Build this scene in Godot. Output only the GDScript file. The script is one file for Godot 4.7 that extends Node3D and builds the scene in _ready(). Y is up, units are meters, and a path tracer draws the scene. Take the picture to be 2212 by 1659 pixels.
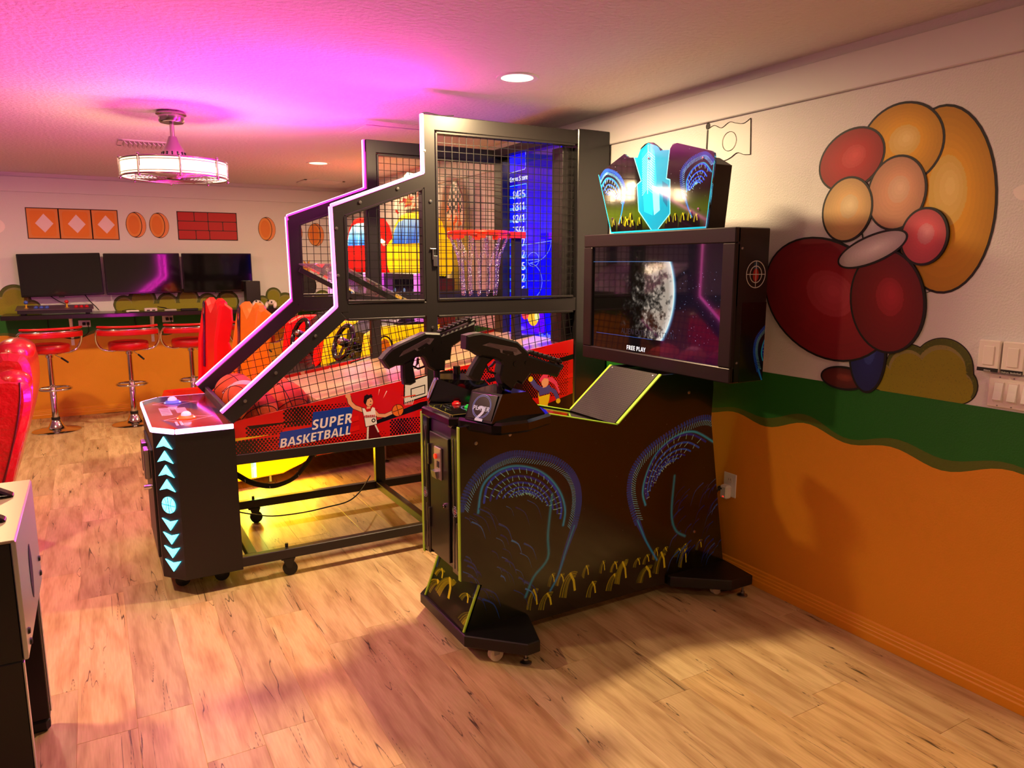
extends Node3D

# ---------------------------------------------------------------- shapes
class G:
	var v := PackedVector3Array()
	var n := PackedVector3Array()
	var u := PackedVector2Array()
	var t := Transform3D.IDENTITY
	func tri(a: Vector3, b: Vector3, c: Vector3, na = null, nb = null, nc = null, ua := Vector2.ZERO, ub := Vector2.ZERO, uc := Vector2.ZERO) -> void:
		# corners anticlockwise as seen from outside; stored clockwise for Godot
		a = t * a; b = t * b; c = t * c
		var f := (b - a).cross(c - a)
		if f.length_squared() < 1e-16: return
		f = f.normalized()
		var bs := t.basis.orthonormalized()
		v.append_array([a, c, b])
		n.append_array([f if na == null else bs * na, f if nc == null else bs * nc, f if nb == null else bs * nb])
		u.append_array([ua, uc, ub])
	func fan(pts: Array, out: Vector3, uv := []) -> void:
		var nn := Vector3.ZERO
		for i in pts.size():
			var p: Vector3 = pts[i]
			var q: Vector3 = pts[(i + 1) % pts.size()]
			nn += p.cross(q)
		var flip := nn.dot(out) < 0
		for i in range(1, pts.size() - 1):
			var j := i + 1
			var ua := Vector2.ZERO; var ub := Vector2.ZERO; var uc := Vector2.ZERO
			if uv.size(): ua = uv[0]; ub = uv[i]; uc = uv[j]
			if flip: tri(pts[0], pts[j], pts[i], null, null, null, ua, uc, ub)
			else: tri(pts[0], pts[i], pts[j], null, null, null, ua, ub, uc)
	func box(c: Vector3, s: Vector3, b := 0.002, bas := Basis.IDENTITY) -> G:
		var h := s * 0.5
		b = minf(b, minf(h.x, minf(h.y, h.z)) * 0.9)
		var pt := func(sg: Vector3, ax: int) -> Vector3:
			var p := Vector3(h.x - b, h.y - b, h.z - b)
			p[ax] = h[ax]
			return c + bas * (p * sg)
		for ax in 3:
			var a1 := (ax + 1) % 3
			var a2 := (ax + 2) % 3
			for sg in [-1.0, 1.0]:
				var q := []
				for k in [[-1.0, -1.0], [1.0, -1.0], [1.0, 1.0], [-1.0, 1.0]]:
					var m := Vector3.ONE
					m[ax] = sg; m[a1] = k[0]; m[a2] = k[1]
					q.append(pt.call(m, ax))
				var o := Vector3.ZERO
				o[ax] = sg
				fan(q, bas * o, [Vector2(0, 1), Vector2(1, 1), Vector2(1, 0), Vector2(0, 0)])
			if b <= 0.0: continue
			for k in [[-1.0, -1.0], [1.0, -1.0], [1.0, 1.0], [-1.0, 1.0]]:
				var m0 := Vector3.ONE
				m0[a1] = k[0]; m0[a2] = k[1]; m0[ax] = -1.0
				var m1 := m0
				m1[ax] = 1.0
				var o := Vector3.ZERO
				o[a1] = k[0]; o[a2] = k[1]
				fan([pt.call(m0, a1), pt.call(m1, a1), pt.call(m1, a2), pt.call(m0, a2)], bas * o)
		if b > 0.0:
			for i in 8:
				var m := Vector3(1.0 if i & 1 else -1.0, 1.0 if i & 2 else -1.0, 1.0 if i & 4 else -1.0)
				fan([pt.call(m, 0), pt.call(m, 1), pt.call(m, 2)], bas * m)
		return self
	func bx(x0: float, x1: float, y0: float, y1: float, z0: float, z1: float, b := 0.002) -> G:
		return box(Vector3(x0 + x1, y0 + y1, z0 + z1) * 0.5, Vector3(absf(x1 - x0), absf(y1 - y0), absf(z1 - z0)), b)
	func bar(a: Vector3, c: Vector3, w: float, d: float, up := Vector3.BACK, b := 0.002) -> G:
		# box from a to c, w across, d along 'up'
		var x := (c - a).normalized()
		var z := (up - x * up.dot(x)).normalized()
		var y := z.cross(x)
		return box((a + c) * 0.5, Vector3(a.distance_to(c), w, d), b, Basis(x, y, z))
	func prism(poly: PackedVector2Array, o: Vector3, ux: Vector3, uy: Vector3, d: Vector3, bev := 0.0, uvr := Rect2(), smooth := false) -> G:
		# outline in the plane (o, ux, uy), extruded by d; uv over uvr (default: its bounds), v down
		var area := 0.0
		for i in poly.size():
			area += poly[i].cross(poly[(i + 1) % poly.size()])
		if area < 0: poly.reverse()
		var m := poly.size()
		var r := uvr
		if r.size == Vector2.ZERO:
			r = Rect2(poly[0], Vector2.ZERO)
			for p in poly: r = r.expand(p)
		var nor := PackedVector2Array()
		for i in m:
			var e := (poly[(i + 1) % m] - poly[i]).normalized()
			nor.append(Vector2(e.y, -e.x))
		var ins := PackedVector2Array()
		for i in m:
			var bi := nor[(i + m - 1) % m] + nor[i]
			var l := bi.length_squared()
			ins.append(poly[i] - (bi * (2.0 * bev / l) if l > 0.2 else bi * bev))
		var dn := d.normalized()
		var at := func(p: Vector2, k: float) -> Vector3: return o + ux * p.x + uy * p.y + dn * k
		var uv := func(p: Vector2) -> Vector2: return Vector2((p.x - r.position.x) / r.size.x, 1.0 - (p.y - r.position.y) / r.size.y)
		var L := d.length()
		var cap := ins if bev > 0 else poly
		var idx := Geometry2D.triangulate_polygon(cap)
		var facing := ux.cross(uy).dot(dn) > 0
		for k in range(0, idx.size(), 3):
			var a := cap[idx[k]]; var b := cap[idx[k + 1]]; var c := cap[idx[k + 2]]
			if (b - a).cross(c - a) < 0:
				var s := b; b = c; c = s
			if facing:
				tri(at.call(a, L), at.call(b, L), at.call(c, L), null, null, null, uv.call(a), uv.call(b), uv.call(c))
				tri(at.call(a, 0.0), at.call(c, 0.0), at.call(b, 0.0), null, null, null, uv.call(a), uv.call(c), uv.call(b))
			else:
				tri(at.call(a, L), at.call(c, L), at.call(b, L), null, null, null, uv.call(a), uv.call(c), uv.call(b))
				tri(at.call(a, 0.0), at.call(b, 0.0), at.call(c, 0.0), null, null, null, uv.call(a), uv.call(b), uv.call(c))
		for i in m:
			var j := (i + 1) % m
			var w3 := ux * nor[i].x + uy * nor[i].y
			var ni = null; var nj = null
			if smooth:
				var pa := nor[(i + m - 1) % m]; var pc := nor[j]
				ni = (w3 if pa.dot(nor[i]) < 0.75 else (w3 + ux * pa.x + uy * pa.y).normalized())
				nj = (w3 if pc.dot(nor[i]) < 0.75 else (w3 + ux * pc.x + uy * pc.y).normalized())
			quad(at.call(poly[i], bev), at.call(poly[j], bev), at.call(poly[j], L - bev), at.call(poly[i], L - bev), w3, ni, nj)
			if bev > 0:
				fan([at.call(ins[i], 0.0), at.call(ins[j], 0.0), at.call(poly[j], bev), at.call(poly[i], bev)], w3 - dn)
				fan([at.call(ins[i], L), at.call(ins[j], L), at.call(poly[j], L - bev), at.call(poly[i], L - bev)], w3 + dn)
		return self
	func quad(a: Vector3, b: Vector3, c: Vector3, d: Vector3, out: Vector3, na = null, nb = null) -> void:
		# a,d share normal na; b,c share nb
		if (b - a).cross(c - a).dot(out) >= 0:
			tri(a, b, c, na, nb, nb, Vector2(0, 0), Vector2(1, 0), Vector2(1, 1)); tri(a, c, d, na, nb, na, Vector2(0, 0), Vector2(1, 1), Vector2(0, 1))
		else:
			tri(a, c, b, na, nb, nb, Vector2(0, 0), Vector2(1, 1), Vector2(1, 0)); tri(a, d, c, na, na, nb, Vector2(0, 0), Vector2(0, 1), Vector2(1, 1))
	func lathe(prof: Array, c: Vector3, seg := 24, bas := Basis.IDENTITY) -> G:
		# profile of (radius, height) from bottom to top, outside on the right
		var m := prof.size()
		var sn := []
		for i in m - 1:
			var e: Vector2 = prof[i + 1] - prof[i]
			sn.append(Vector2(e.y, -e.x).normalized())
		var at := func(p: Vector2, a: float) -> Vector3: return c + bas * Vector3(p.x * cos(a), p.y, p.x * sin(a))
		var nr := func(p: Vector2, a: float) -> Vector3: return bas * Vector3(p.x * cos(a), p.y, p.x * sin(a))
		for i in m - 1:
			var n0: Vector2 = sn[i]; var n1: Vector2 = sn[i]
			if i > 0 and sn[i - 1].dot(sn[i]) > 0.7: n0 = (sn[i - 1] + sn[i]).normalized()
			if i < m - 2 and sn[i + 1].dot(sn[i]) > 0.7: n1 = (sn[i + 1] + sn[i]).normalized()
			for k in seg:
				var a := TAU * k / seg; var b := TAU * (k + 1) / seg
				var p: Vector2 = prof[i]; var q: Vector2 = prof[i + 1]
				var ua := Vector2(float(k) / seg, 1.0 - float(i) / (m - 1)); var ub := Vector2(float(k + 1) / seg, 1.0 - float(i) / (m - 1))
				var uc := Vector2(float(k + 1) / seg, 1.0 - float(i + 1) / (m - 1)); var ud := Vector2(float(k) / seg, 1.0 - float(i + 1) / (m - 1))
				if p.x > 1e-6: tri(at.call(p, a), at.call(q, b), at.call(p, b), nr.call(n0, a), nr.call(n1, b), nr.call(n0, b), ua, uc, ub)
				if q.x > 1e-6: tri(at.call(p, a), at.call(q, a), at.call(q, b), nr.call(n0, a), nr.call(n1, a), nr.call(n1, b), ua, ud, uc)
		return self
	func ball(c: Vector3, r: float, seg := 24, sq := Vector3.ONE) -> G:
		var k := t
		t = t * Transform3D(Basis.from_scale(sq), c)
		var p := []
		for i in seg / 2 + 1:
			var a := -PI / 2 + PI * i / (seg / 2)
			p.append(Vector2(maxf(0.0, r * cos(a)), r * sin(a)))
		lathe(p, Vector3.ZERO, seg)
		t = k
		return self
	func rod(a: Vector3, b: Vector3, r: float, seg := 12, r2 := -1.0) -> G:
		var y := (b - a).normalized()
		var x := y.cross(Vector3.RIGHT if absf(y.x) < 0.8 else Vector3.UP).normalized()
		var rr := r if r2 < 0 else r2
		return lathe([Vector2(0, 0), Vector2(r, 0), Vector2(rr, a.distance_to(b)), Vector2(0, a.distance_to(b))], a, seg, Basis(x, y, x.cross(y)))
	func tube(path: Array, r: float, seg := 8, closed := false, flat := 1.0) -> G:
		var m := path.size()
		var fr := []
		var x := Vector3.ZERO
		for i in m:
			var a: Vector3 = path[(i + m - 1) % m] if closed or i > 0 else path[i]
			var b: Vector3 = path[(i + 1) % m] if closed or i < m - 1 else path[i]
			var d := (b - a).normalized()
			if x == Vector3.ZERO: x = d.cross(Vector3.UP if absf(d.y) < 0.9 else Vector3.RIGHT).normalized()
			x = (x - d * x.dot(d)).normalized()
			fr.append([x, d.cross(x), d])
		for i in (m if closed else m - 1):
			var j := (i + 1) % m
			for k in seg:
				var a := TAU * k / seg; var b := TAU * (k + 1) / seg
				var na: Vector3 = fr[i][0] * cos(a) + fr[i][1] * sin(a) * flat; var nb: Vector3 = fr[i][0] * cos(b) + fr[i][1] * sin(b) * flat
				var nc: Vector3 = fr[j][0] * cos(b) + fr[j][1] * sin(b) * flat; var nd: Vector3 = fr[j][0] * cos(a) + fr[j][1] * sin(a) * flat
				tri(path[i] + na * r, path[i] + nb * r, path[j] + nc * r, na.normalized(), nb.normalized(), nc.normalized())
				tri(path[i] + na * r, path[j] + nc * r, path[j] + nd * r, na.normalized(), nc.normalized(), nd.normalized())
		if not closed:
			for e in [0, m - 1]:
				var ring := []
				for k in seg:
					var a := TAU * k / seg
					ring.append(path[e] + (fr[e][0] * cos(a) + fr[e][1] * sin(a) * flat) * r)
				fan(ring, fr[e][2] * (-1.0 if e == 0 else 1.0))
		return self
	func sweep(path: Array, outs: Array, up: Vector3, sec: PackedVector2Array) -> G:
		# section (across, along up) carried along the path; smooth along it
		var m := sec.size()
		var nr := []
		for k in m:
			var e := (sec[(k + 1) % m] - sec[(k + m - 1) % m]).normalized()
			nr.append(Vector2(e.y, -e.x))
		for i in path.size() - 1:
			for k in m:
				var l := (k + 1) % m
				var P := [path[i] + outs[i] * sec[k].x + up * sec[k].y, path[i] + outs[i] * sec[l].x + up * sec[l].y, path[i + 1] + outs[i + 1] * sec[l].x + up * sec[l].y, path[i + 1] + outs[i + 1] * sec[k].x + up * sec[k].y]
				var N := [outs[i] * nr[k].x + up * nr[k].y, outs[i] * nr[l].x + up * nr[l].y, outs[i + 1] * nr[l].x + up * nr[l].y, outs[i + 1] * nr[k].x + up * nr[k].y]
				if (P[1] - P[0]).cross(P[2] - P[0]).dot(N[0] + N[2]) >= 0:
					tri(P[0], P[1], P[2], N[0], N[1], N[2]); tri(P[0], P[2], P[3], N[0], N[2], N[3])
				else:
					tri(P[0], P[2], P[1], N[0], N[2], N[1]); tri(P[0], P[3], P[2], N[0], N[3], N[2])
		for e in [0, path.size() - 1]:
			var cap := []
			for q in sec: cap.append(path[e] + outs[e] * q.x + up * q.y)
			fan(cap, (path[0] - path[1]) if e == 0 else (path[e] - path[e - 1]))
		return self
	func ring(c: Vector3, R: float, r: float, nrm := Vector3.UP, seg := 32, sub := 8) -> G:
		var x := nrm.cross(Vector3.RIGHT if absf(nrm.x) < 0.8 else Vector3.UP).normalized()
		var y := nrm.cross(x)
		var p := []
		for k in seg: p.append(c + (x * cos(TAU * k / seg) + y * sin(TAU * k / seg)) * R)
		return tube(p, r, sub, true)
	func mesh(off := Vector3.ZERO) -> ArrayMesh:
		var a := []
		a.resize(Mesh.ARRAY_MAX)
		var w := v
		if off != Vector3.ZERO:
			w = PackedVector3Array()
			w.resize(v.size())
			for i in v.size(): w[i] = v[i] - off
		a[Mesh.ARRAY_VERTEX] = w; a[Mesh.ARRAY_NORMAL] = n; a[Mesh.ARRAY_TEX_UV] = u
		var m := ArrayMesh.new()
		m.add_surface_from_arrays(Mesh.PRIMITIVE_TRIANGLES, a)
		return m

# ---------------------------------------------------------------- flat print
class Art:
	var im: Image
	var w: int
	var h: int
	var r: Rect2
	func _init(W: int, H: int, rect: Rect2, c: Color):
		w = W; h = H; r = rect
		im = Image.create(W, H, false, Image.FORMAT_RGBA8)
		im.fill(c)
	func px(p: Vector2) -> Vector2:
		return Vector2((p.x - r.position.x) / r.size.x * w, (1.0 - (p.y - r.position.y) / r.size.y) * h)
	func poly(pts: Array, c: Color) -> void:
		var q := PackedVector2Array()
		var lo := 1e9; var hi := -1e9
		for p in pts:
			var e := px(p)
			q.append(e); lo = minf(lo, e.y); hi = maxf(hi, e.y)
		for y in range(maxi(0, int(lo)), mini(h - 1, int(hi)) + 1):
			var xs := []
			var yy := y + 0.5
			for i in q.size():
				var a := q[i]; var b := q[(i + 1) % q.size()]
				if (a.y <= yy) != (b.y <= yy): xs.append(a.x + (yy - a.y) / (b.y - a.y) * (b.x - a.x))
			xs.sort()
			for k in range(0, xs.size() - 1, 2):
				var x0 := maxi(0, roundi(xs[k])); var x1 := mini(w, roundi(xs[k + 1]))
				if x1 <= x0: continue
				if c.a >= 1.0: im.fill_rect(Rect2i(x0, y, x1 - x0, 1), c)
				else:
					for x in range(x0, x1): im.set_pixel(x, y, im.get_pixel(x, y).lerp(Color(c, 1.0), c.a))
	func disc(p: Vector2, rx: float, c: Color, ry := -1.0, k := 20) -> void:
		var q := []
		for i in k: q.append(p + Vector2(cos(TAU * i / k) * rx, sin(TAU * i / k) * (rx if ry < 0 else ry)))
		poly(q, c)
	func stroke(pts: Array, wd: float, c: Color, closed := false, taper := false) -> void:
		var m := pts.size()
		for i in (m if closed else m - 1):
			var a: Vector2 = pts[i]; var b: Vector2 = pts[(i + 1) % m]
			var d := (b - a).normalized().orthogonal() * wd * 0.5
			var d0 := d * (1.0 - float(i) / m if taper else 1.0); var d1 := d * (1.0 - float(i + 1) / m if taper else 1.0)
			poly([a + d0, b + d1, b - d1, a - d0], c)
			if not taper: disc(a, wd * 0.5, c, -1.0, 10)
	func glow(pts: Array, wd: float, c: Color) -> void:
		# soft printed line: adds c, fading over wd
		for i in pts.size() - 1:
			var a := px(pts[i]); var b := px(pts[i + 1])
			var s := wd / r.size.x * w
			var x0 := maxi(0, int(minf(a.x, b.x) - 2 * s)); var x1 := mini(w - 1, int(maxf(a.x, b.x) + 2 * s))
			var y0 := maxi(0, int(minf(a.y, b.y) - 2 * s)); var y1 := mini(h - 1, int(maxf(a.y, b.y) + 2 * s))
			for y in range(y0, y1 + 1):
				for x in range(x0, x1 + 1):
					var p := Vector2(x, y)
					var d := p.distance_to(Geometry2D.get_closest_point_to_segment(p, a, b)) / s
					if d > 2.0: continue
					var k := exp(-d * d * 2.0)
					var o := im.get_pixel(x, y)
					im.set_pixel(x, y, Color(maxf(o.r, c.r * k), maxf(o.g, c.g * k), maxf(o.b, c.b * k)))
	func grad(rect: Rect2, c0: Color, c1: Color, vert := true) -> void:
		var a := px(rect.position); var b := px(rect.end)
		var x0 := clampi(int(minf(a.x, b.x)), 0, w); var x1 := clampi(int(maxf(a.x, b.x)), 0, w)
		var y0 := clampi(int(minf(a.y, b.y)), 0, h); var y1 := clampi(int(maxf(a.y, b.y)), 0, h)
		if vert:
			for y in range(y0, y1): im.fill_rect(Rect2i(x0, y, x1 - x0, 1), c0.lerp(c1, float(y - y0) / maxf(1, y1 - y0)))
		else:
			for x in range(x0, x1): im.fill_rect(Rect2i(x, y0, 1, y1 - y0), c0.lerp(c1, float(x - x0) / maxf(1, x1 - x0)))
	func tex() -> ImageTexture:
		return ImageTexture.create_from_image(im)

func smooth(pts: Array, k := 6, closed := false) -> Array:
	# Catmull-Rom through the points
	var out := []
	var m := pts.size()
	for i in (m if closed else m - 1):
		var a = pts[(i - 1 + m) % m] if closed or i > 0 else pts[i]
		var b = pts[i]
		var c = pts[(i + 1) % m]
		var d = pts[(i + 2) % m] if closed or i < m - 2 else c
		for j in k:
			var s := float(j) / k
			out.append(0.5 * (2.0 * b + (c - a) * s + (2.0 * a - 5.0 * b + 4.0 * c - d) * s * s + (3.0 * b - a - 3.0 * c + d) * s * s * s))
	if not closed: out.append(pts[-1])
	return out
func V(l: Array) -> Array:
	var o := []
	for i in range(0, l.size(), 2): o.append(Vector2(l[i], l[i + 1]))
	return o
func PV(l: Array) -> PackedVector2Array: return PackedVector2Array(V(l))
func rrect(x0: float, x1: float, y0: float, y1: float, r: float, k := 5) -> PackedVector2Array:
	var o := PackedVector2Array()
	for c in [[x1 - r, y1 - r, 0.0], [x0 + r, y1 - r, PI / 2], [x0 + r, y0 + r, PI], [x1 - r, y0 + r, PI * 1.5]]:
		for i in k + 1: o.append(Vector2(c[0], c[1]) + Vector2.from_angle(c[2] + PI / 2 * i / k) * r)
	return o
func circ(c: Vector2, r: float, k := 24, ry := -1.0) -> PackedVector2Array:
	var o := PackedVector2Array()
	for i in k: o.append(c + Vector2(cos(TAU * i / k) * r, sin(TAU * i / k) * (r if ry < 0 else ry)))
	return o

# ---------------------------------------------------------------- nodes
func nm(par: Node, called: String) -> String:
	if not par.has_node(called): return called
	var i := 1
	while par.has_node("%s_%03d" % [called, i]): i += 1
	return "%s_%03d" % [called, i]
func off(p: Node) -> Vector3:
	var o := Vector3.ZERO
	while p != self:
		if p.has_meta("own_axes"): return Vector3.ZERO
		o += p.position
		p = p.get_parent()
	return o
func tag(o: Node, label: String, cat: String, group := "") -> Node:
	o.set_meta("label", label); o.set_meta("category", cat)
	if group != "": o.set_meta("group", group)
	return o
func thing(called: String, at: Vector3, label: String, cat: String, group := "", own := false, yaw := 0.0) -> Node3D:
	var o := Node3D.new()
	o.name = nm(self, called)
	add_child(o, true)
	o.position = at; o.rotation.y = yaw
	if own: o.set_meta("own_axes", true)
	tag(o, label, cat, group)
	return o
func part(par: Node, called: String, g: G, m: Material, label := "") -> MeshInstance3D:
	var o := MeshInstance3D.new()
	o.name = nm(par, called)
	o.mesh = g.mesh(off(par))
	o.material_override = null
	o.mesh.surface_set_material(0, m)
	par.add_child(o, true)
	if label != "": o.set_meta("label", label)
	return o
func solo(called: String, g: G, m: Material, label: String, cat: String, group := "") -> MeshInstance3D:
	var o := part(self, called, g, m)
	tag(o, label, cat, group)
	return o
func struct(called: String, g: G, m: Material, par: Node = self, label := "") -> MeshInstance3D:
	var o := part(par, called, g, m, label)
	if par == self: o.set_meta("kind", "structure")
	return o
func text(par: Node, called: String, s: String, cap: float, at: Vector3, ux: Vector3, uy: Vector3, m: Material, depth := 0.001, bold := true, align := HORIZONTAL_ALIGNMENT_CENTER) -> MeshInstance3D:
	var t := TextMesh.new()
	var f := SystemFont.new()
	f.font_names = PackedStringArray(["Droid Sans"])
	f.font_weight = 700 if bold else 400
	t.font = f; t.text = s; t.font_size = 48; t.pixel_size = cap / (48 * 0.714); t.depth = depth
	t.curve_step = 2.0
	t.horizontal_alignment = align
	t.material = m
	var o := MeshInstance3D.new()
	o.name = nm(par, called); o.mesh = t
	par.add_child(o, true)
	o.transform = Transform3D(Basis(ux, uy, ux.cross(uy).normalized()), at - off(par))
	return o
func mat(c: Color, rough := 0.6, metal := 0.0, coat := 0.0) -> StandardMaterial3D:
	var m := StandardMaterial3D.new()
	m.albedo_color = c; m.roughness = rough; m.metallic = metal
	if coat > 0: m.clearcoat_enabled = true; m.clearcoat = coat; m.clearcoat_roughness = 0.08
	return m
func glowm(c: Color, e: float, base := Color(0.8, 0.8, 0.8)) -> StandardMaterial3D:
	var m := mat(base, 0.4)
	m.emission_enabled = true; m.emission = c; m.emission_energy_multiplier = e
	return m
func texm(t: Texture2D, rough := 0.4, coat := 0.0, glow := 0.0) -> StandardMaterial3D:
	var m := mat(Color.WHITE, rough, 0.0, coat)
	m.albedo_texture = t
	m.texture_repeat = false
	if glow > 0:
		m.emission_enabled = true; m.emission = Color.WHITE; m.emission_texture = t; m.emission_energy_multiplier = glow
		m.emission_operator = BaseMaterial3D.EMISSION_OP_MULTIPLY
	return m
func bumpy(m: StandardMaterial3D, t: Texture2D, cm: float, sc: float) -> StandardMaterial3D:
	m.heightmap_enabled = true; m.heightmap_texture = t; m.heightmap_scale = cm
	m.uv1_triplanar = true; m.uv1_world_triplanar = true; m.uv1_scale = Vector3.ONE * sc
	return m
func noise_tex(kind: int, freq: float, oct: int, seed_: int, sz := 512) -> ImageTexture:
	var n := FastNoiseLite.new()
	n.noise_type = kind; n.frequency = freq; n.seed = seed_; n.fractal_octaves = oct
	return ImageTexture.create_from_image(n.get_seamless_image(sz, sz))
func area(par: Node, called: String, at: Vector3, dir: Vector3, size: Vector2, e: float, c: Color, along := Vector3.ZERO) -> AreaLight3D:
	# shines along dir; size.x lies along 'along'
	var l := AreaLight3D.new()
	l.name = nm(par, called)
	par.add_child(l, true)
	var z := -dir.normalized()
	var x := along.normalized() if along != Vector3.ZERO else (Vector3.UP.cross(z).normalized() if absf(z.y) < 0.9 else Vector3.RIGHT)
	l.transform = Transform3D(Basis(x, z.cross(x).normalized(), z), at - off(par))
	l.area_size = size; l.light_energy = e; l.light_color = c; l.shadow_enabled = true
	l.area_range = 20.0; l.area_attenuation = 2.0
	l.area_normalize_energy = true
	return l

# ---------------------------------------------------------------- scene
const XR := 2.755
const ZB := -8.83
const CEIL := 2.46
const WARM := Color(1.0, 0.86, 0.64)
const NEON := Color(1.0, 0.07, 0.80)
var M := {}
var rng := RandomNumberGenerator.new()

func _ready() -> void:
	rng.seed = 7
	# camera
	var cam := Camera3D.new()
	cam.name = "camera"
	add_child(cam)
	cam.fov = 55.4
	cam.near = 0.05
	cam.position = Vector3(0, 1.58, 0)
	cam.rotation = Vector3(deg_to_rad(-9.367), deg_to_rad(-29.78), 0)
	cam.current = true
	# surroundings: a closed room, so no sky light
	var we := WorldEnvironment.new()
	we.name = "environment"
	var env := Environment.new()
	env.background_mode = Environment.BG_COLOR
	env.background_color = Color(0.02, 0.02, 0.025)
	env.tonemap_mode = Environment.TONE_MAPPER_LINEAR
	env.tonemap_exposure = 0.86
	env.sdfgi_enabled = true
	env.ssao_enabled = true
	env.ssil_enabled = true
	we.environment = env
	add_child(we)
	# ceiling downlights: position, light
	downlight(Vector3(1.86, CEIL, -3.2), 8.0, "recessed ceiling downlight in front of the basketball cage")
	downlight(Vector3(1.85, CEIL, -6.7), 6.5, "recessed ceiling downlight far back beyond the ceiling fan")
	downlight(Vector3(-0.86, CEIL, -3.2), 5.5, "recessed ceiling downlight above the table football table")
	downlight(Vector3(-0.86, CEIL, -6.7), 5.0, "recessed ceiling downlight above the red leather recliner")
	downlight(Vector3(1.86, CEIL, 0.3), 1.6, "recessed ceiling downlight behind the viewer near the painted wall")
	downlight(Vector3(-0.86, CEIL, 0.3), 1.6, "recessed ceiling downlight behind the viewer to the left")
	materials()
	room()
	basketball_machine()
	balls()
	shooter()
	racers()
	back_wall()
	stools()
	near_left()
	right_wall()
	ceiling_things()

func materials() -> void:
	var knock := noise_tex(FastNoiseLite.TYPE_SIMPLEX_SMOOTH, 0.03, 4, 3)
	var orange_peel := noise_tex(FastNoiseLite.TYPE_SIMPLEX_SMOOTH, 0.06, 3, 11)
	M.wall = bumpy(mat(Color(0.86, 0.85, 0.86), 0.75), orange_peel, 0.10, 3.2)
	M.ceil = bumpy(mat(Color(0.88, 0.86, 0.86), 0.85), knock, 0.45, 1.9)
	M.orange = bumpy(mat(Color(0.88, 0.57, 0.07), 0.6), orange_peel, 0.08, 3.2)
	M.green = bumpy(mat(Color(0.08, 0.42, 0.08), 0.6), orange_peel, 0.08, 3.2)
	M.olive = bumpy(mat(Color(0.34, 0.40, 0.06), 0.6), orange_peel, 0.08, 3.2)
	M.trim = mat(Color(0.84, 0.83, 0.85), 0.55)
	M.base = mat(Color(0.90, 0.59, 0.08), 0.45)
	M.black = mat(Color(0.05, 0.045, 0.05), 0.42)
	M.blackgloss = mat(Color(0.03, 0.028, 0.03), 0.16, 0.0, 0.5)
	M.frame = mat(Color(0.15, 0.135, 0.14), 0.38, 0.2)
	M.wire = mat(Color(0.06, 0.05, 0.05), 0.45, 0.3)
	M.rubber = mat(Color(0.035, 0.033, 0.035), 0.6)
	M.chrome = mat(Color(0.85, 0.84, 0.85), 0.12, 1.0)
	M.steel = mat(Color(0.62, 0.61, 0.62), 0.3, 1.0)
	M.white = mat(Color(0.9, 0.89, 0.88), 0.4)
	M.ink = mat(Color(0.02, 0.015, 0.02), 0.6)
	M.red = mat(Color(0.80, 0.05, 0.05), 0.38)
	M.glass = mat(Color(0.95, 0.95, 0.97, 0.12), 0.02)
	M.glass.transparency = BaseMaterial3D.TRANSPARENCY_ALPHA
	M.screen_off = mat(Color(0.008, 0.008, 0.01), 0.05, 0.0, 1.0)
	M.lime = mat(Color(0.62, 0.82, 0.20), 0.35)

func downlight(p: Vector3, e: float, label: String) -> void:
	var o := thing("recessed_downlight", p, label, "ceiling light")
	part(o, "trim_ring", G.new().lathe([Vector2(0.078, -0.004), Vector2(0.10, -0.006), Vector2(0.103, 0.0)], p, 32), mat(Color(0.9, 0.9, 0.88), 0.4))
	part(o, "light_lens", G.new().lathe([Vector2(0, -0.003), Vector2(0.079, -0.003), Vector2(0.079, 0.0)], p, 32), glowm(Color(1.0, 0.93, 0.74), 3.0))
	area(o, "downlight_light", p - Vector3(0, 0.012, 0), Vector3.DOWN, Vector2(0.14, 0.14), e, WARM)

# ---------------------------------------------------------------- room
func wood() -> Array:
	# eight strips of oak look, grain along v
	var W := 1024
	var H := 2048
	var get := func(f: float, hh: int, seed_: int, oct: int) -> PackedByteArray:
		var n := FastNoiseLite.new()
		n.noise_type = FastNoiseLite.TYPE_SIMPLEX_SMOOTH; n.frequency = f; n.seed = seed_; n.fractal_octaves = oct
		var im := n.get_image(W, hh)
		im.resize(W, H, Image.INTERPOLATE_CUBIC)
		return im.get_data()
	var fine: PackedByteArray = get.call(0.16, 64, 5, 3)
	var mid: PackedByteArray = get.call(0.022, 128, 9, 3)
	var crack: PackedByteArray = get.call(0.030, 60, 21, 2)
	var mask: PackedByteArray = get.call(0.010, 160, 33, 2)
	var out := PackedByteArray()
	out.resize(W * H * 3)
	var hgt := PackedByteArray()
	hgt.resize(W * H)
	var pale := Vector3(222, 198, 150)
	var dark := Vector3(160, 126, 84)
	var k := 0
	for i in W * H:
		var a := mid[i] / 255.0
		var f := fine[i] / 255.0
		var s := clampf((a - 0.30) * 1.6, 0.0, 1.0) * 0.55 + clampf(f, 0.0, 1.0) * 0.28
		var d := 0.0
		var c := absf(crack[i] - 128.0)
		if mask[i] > 150 and c < 5.0: d = (1.0 - c / 5.0) * minf(1.0, (mask[i] - 150) / 30.0)
		var q := pale.lerp(dark, s) * (1.0 - 0.68 * d)
		out[k] = int(q.x); out[k + 1] = int(q.y); out[k + 2] = int(q.z)
		hgt[i] = int(clampf(170.0 - f * 60.0 - d * 90.0, 0, 255))
		k += 3
	return [ImageTexture.create_from_image(Image.create_from_data(W, H, false, Image.FORMAT_RGB8, out)), ImageTexture.create_from_image(Image.create_from_data(W, H, false, Image.FORMAT_L8, hgt))]

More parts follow.
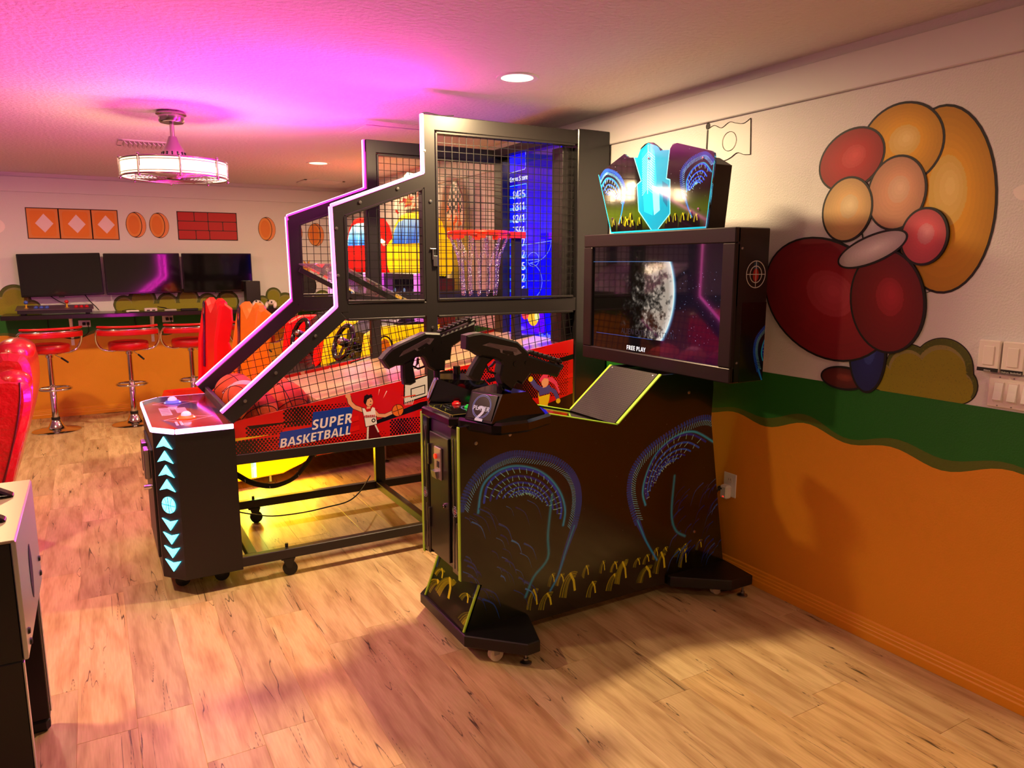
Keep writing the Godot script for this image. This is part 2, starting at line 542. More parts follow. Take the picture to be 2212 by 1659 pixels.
func wave(s: float) -> float:
	# the painted hill edge: height above the floor at s metres along the wall
	return 0.835 + 0.022 * sin(TAU * s / 0.42 + 0.9) + 0.012 * sin(TAU * s / 0.95 + 0.4)

func room() -> void:
	# floor: planks laid along z on a slab
	var fl := struct("floor", G.new().bx(-4.7, XR + 0.1, -0.12, -0.0035, ZB - 0.1, 2.7, 0.0), mat(Color(0.30, 0.22, 0.15), 0.7))
	var wt := wood()
	var tones := []
	for c in [Color(1, 1, 1), Color(0.95, 0.93, 0.92), Color(1.0, 0.97, 0.93), Color(0.90, 0.88, 0.87)]:
		var m := texm(wt[0], 0.42)
		m.texture_repeat = true
		m.albedo_color = c
		m.heightmap_enabled = true; m.heightmap_texture = wt[1]; m.heightmap_scale = 0.06
		m.metallic_specular = 0.45
		tones.append(m)
	var pw := 0.182
	var pl := 1.22
	var cache := {}
	for i in 21:
		var x1 := XR - 0.004 - i * pw
		var offz := fposmod(i * 0.437 + 0.13 * ((i * 7) % 5), 1.0) * pl
		var z := 0.35 + offz
		while z > ZB:
			var z1 := minf(z, 0.35)
			var z0 := maxf(z - pl, ZB)
			if z1 - z0 > 0.05:
				var strip := rng.randi() % 8
				var fl_v := rng.randi() % 2
				var ln := z1 - z0
				var key := "%d_%d_%.3f" % [strip, fl_v, ln]
				if not cache.has(key):
					var g := G.new()
					var b := 0.0012
					var ux := [strip / 8.0, (strip + 1) / 8.0]
					var top := [Vector3(b, 0, b), Vector3(pw - b, 0, b), Vector3(pw - b, 0, ln - b), Vector3(b, 0, ln - b)]
					var low := [Vector3(0, -b, 0), Vector3(pw, -b, 0), Vector3(pw, -b, ln), Vector3(0, -b, ln)]
					var uv := []
					for p in top: uv.append(Vector2(lerpf(ux[0] + 0.002, ux[1] - 0.002, p.x / pw), (1.0 - p.z / pl) if fl_v else p.z / pl))
					g.fan(top, Vector3.UP, uv)
					for q in 4:
						var r := (q + 1) % 4
						g.fan([low[q], low[r], top[r], top[q]], Vector3.UP * 0.5 + (low[q] + low[r]) * 0.5 - Vector3(pw / 2, 0, ln / 2), [uv[q], uv[r], uv[r], uv[q]])
					cache[key] = g.mesh()
				var o := MeshInstance3D.new()
				o.name = nm(fl, "plank")
				o.mesh = cache[key]
				o.set_surface_override_material(0, tones[rng.randi() % 4])
				o.position = Vector3(x1 - pw, 0, z0)
				fl.add_child(o, true)
			z -= pl
	struct("ceiling", G.new().bx(-4.7, XR + 0.1, CEIL, CEIL + 0.12, ZB - 0.1, 2.7, 0.0), M.ceil)
	var wr := struct("wall_right", G.new().bx(XR, XR + 0.1, -0.1, CEIL + 0.1, ZB - 0.1, 2.7, 0.0), M.wall)
	var wb := struct("wall_back", G.new().bx(-4.7, XR + 0.1, -0.1, CEIL + 0.1, ZB - 0.1, ZB, 0.0), M.wall)
	struct("wall_left", G.new().bx(-4.7, -4.6, -0.1, CEIL + 0.1, ZB - 0.1, 2.7, 0.0), M.wall)
	struct("wall_front", G.new().bx(-4.7, XR + 0.1, -0.1, CEIL + 0.1, 2.6, 2.7, 0.0), M.wall)
	# painted hills: orange below, an olive edge, green above
	for wl in [[wr, -2.5, -ZB, true], [wb, -4.6, XR, false]]:
		var up := []; var dn := []; var dn2 := []
		var s: float = wl[1]
		while s < wl[2] + 0.001:
			up.append(Vector2(s, wave(s) + 0.034 + 0.012 * sin(s * 9.0)))
			dn.append(Vector2(s, wave(s)))
			s += 0.035
		var lo := PackedVector2Array([Vector2(wl[1], 0.0)])
		var ends: float = dn[-1].x
		for p in dn: lo.append(p)
		lo.append(Vector2(ends, 0.0))
		var md := PackedVector2Array(dn)
		for i in up.size(): md.append(up[up.size() - 1 - i])
		var hi := PackedVector2Array(up)
		hi.append(Vector2(ends, 1.07)); hi.append(Vector2(wl[1], 1.07))
		var o := Vector3(XR, 0, 0) if wl[3] else Vector3(0, 0, ZB)
		var ux := Vector3(0, 0, -1) if wl[3] else Vector3(1, 0, 0)
		var d := (Vector3(-1, 0, 0) if wl[3] else Vector3(0, 0, 1)) * 0.0012
		struct("painted_orange_band", G.new().prism(lo, o, ux, Vector3.UP, d), M.orange, wl[0], "orange painted lower wall")
		struct("painted_olive_edge", G.new().prism(md, o, ux, Vector3.UP, d), M.olive, wl[0], "olive painted wavy edge")
		struct("painted_green_band", G.new().prism(hi, o, ux, Vector3.UP, d), M.green, wl[0], "green painted hill band")
	# crown boards and baseboards
	struct("trim_1", G.new().bx(XR - 0.02, XR - 0.0005, 2.275, 2.42, ZB + 0.02, 2.6, 0.003), M.trim)
	struct("trim_2", G.new().bx(-4.6, XR - 0.0205, 2.275, 2.42, ZB + 0.0005, ZB + 0.02, 0.003), M.trim)
	var prof := PV([0, 0.001, 0.016, 0.001, 0.016, 0.034, 0.013, 0.04, 0.013, 0.052, 0.010, 0.056, 0.010, 0.068, 0.007, 0.072, 0.006, 0.084, 0.0, 0.09])
	struct("baseboard_right", G.new().prism(prof, Vector3(XR - 0.0014, 0, 2.6), Vector3(-1, 0, 0), Vector3.UP, Vector3(0, 0, ZB - 2.6)), M.base)
	struct("baseboard_back", G.new().prism(prof, Vector3(-4.6, 0, ZB + 0.0014), Vector3(0, 0, 1), Vector3.UP, Vector3(XR + 4.6 - 0.02, 0, 0)), M.base)

# ---------------------------------------------------------------- basketball machine
const BN := -3.62
const BF := -4.56
func wires(poly: PackedVector2Array, z: float, turn: float, sp := 0.0425) -> G:
	var g := G.new()
	var c := Vector2.ZERO
	for p in poly: c += p / poly.size()
	for k in 2:
		var d := Vector2.from_angle(turn + PI / 2 * k)
		var e := d.orthogonal()
		for i in range(-40, 41):
			var o := c + e * (i * sp)
			for run in Geometry2D.intersect_polyline_with_polygon(PackedVector2Array([o - d * 3.0, o + d * 3.0]), poly):
				var a: Vector2 = run[0]; var b: Vector2 = run[run.size() - 1]
				if a.distance_to(b) < 0.01: continue
				g.bar(Vector3(a.x, a.y, z + 0.0015 * k), Vector3(b.x, b.y, z + 0.0015 * k), 0.0030, 0.0030, Vector3.BACK, 0.0)
	return g

func caster(o: Node3D, x: float, z: float, top: float, called := "caster") -> void:
	var g := G.new()
	g.bx(x - 0.035, x + 0.035, top - 0.008, top, z - 0.03, z + 0.03, 0.002)
	for s in [-1, 1]: g.prism(PV([-0.03, 0.0, 0.03, 0.0, 0.012, -0.052, -0.012, -0.052]), Vector3(x + 0.006, top - 0.006, z + s * 0.017 - 0.0015), Vector3.RIGHT, Vector3.UP, Vector3(0, 0, 0.003))
	g.rod(Vector3(x, top, z), Vector3(x, top + 0.07, z), 0.008, 8)
	g.rod(Vector3(x, top + 0.03, z), Vector3(x, top + 0.045, z), 0.016, 6)
	var p := part(o, called, g, M.black)
	part(p, "wheel", G.new().rod(Vector3(x + 0.012, 0.036, z - 0.012), Vector3(x + 0.012, 0.036, z + 0.012), 0.036, 20), M.rubber)

func basketball_machine() -> void:
	var o := thing("basketball_arcade_machine", Vector3(1.45, 0, -4.09), "black arcade basketball hoop machine with wire cage and pink neon edges", "arcade machine")
	var zc := (BN + BF) / 2.0
	# front cabinet with chamfered corners
	var foot := PV([0.545, BN, 0.285, BN, 0.197, -3.725, 0.197, -4.455, 0.285, BF, 0.545, BF])
	part(o, "front_cabinet", G.new().prism(foot, Vector3(0, 0.088, 0), Vector3.RIGHT, Vector3.BACK, Vector3(0, 0.715, 0), 0.003), M.black)
	# control top, printed
	var a := Art.new(512, 768, Rect2(0.18, -4.6, 0.36, 1.0), Color(0.62, 0.05, 0.10))
	for i in 9: a.stroke([Vector2(0.18, -4.6 + i * 0.12), Vector2(0.54, -4.5 + i * 0.12)], 0.008, Color(0.4, 0.02, 0.08))
	a.poly(V([0.18, -4.56, 0.30, -4.6, 0.54, -4.02, 0.54, -3.86]), Color(0.12, 0.06, 0.35))
	a.poly(V([0.18, -4.3, 0.24, -4.6, 0.36, -4.6]), Color(0.08, 0.05, 0.42))
	a.poly(V([0.24, -3.9, 0.36, -3.62, 0.30, -3.62]), Color(0.28, 0.10, 0.45))
	for q in [Vector2(0.34, -4.33), Vector2(0.36, -3.86)]:
		a.stroke([q + Vector2(-0.10, 0), q + Vector2(0, 0.07), q + Vector2(0.12, 0), q + Vector2(0, -0.07)], 0.006, Color(0.95, 0.75, 0.9), true)
	a.poly(V([0.26, -4.20, 0.31, -4.20, 0.31, -3.98, 0.26, -3.98]), Color(0.95, 0.85, 0.9))
	a.poly(V([0.335, -4.17, 0.385, -4.17, 0.385, -4.02, 0.335, -4.02]), Color(0.92, 0.8, 0.88))
	for i in 5: a.stroke([Vector2(0.267, -4.185 + i * 0.045), Vector2(0.303, -4.185 + i * 0.045)], 0.008, Color(0.2, 0.05, 0.2))
	a.disc(Vector2(0.46, -4.09), 0.02, Color(0.95, 0.3, 0.2), 0.02)
	for i in 2: a.poly(V([0.30 + i * 0.02, -3.80, 0.312 + i * 0.02, -3.80, 0.312 + i * 0.02, -3.70, 0.30 + i * 0.02, -3.70]), Color(0.95, 0.8, 0.9))
	var topm := texm(a.tex(), 0.15, 0.8)
	part(o, "control_top", G.new().prism(PV([0.54, BN + 0.002, 0.285, BN + 0.002, 0.197, -3.725, 0.197, -4.455, 0.285, BF - 0.002, 0.54, BF - 0.002]), Vector3(0, 0.803, 0), Vector3.RIGHT, Vector3.BACK, Vector3(0, 0.024, 0), 0.0, Rect2(0.18, -4.6, 0.36, 1.0)), topm)
	for q in [[Vector3(0.34, 0.827, -4.33), Color(0.35, 0.5, 1.0)], [Vector3(0.36, 0.827, -3.86), Color(1.0, 0.45, 0.1)]]:
		var b := part(o, "start_button", G.new().lathe([Vector2(0.045, 0), Vector2(0.045, 0.005), Vector2(0.03, 0.016), Vector2(0.024, 0.016)], q[0], 24), mat(q[1], 0.2, 0, 0.5))
		part(b, "button_light", G.new().lathe([Vector2(0.024, 0.014), Vector2(0.022, 0.026), Vector2(0.012, 0.034), Vector2(0, 0.036)], q[0], 20), glowm(Color(0.9, 0.7, 1.0), 0.6))
	# neon: tube with a hot face and tinted edges, and the light it gives
	var core := glowm(Color(1.0, 0.70, 0.97), 3.2)
	var edge := glowm(Color(1.0, 0.06, 0.72), 5.0)
	var line := V([1.545, 2.335, 1.545, 2.04, 1.055, 1.855, 1.064, 1.365, 0.492, 0.882])
	for sd in [[BN - 0.008, 1.0], [BF + 0.008, -1.0]]:
		for i in 4:
			var p: Vector2 = line[i]; var q: Vector2 = line[i + 1]
			var nn := (q - p).normalized().orthogonal()
			if nn.x > 0: nn = -nn
			if i == 1 or i == 3: nn = Vector2(-absf(nn.x), absf(nn.y))
			var P3 := Vector3(p.x, p.y, sd[0]); var Q3 := Vector3(q.x, q.y, sd[0])
			var n3 := Vector3(nn.x, nn.y, 0)
			var tb := part(o, "neon_tube", G.new().bar(P3 + n3 * 0.006, Q3 + n3 * 0.006, 0.014, 0.016, Vector3.BACK, 0.004), core)
			var eg := G.new()
			eg.bar(P3 + n3 * 0.003 + Vector3(0, 0, 0.0105), Q3 + n3 * 0.003 + Vector3(0, 0, 0.0105), 0.014, 0.005, Vector3.BACK, 0.001)
			eg.bar(P3 + n3 * 0.003 - Vector3(0, 0, 0.0105), Q3 + n3 * 0.003 - Vector3(0, 0, 0.0105), 0.014, 0.005, Vector3.BACK, 0.001)
			part(tb, "neon_edge", eg, edge)
			var ln := p.distance_to(q)
			area(o, "neon_light", (P3 + Q3) * 0.5 + n3 * 0.0135, n3, Vector2(ln, 0.012), 2.0 * ln, NEON, Q3 - P3)
	var hexl := [Vector3(0.54, 0, BN), Vector3(0.285, 0, BN), Vector3(0.197, 0, -3.725), Vector3(0.197, 0, -4.455), Vector3(0.285, 0, BF), Vector3(0.54, 0, BF)]
	for i in 5:
		var p: Vector3 = hexl[i] + Vector3(0, 0.815, 0); var q: Vector3 = hexl[i + 1] + Vector3(0, 0.815, 0)
		var n3 := (q - p).normalized().cross(Vector3.UP).normalized()
		if n3.dot((p + q) * 0.5 - Vector3(0.5, 0.815, zc)) < 0: n3 = -n3
		part(o, "neon_tube", G.new().bar(p + n3 * 0.005, q + n3 * 0.005, 0.024, 0.010, n3, 0.003), core)
		area(o, "neon_light", (p + q) * 0.5 + n3 * 0.012, n3, Vector2(p.distance_to(q), 0.016), 1.3 * p.distance_to(q), NEON, q - p)
	# lit arrows and ball on both front chamfers
	var cyan := glowm(Color(0.045, 0.80, 1.0), 3.0)
	var cyan_in := glowm(Color(0.14, 0.9, 1.0), 4.0)
	for sd in [1, -1]:
		var c0 := Vector3(0.241, 0, -3.672 if sd > 0 else -4.508)
		var ux := Vector3(0.088, 0, 0.105 * sd).normalized()
		var n3: Vector3 = ux.cross(Vector3.UP) * sd
		if n3.x > 0: n3 = -n3
		c0 += n3 * 0.001
		for i in 8:
			var y: float = [0.758, 0.690, 0.622, 0.553, 0.362, 0.293, 0.225, 0.157][i]
			var s := 1.0 if i < 4 else -1.0
			var out := PV([0, 0.030 * s, 0.047, -0.027 * s, 0, -0.014 * s, -0.047, -0.027 * s])
			var inn := PV([0, 0.022 * s, 0.036, -0.019 * s, 0, -0.009 * s, -0.036, -0.019 * s])
			var pr := part(o, "led_arrow", G.new().prism(out, c0 + Vector3(0, y, 0), ux, Vector3.UP, n3 * 0.004), cyan_in)
			part(pr, "led_face", G.new().prism(inn, c0 + Vector3(0, y, 0) + n3 * 0.004, ux, Vector3.UP, n3 * 0.0015), cyan)
			area(o, "arrow_light", c0 + Vector3(0, y + 0.003 * s, 0) + n3 * 0.0062, n3, Vector2(0.022, 0.012), 0.00025, Color(0.045, 0.80, 1.0))
		var bl := part(o, "led_ball_symbol", G.new().prism(circ(Vector2.ZERO, 0.040, 28), c0 + Vector3(0, 0.457, 0), ux, Vector3.UP, n3 * 0.004), cyan_in)
		var sm := G.new()
		for pp in [[Vector2(-0.04, 0.003), Vector2(0.04, -0.003)], [Vector2(-0.003, 0.04), Vector2(0.003, -0.04)]]:
			sm.bar(c0 + Vector3(0, 0.457, 0) + ux * pp[0].x + Vector3.UP * pp[0].y + n3 * 0.0045, c0 + Vector3(0, 0.457, 0) + ux * pp[1].x + Vector3.UP * pp[1].y + n3 * 0.0045, 0.002, 0.002, n3, 0.0)
		for e in [-1, 1]:
			var pts := []
			for k in 9:
				var f := (k - 4) / 4.0
				pts.append(c0 + Vector3(0, 0.457 + f * 0.033, 0) + ux * (e * (0.012 + 0.011 * f * f)) + n3 * 0.0045)
			sm.tube(pts, 0.0011, 4)
		part(bl, "seam", sm, mat(Color(0.0, 0.25, 0.35), 0.5))
		area(o, "arrow_light", c0 + Vector3(0, 0.457, 0) + n3 * 0.0062, n3, Vector2(0.010, 0.024), 0.00025, Color(0.045, 0.80, 1.0))
	# coin door on the end of the front cabinet
	var cd := part(o, "coin_door", G.new().bx(0.186, 0.199, 0.16, 0.70, -4.30, -3.80, 0.003), M.black)
	for z in [-3.95, -4.12]:
		var cm := part(cd, "coin_slot", G.new().bx(0.160, 0.187, 0.53, 0.68, z - 0.04, z + 0.04, 0.004), M.steel)
		cm.set_meta("label", "steel coin mechanism")
	part(cd, "lock", G.new().rod(Vector3(0.187, 0.50, -3.88), Vector3(0.150, 0.50, -3.88), 0.014, 12), M.chrome)
	# frames
	for sd in [[BN, "n"], [BF, "f"]]:
		var z: float = sd[0] + (-0.022 if sd[1] == "n" else 0.022)
		var f := G.new()
		var B := func(x0: float, y0: float, x1: float, y1: float, w: float): f.bar(Vector3(x0, y0, z), Vector3(x1, y1, z), w, 0.0446 - f.v.size() * 0.0000045, Vector3.BACK, 0.003)
		B.call(0.515, 0.85, 1.088, 1.332, 0.072)
		B.call(1.092, 1.335, 1.085, 1.835, 0.068)
		B.call(1.065, 1.822, 1.56, 2.008, 0.070)
		B.call(1.579, 0.13, 1.579, 2.335, 0.066)
		B.call(1.546, 2.297, 2.52, 2.297, 0.076)
		B.call(1.09, 1.340, 2.52, 1.340, 0.078)
		B.call(0.54, 0.645, 2.52, 0.645, 0.050)
		B.call(0.54, 0.125, 2.52, 0.125, 0.050)
		B.call(0.515, 0.09, 0.515, 0.80, 0.05)
		part(o, "side_frame", f, M.frame)
		var lip := G.new()
		for q in [[1.122, 1.40, 1.122, 1.81], [1.122, 1.81, 1.538, 1.962], [1.538, 1.962, 1.538, 1.39], [1.122, 1.39, 1.538, 1.385], [1.618, 1.385, 1.618, 2.248], [1.618, 2.248, 2.49, 2.255], [1.618, 1.388, 2.49, 1.388], [1.12, 1.298, 1.538, 1.298], [1.618, 1.298, 2.49, 1.298]]:
			lip.bar(Vector3(q[0], q[1], z), Vector3(q[2], q[3], z), 0.012, 0.052, Vector3.BACK, 0.002)
		part(o, "panel_lip", lip, M.frame)
		var polys := [[PV([0.575, 0.842, 1.105, 1.302, 1.545, 1.302, 1.545, 0.985]), 0.153], [PV([1.12, 1.385, 1.12, 1.815, 1.545, 1.97, 1.545, 1.38]), 0.0], [PV([1.612, 1.38, 1.612, 2.258, 2.495, 2.258, 2.495, 1.38]), 0.0], [PV([1.612, 1.302, 2.495, 1.302, 2.495, 1.13, 1.612, 0.995]), 0.153]]
		for pl in polys:
			var wp := part(o, "wire_panel", wires(pl[0], z + (0.008 if sd[1] == "n" else -0.008), pl[1]), M.wire)
			wp.set_meta("kind", "stuff")
		# bolts on the frame
		var bt := G.new()
		var zo := 0.023 if sd[1] == "n" else -0.023
		for q in [Vector2(1.075, 1.52), Vector2(1.075, 1.75), Vector2(1.20, 1.88), Vector2(1.40, 1.955), Vector2(0.75, 1.055), Vector2(0.95, 1.225), Vector2(0.60, 0.93), Vector2(1.55, 2.15), Vector2(1.58, 1.90), Vector2(1.58, 1.24)]:
			bt.lathe([Vector2(0.009, 0), Vector2(0.008, 0.004), Vector2(0.0, 0.005)], Vector3(q.x, q.y, z + zo), 10, Basis(Vector3.RIGHT, Vector3(0, 0, signf(zo)), Vector3(0, -signf(zo), 0)))
		part(o, "bolt", bt, M.steel).set_meta("kind", "stuff")
		# slanted brace
		part(o, "brace", G.new().bar(Vector3(1.10, 1.545, z * 1.0 + (-0.04 if sd[1] == "n" else 0.04)), Vector3(1.45, 1.36, z + (-0.04 if sd[1] == "n" else 0.04)), 0.028, 0.02, Vector3.BACK, 0.002), M.frame)
		# small clasp on the middle post
		if sd[1] == "n":
			var cl := G.new()
			cl.rod(Vector3(1.588, 1.655, z + 0.028), Vector3(1.588, 1.60, z + 0.028), 0.005, 8).rod(Vector3(1.572, 1.655, z + 0.028), Vector3(1.604, 1.655, z + 0.028), 0.004, 8).bx(1.588, 1.612, 1.565, 1.62, z + 0.022, z + 0.034, 0.002)
			part(o, "clasp", cl, M.steel)
	part(o, "clear_deflector", G.new().prism(PV([1.10, 1.575, 1.46, 1.385, 1.463, 1.39, 1.103, 1.58]), Vector3(0, 0, BN - 0.05), Vector3.RIGHT, Vector3.UP, Vector3(0, 0, BF - BN + 0.10)), M.glass)
	# printed side panels
	var sp := side_print()
	var sm2 := texm(sp, 0.25, 0.5)
	for sd in [[BN - 0.012, 1.0], [BF + 0.012, -1.0]]:
		var pn := part(o, "printed_side_panel", G.new().prism(PV([0.54, 0.66, 2.50, 0.66, 2.50, 1.13, 0.54, 0.832]), Vector3(0, 0, sd[0]), Vector3.RIGHT, Vector3.UP, Vector3(0, 0, 0.008 * sd[1]), 0.0, Rect2(0.52, 0.66, 1.98, 0.495)), sm2)
		if sd[1] > 0:
			var uxs := Vector3(1.0, 0.08, 0).normalized()
			var uys := Vector3(0.16, 1.0, 0)
			var wht := mat(Color(0.93, 0.92, 0.95), 0.35)
			var zt := BN - 0.0035
			text(pn, "lettering", "SUPER", 0.050, Vector3(1.018, 0.783, zt), uxs, uys, wht)
			text(pn, "lettering", "BASKETBALL", 0.044, Vector3(0.932, 0.714, zt), uxs, uys, wht)
			text(pn, "lettering", "NEWERS", 0.012, Vector3(1.213, 0.791, zt), Vector3(1, -0.05, 0).normalized(), Vector3(0, 1, 0), mat(Color(0.75, 0.1, 0.12), 0.4))
	# sloping lane, ball trough
	var lt := Art.new(512, 256, Rect2(0, 0, 1, 1), Color(0.93, 0.78, 0.58))
	for i in 40:
		var y := rng.randf()
		lt.poly(V([0, y, 1, y + rng.randf_range(-0.01, 0.01), 1, y + 0.012, 0, y + 0.010]), Color(0.88, 0.71, 0.50).lerp(Color(0.96, 0.84, 0.66), rng.randf()))
	part(o, "lane_board", G.new().prism(PV([0.97, 0.862, 2.49, 1.095, 2.49, 1.115, 0.97, 0.884]), Vector3(0, 0, BF + 0.045), Vector3.RIGHT, Vector3.UP, Vector3(0, 0, BN - BF - 0.09)), lane_mat(lt))
	part(o, "ball_trough", G.new().prism(PV([0.55, 0.735, 0.97, 0.735, 0.97, 0.862, 0.985, 0.862, 0.985, 0.72, 0.53, 0.72, 0.53, 0.86, 0.55, 0.86]), Vector3(0, 0, BF + 0.045), Vector3.RIGHT, Vector3.UP, Vector3(0, 0, BN - BF - 0.09)), mat(Color(0.85, 0.78, 0.74), 0.4))
	part(o, "front_lip", G.new().bx(0.528, 0.552, 0.80, 0.875, BF + 0.045, BN - 0.045, 0.004), M.frame)
	# back cabinet with score screen
	part(o, "back_cabinet", G.new().bx(2.51, 2.735, 0.06, 2.345, BF - 0.005, BN + 0.005, 0.004), mat(Color(0.085, 0.08, 0.083), 0.3, 0.0, 0.2))
	var bc := G.new()
	bc.bx(2.44, 2.512, 2.285, 2.335, BF + 0.05, BN - 0.05).bx(2.44, 2.512, 0.98, 1.07, BF + 0.05, BN - 0.05)
	bc.bx(2.44, 2.512, 1.07, 2.245, BF + 0.05, -4.395).bx(2.44, 2.512, 1.07, 2.245, -3.785, BN - 0.05)
	part(o, "screen_surround", bc, M.frame)
	var sc := part(o, "score_screen", G.new().prism(PV([-4.40, 1.06, -3.78, 1.06, -3.78, 2.30, -4.40, 2.30]), Vector3(2.508, 0, 0), Vector3.BACK, Vector3.UP, Vector3(-0.010, 0, 0), 0.0, Rect2(-4.40, 1.06, 0.62, 1.24)), screen_mat(score_art(), 1.3))
	var wt2 := glowm(Color(0.85, 0.95, 1.0), 1.1)
	text(sc, "score_lettering", "Gross Score", 0.030, Vector3(2.495, 2.128, -4.275), Vector3.BACK, Vector3.UP, wt2, 0.0008)
	var nums := ["8435", "8311", "8241", "7591", "7027", "6902", "6185", "5922", "5806", "5503"]
	for i in 10:
		text(sc, "score_digits", nums[i], 0.052, Vector3(2.495, 2.052 - i * 0.0775 - 0.026, -4.19), Vector3.BACK, Vector3.UP, wt2, 0.0008, false, HORIZONTAL_ALIGNMENT_RIGHT)
	area(o, "screen_light", Vector3(2.485, 1.66, -4.09), Vector3.LEFT, Vector2(0.60, 1.15), 0.22, Color(0.12, 0.10, 1.0), Vector3.BACK)
	# hoop
	var oj := mat(Color(0.92, 0.16, 0.05), 0.35)
	var hc := Vector3(2.105, 1.765, zc)
	var rim := G.new().ring(hc, 0.185, 0.011, Vector3.UP, 40, 8)
	rim.bx(2.285, 2.415, 1.735, 1.775, zc - 0.05, zc + 0.05, 0.003)
	for sgn in [-1, 1]: rim.bar(Vector3(2.29, 1.762, zc + sgn * 0.045), Vector3(2.16, 1.762, zc + sgn * 0.178), 0.03, 0.008, Vector3.UP, 0.002)
	part(o, "hoop_rim", rim, oj)
	var rb := G.new()
	for k in 8:
		var an := TAU * (k + 0.5) / 8
		rb.box(hc + Vector3(cos(an) * 0.185, -0.022, sin(an) * 0.185), Vector3(0.006, 0.030, 0.085 if k % 2 else 0.05), 0.002, Basis(Vector3.UP, -an))
	part(o, "hoop_tab", rb, oj)
	var hook := []
	for k in 12: hook.append(TAU * (k + 0.5) / 12)
	for k in 12:
		for sgn in [-1, 1]:
			var pts := []
			for lv in [[0.185, 1.742, 0.0], [0.135, 1.63, 0.5], [0.118, 1.54, 1.0], [0.115, 1.46, 0.82], [0.105, 1.385, 1.0]]:
				var an: float = hook[k] + sgn * lv[2] * TAU / 24
				pts.append(hc * Vector3(1, 0, 1) + Vector3(cos(an) * lv[0], lv[1], sin(an) * lv[0]))
			part(o, "net_chain", chain(pts), M.chrome)
	part(o, "hoop_post", G.new().bx(2.345, 2.395, 1.12, 1.735, zc - 0.025, zc + 0.025, 0.003).bx(2.39, 2.45, 1.36, 1.42, zc - 0.025, zc + 0.025, 0.003).bx(2.345, 2.52, 1.08, 1.12, zc - 0.025, zc + 0.025, 0.003), M.frame)
	# base rails across, casters, cables
	for x in [0.60, 1.565, 2.15]: part(o, "cross_rail", G.new().bx(x - 0.022, x + 0.022, 0.105, 0.148, BF + 0.045, BN - 0.045, 0.003), M.frame)
	caster(o, 0.272, -3.79, 0.088); caster(o, 0.45, -3.76, 0.088); caster(o, 0.272, -4.40, 0.088)
	for x in [0.765, 2.30]:
		caster(o, x, BN - 0.035, 0.10); caster(o, x, BF + 0.02, 0.10)
	var cb := smooth([Vector3(0.54, 0.455, -4.2), Vector3(0.608, 0.424, -4.2), Vector3(0.70, 0.355, -4.2), Vector3(0.80, 0.318, -4.2), Vector3(0.874, 0.322, -4.2), Vector3(0.945, 0.350, -4.2), Vector3(1.0, 0.405, -4.2), Vector3(1.05, 0.47, -4.2), Vector3(1.09, 0.56, -4.2), Vector3(1.12, 0.70, -4.2)], 5)
	var loom := G.new().tube(cb, 0.013, 8)
	var c2 := []
	for p in cb: c2.append(p + Vector3(0.004, 0.012, 0.012))
	loom.tube(c2, 0.008, 6)
	var lm := part(o, "cable_bundle", loom, M.rubber)
	var ties := G.new()
	for p in [Vector3(0.668, 0.378, -4.2), Vector3(0.80, 0.320, -4.2), Vector3(0.965, 0.366, -4.2)]: ties.ring(p, 0.016, 0.0018, Vector3(1, 0.1, 0).normalized(), 14, 4)
	part(lm, "cable_tie", ties, M.white)
	part(o, "power_cable", G.new().tube(smooth([Vector3(0.545, 0.225, -4.2), Vector3(0.608, 0.204, -4.2), Vector3(0.672, 0.178, -4.2), Vector3(0.808, 0.139, -4.2), Vector3(0.981, 0.130, -4.2), Vector3(1.13, 0.139, -4.2), Vector3(1.254, 0.153, -4.2), Vector3(1.35, 0.188, -4.25), Vector3(1.50, 0.20, -4.5)], 5), 0.004, 6), M.rubber)
	part(o, "neon_lead", G.new().tube(smooth([Vector3(1.545, 2.338, BN - 0.02), Vector3(1.58, 2.345, BN - 0.02), Vector3(1.66, 2.338, BN - 0.02), Vector3(1.73, 2.345, BN - 0.02)], 4), 0.003, 5), M.rubber)

func lane_mat(a: Art) -> StandardMaterial3D:
	var m := texm(a.tex(), 0.22, 0.4)
	m.texture_repeat = true
	m.uv1_triplanar = true
	m.uv1_scale = Vector3(0.6, 1.0, 2.2)
	return m

func screen_mat(a: Art, e: float) -> StandardMaterial3D:
	var m := mat(Color(0.02, 0.02, 0.02), 0.04, 0.0, 1.0)
	m.emission_enabled = true; m.emission = Color.WHITE; m.emission_energy_multiplier = e
	m.emission_operator = BaseMaterial3D.EMISSION_OP_MULTIPLY
	m.emission_texture = a.tex()
	m.texture_repeat = false
	return m

func chain(pts: Array) -> G:
	var g := G.new()
	var ln := 0.021
	var flip := false
	for i in pts.size() - 1:
		var a: Vector3 = pts[i]; var b: Vector3 = pts[i + 1]
		var m := maxi(1, roundi(a.distance_to(b) / (ln * 0.82)))
		var d := (b - a).normalized()
		var s := d.cross(Vector3(0.3, 0.2, 0.9)).normalized()
		for k in m:
			var c := a.lerp(b, (k + 0.5) / m)
			var e := s if flip else d.cross(s)
			var loop := []
			for q in 8: loop.append(c + d * cos(TAU * q / 8) * ln * 0.5 + e * sin(TAU * q / 8) * 0.0055)
			g.tube(loop, 0.0017, 4, true)
			flip = not flip
	return g

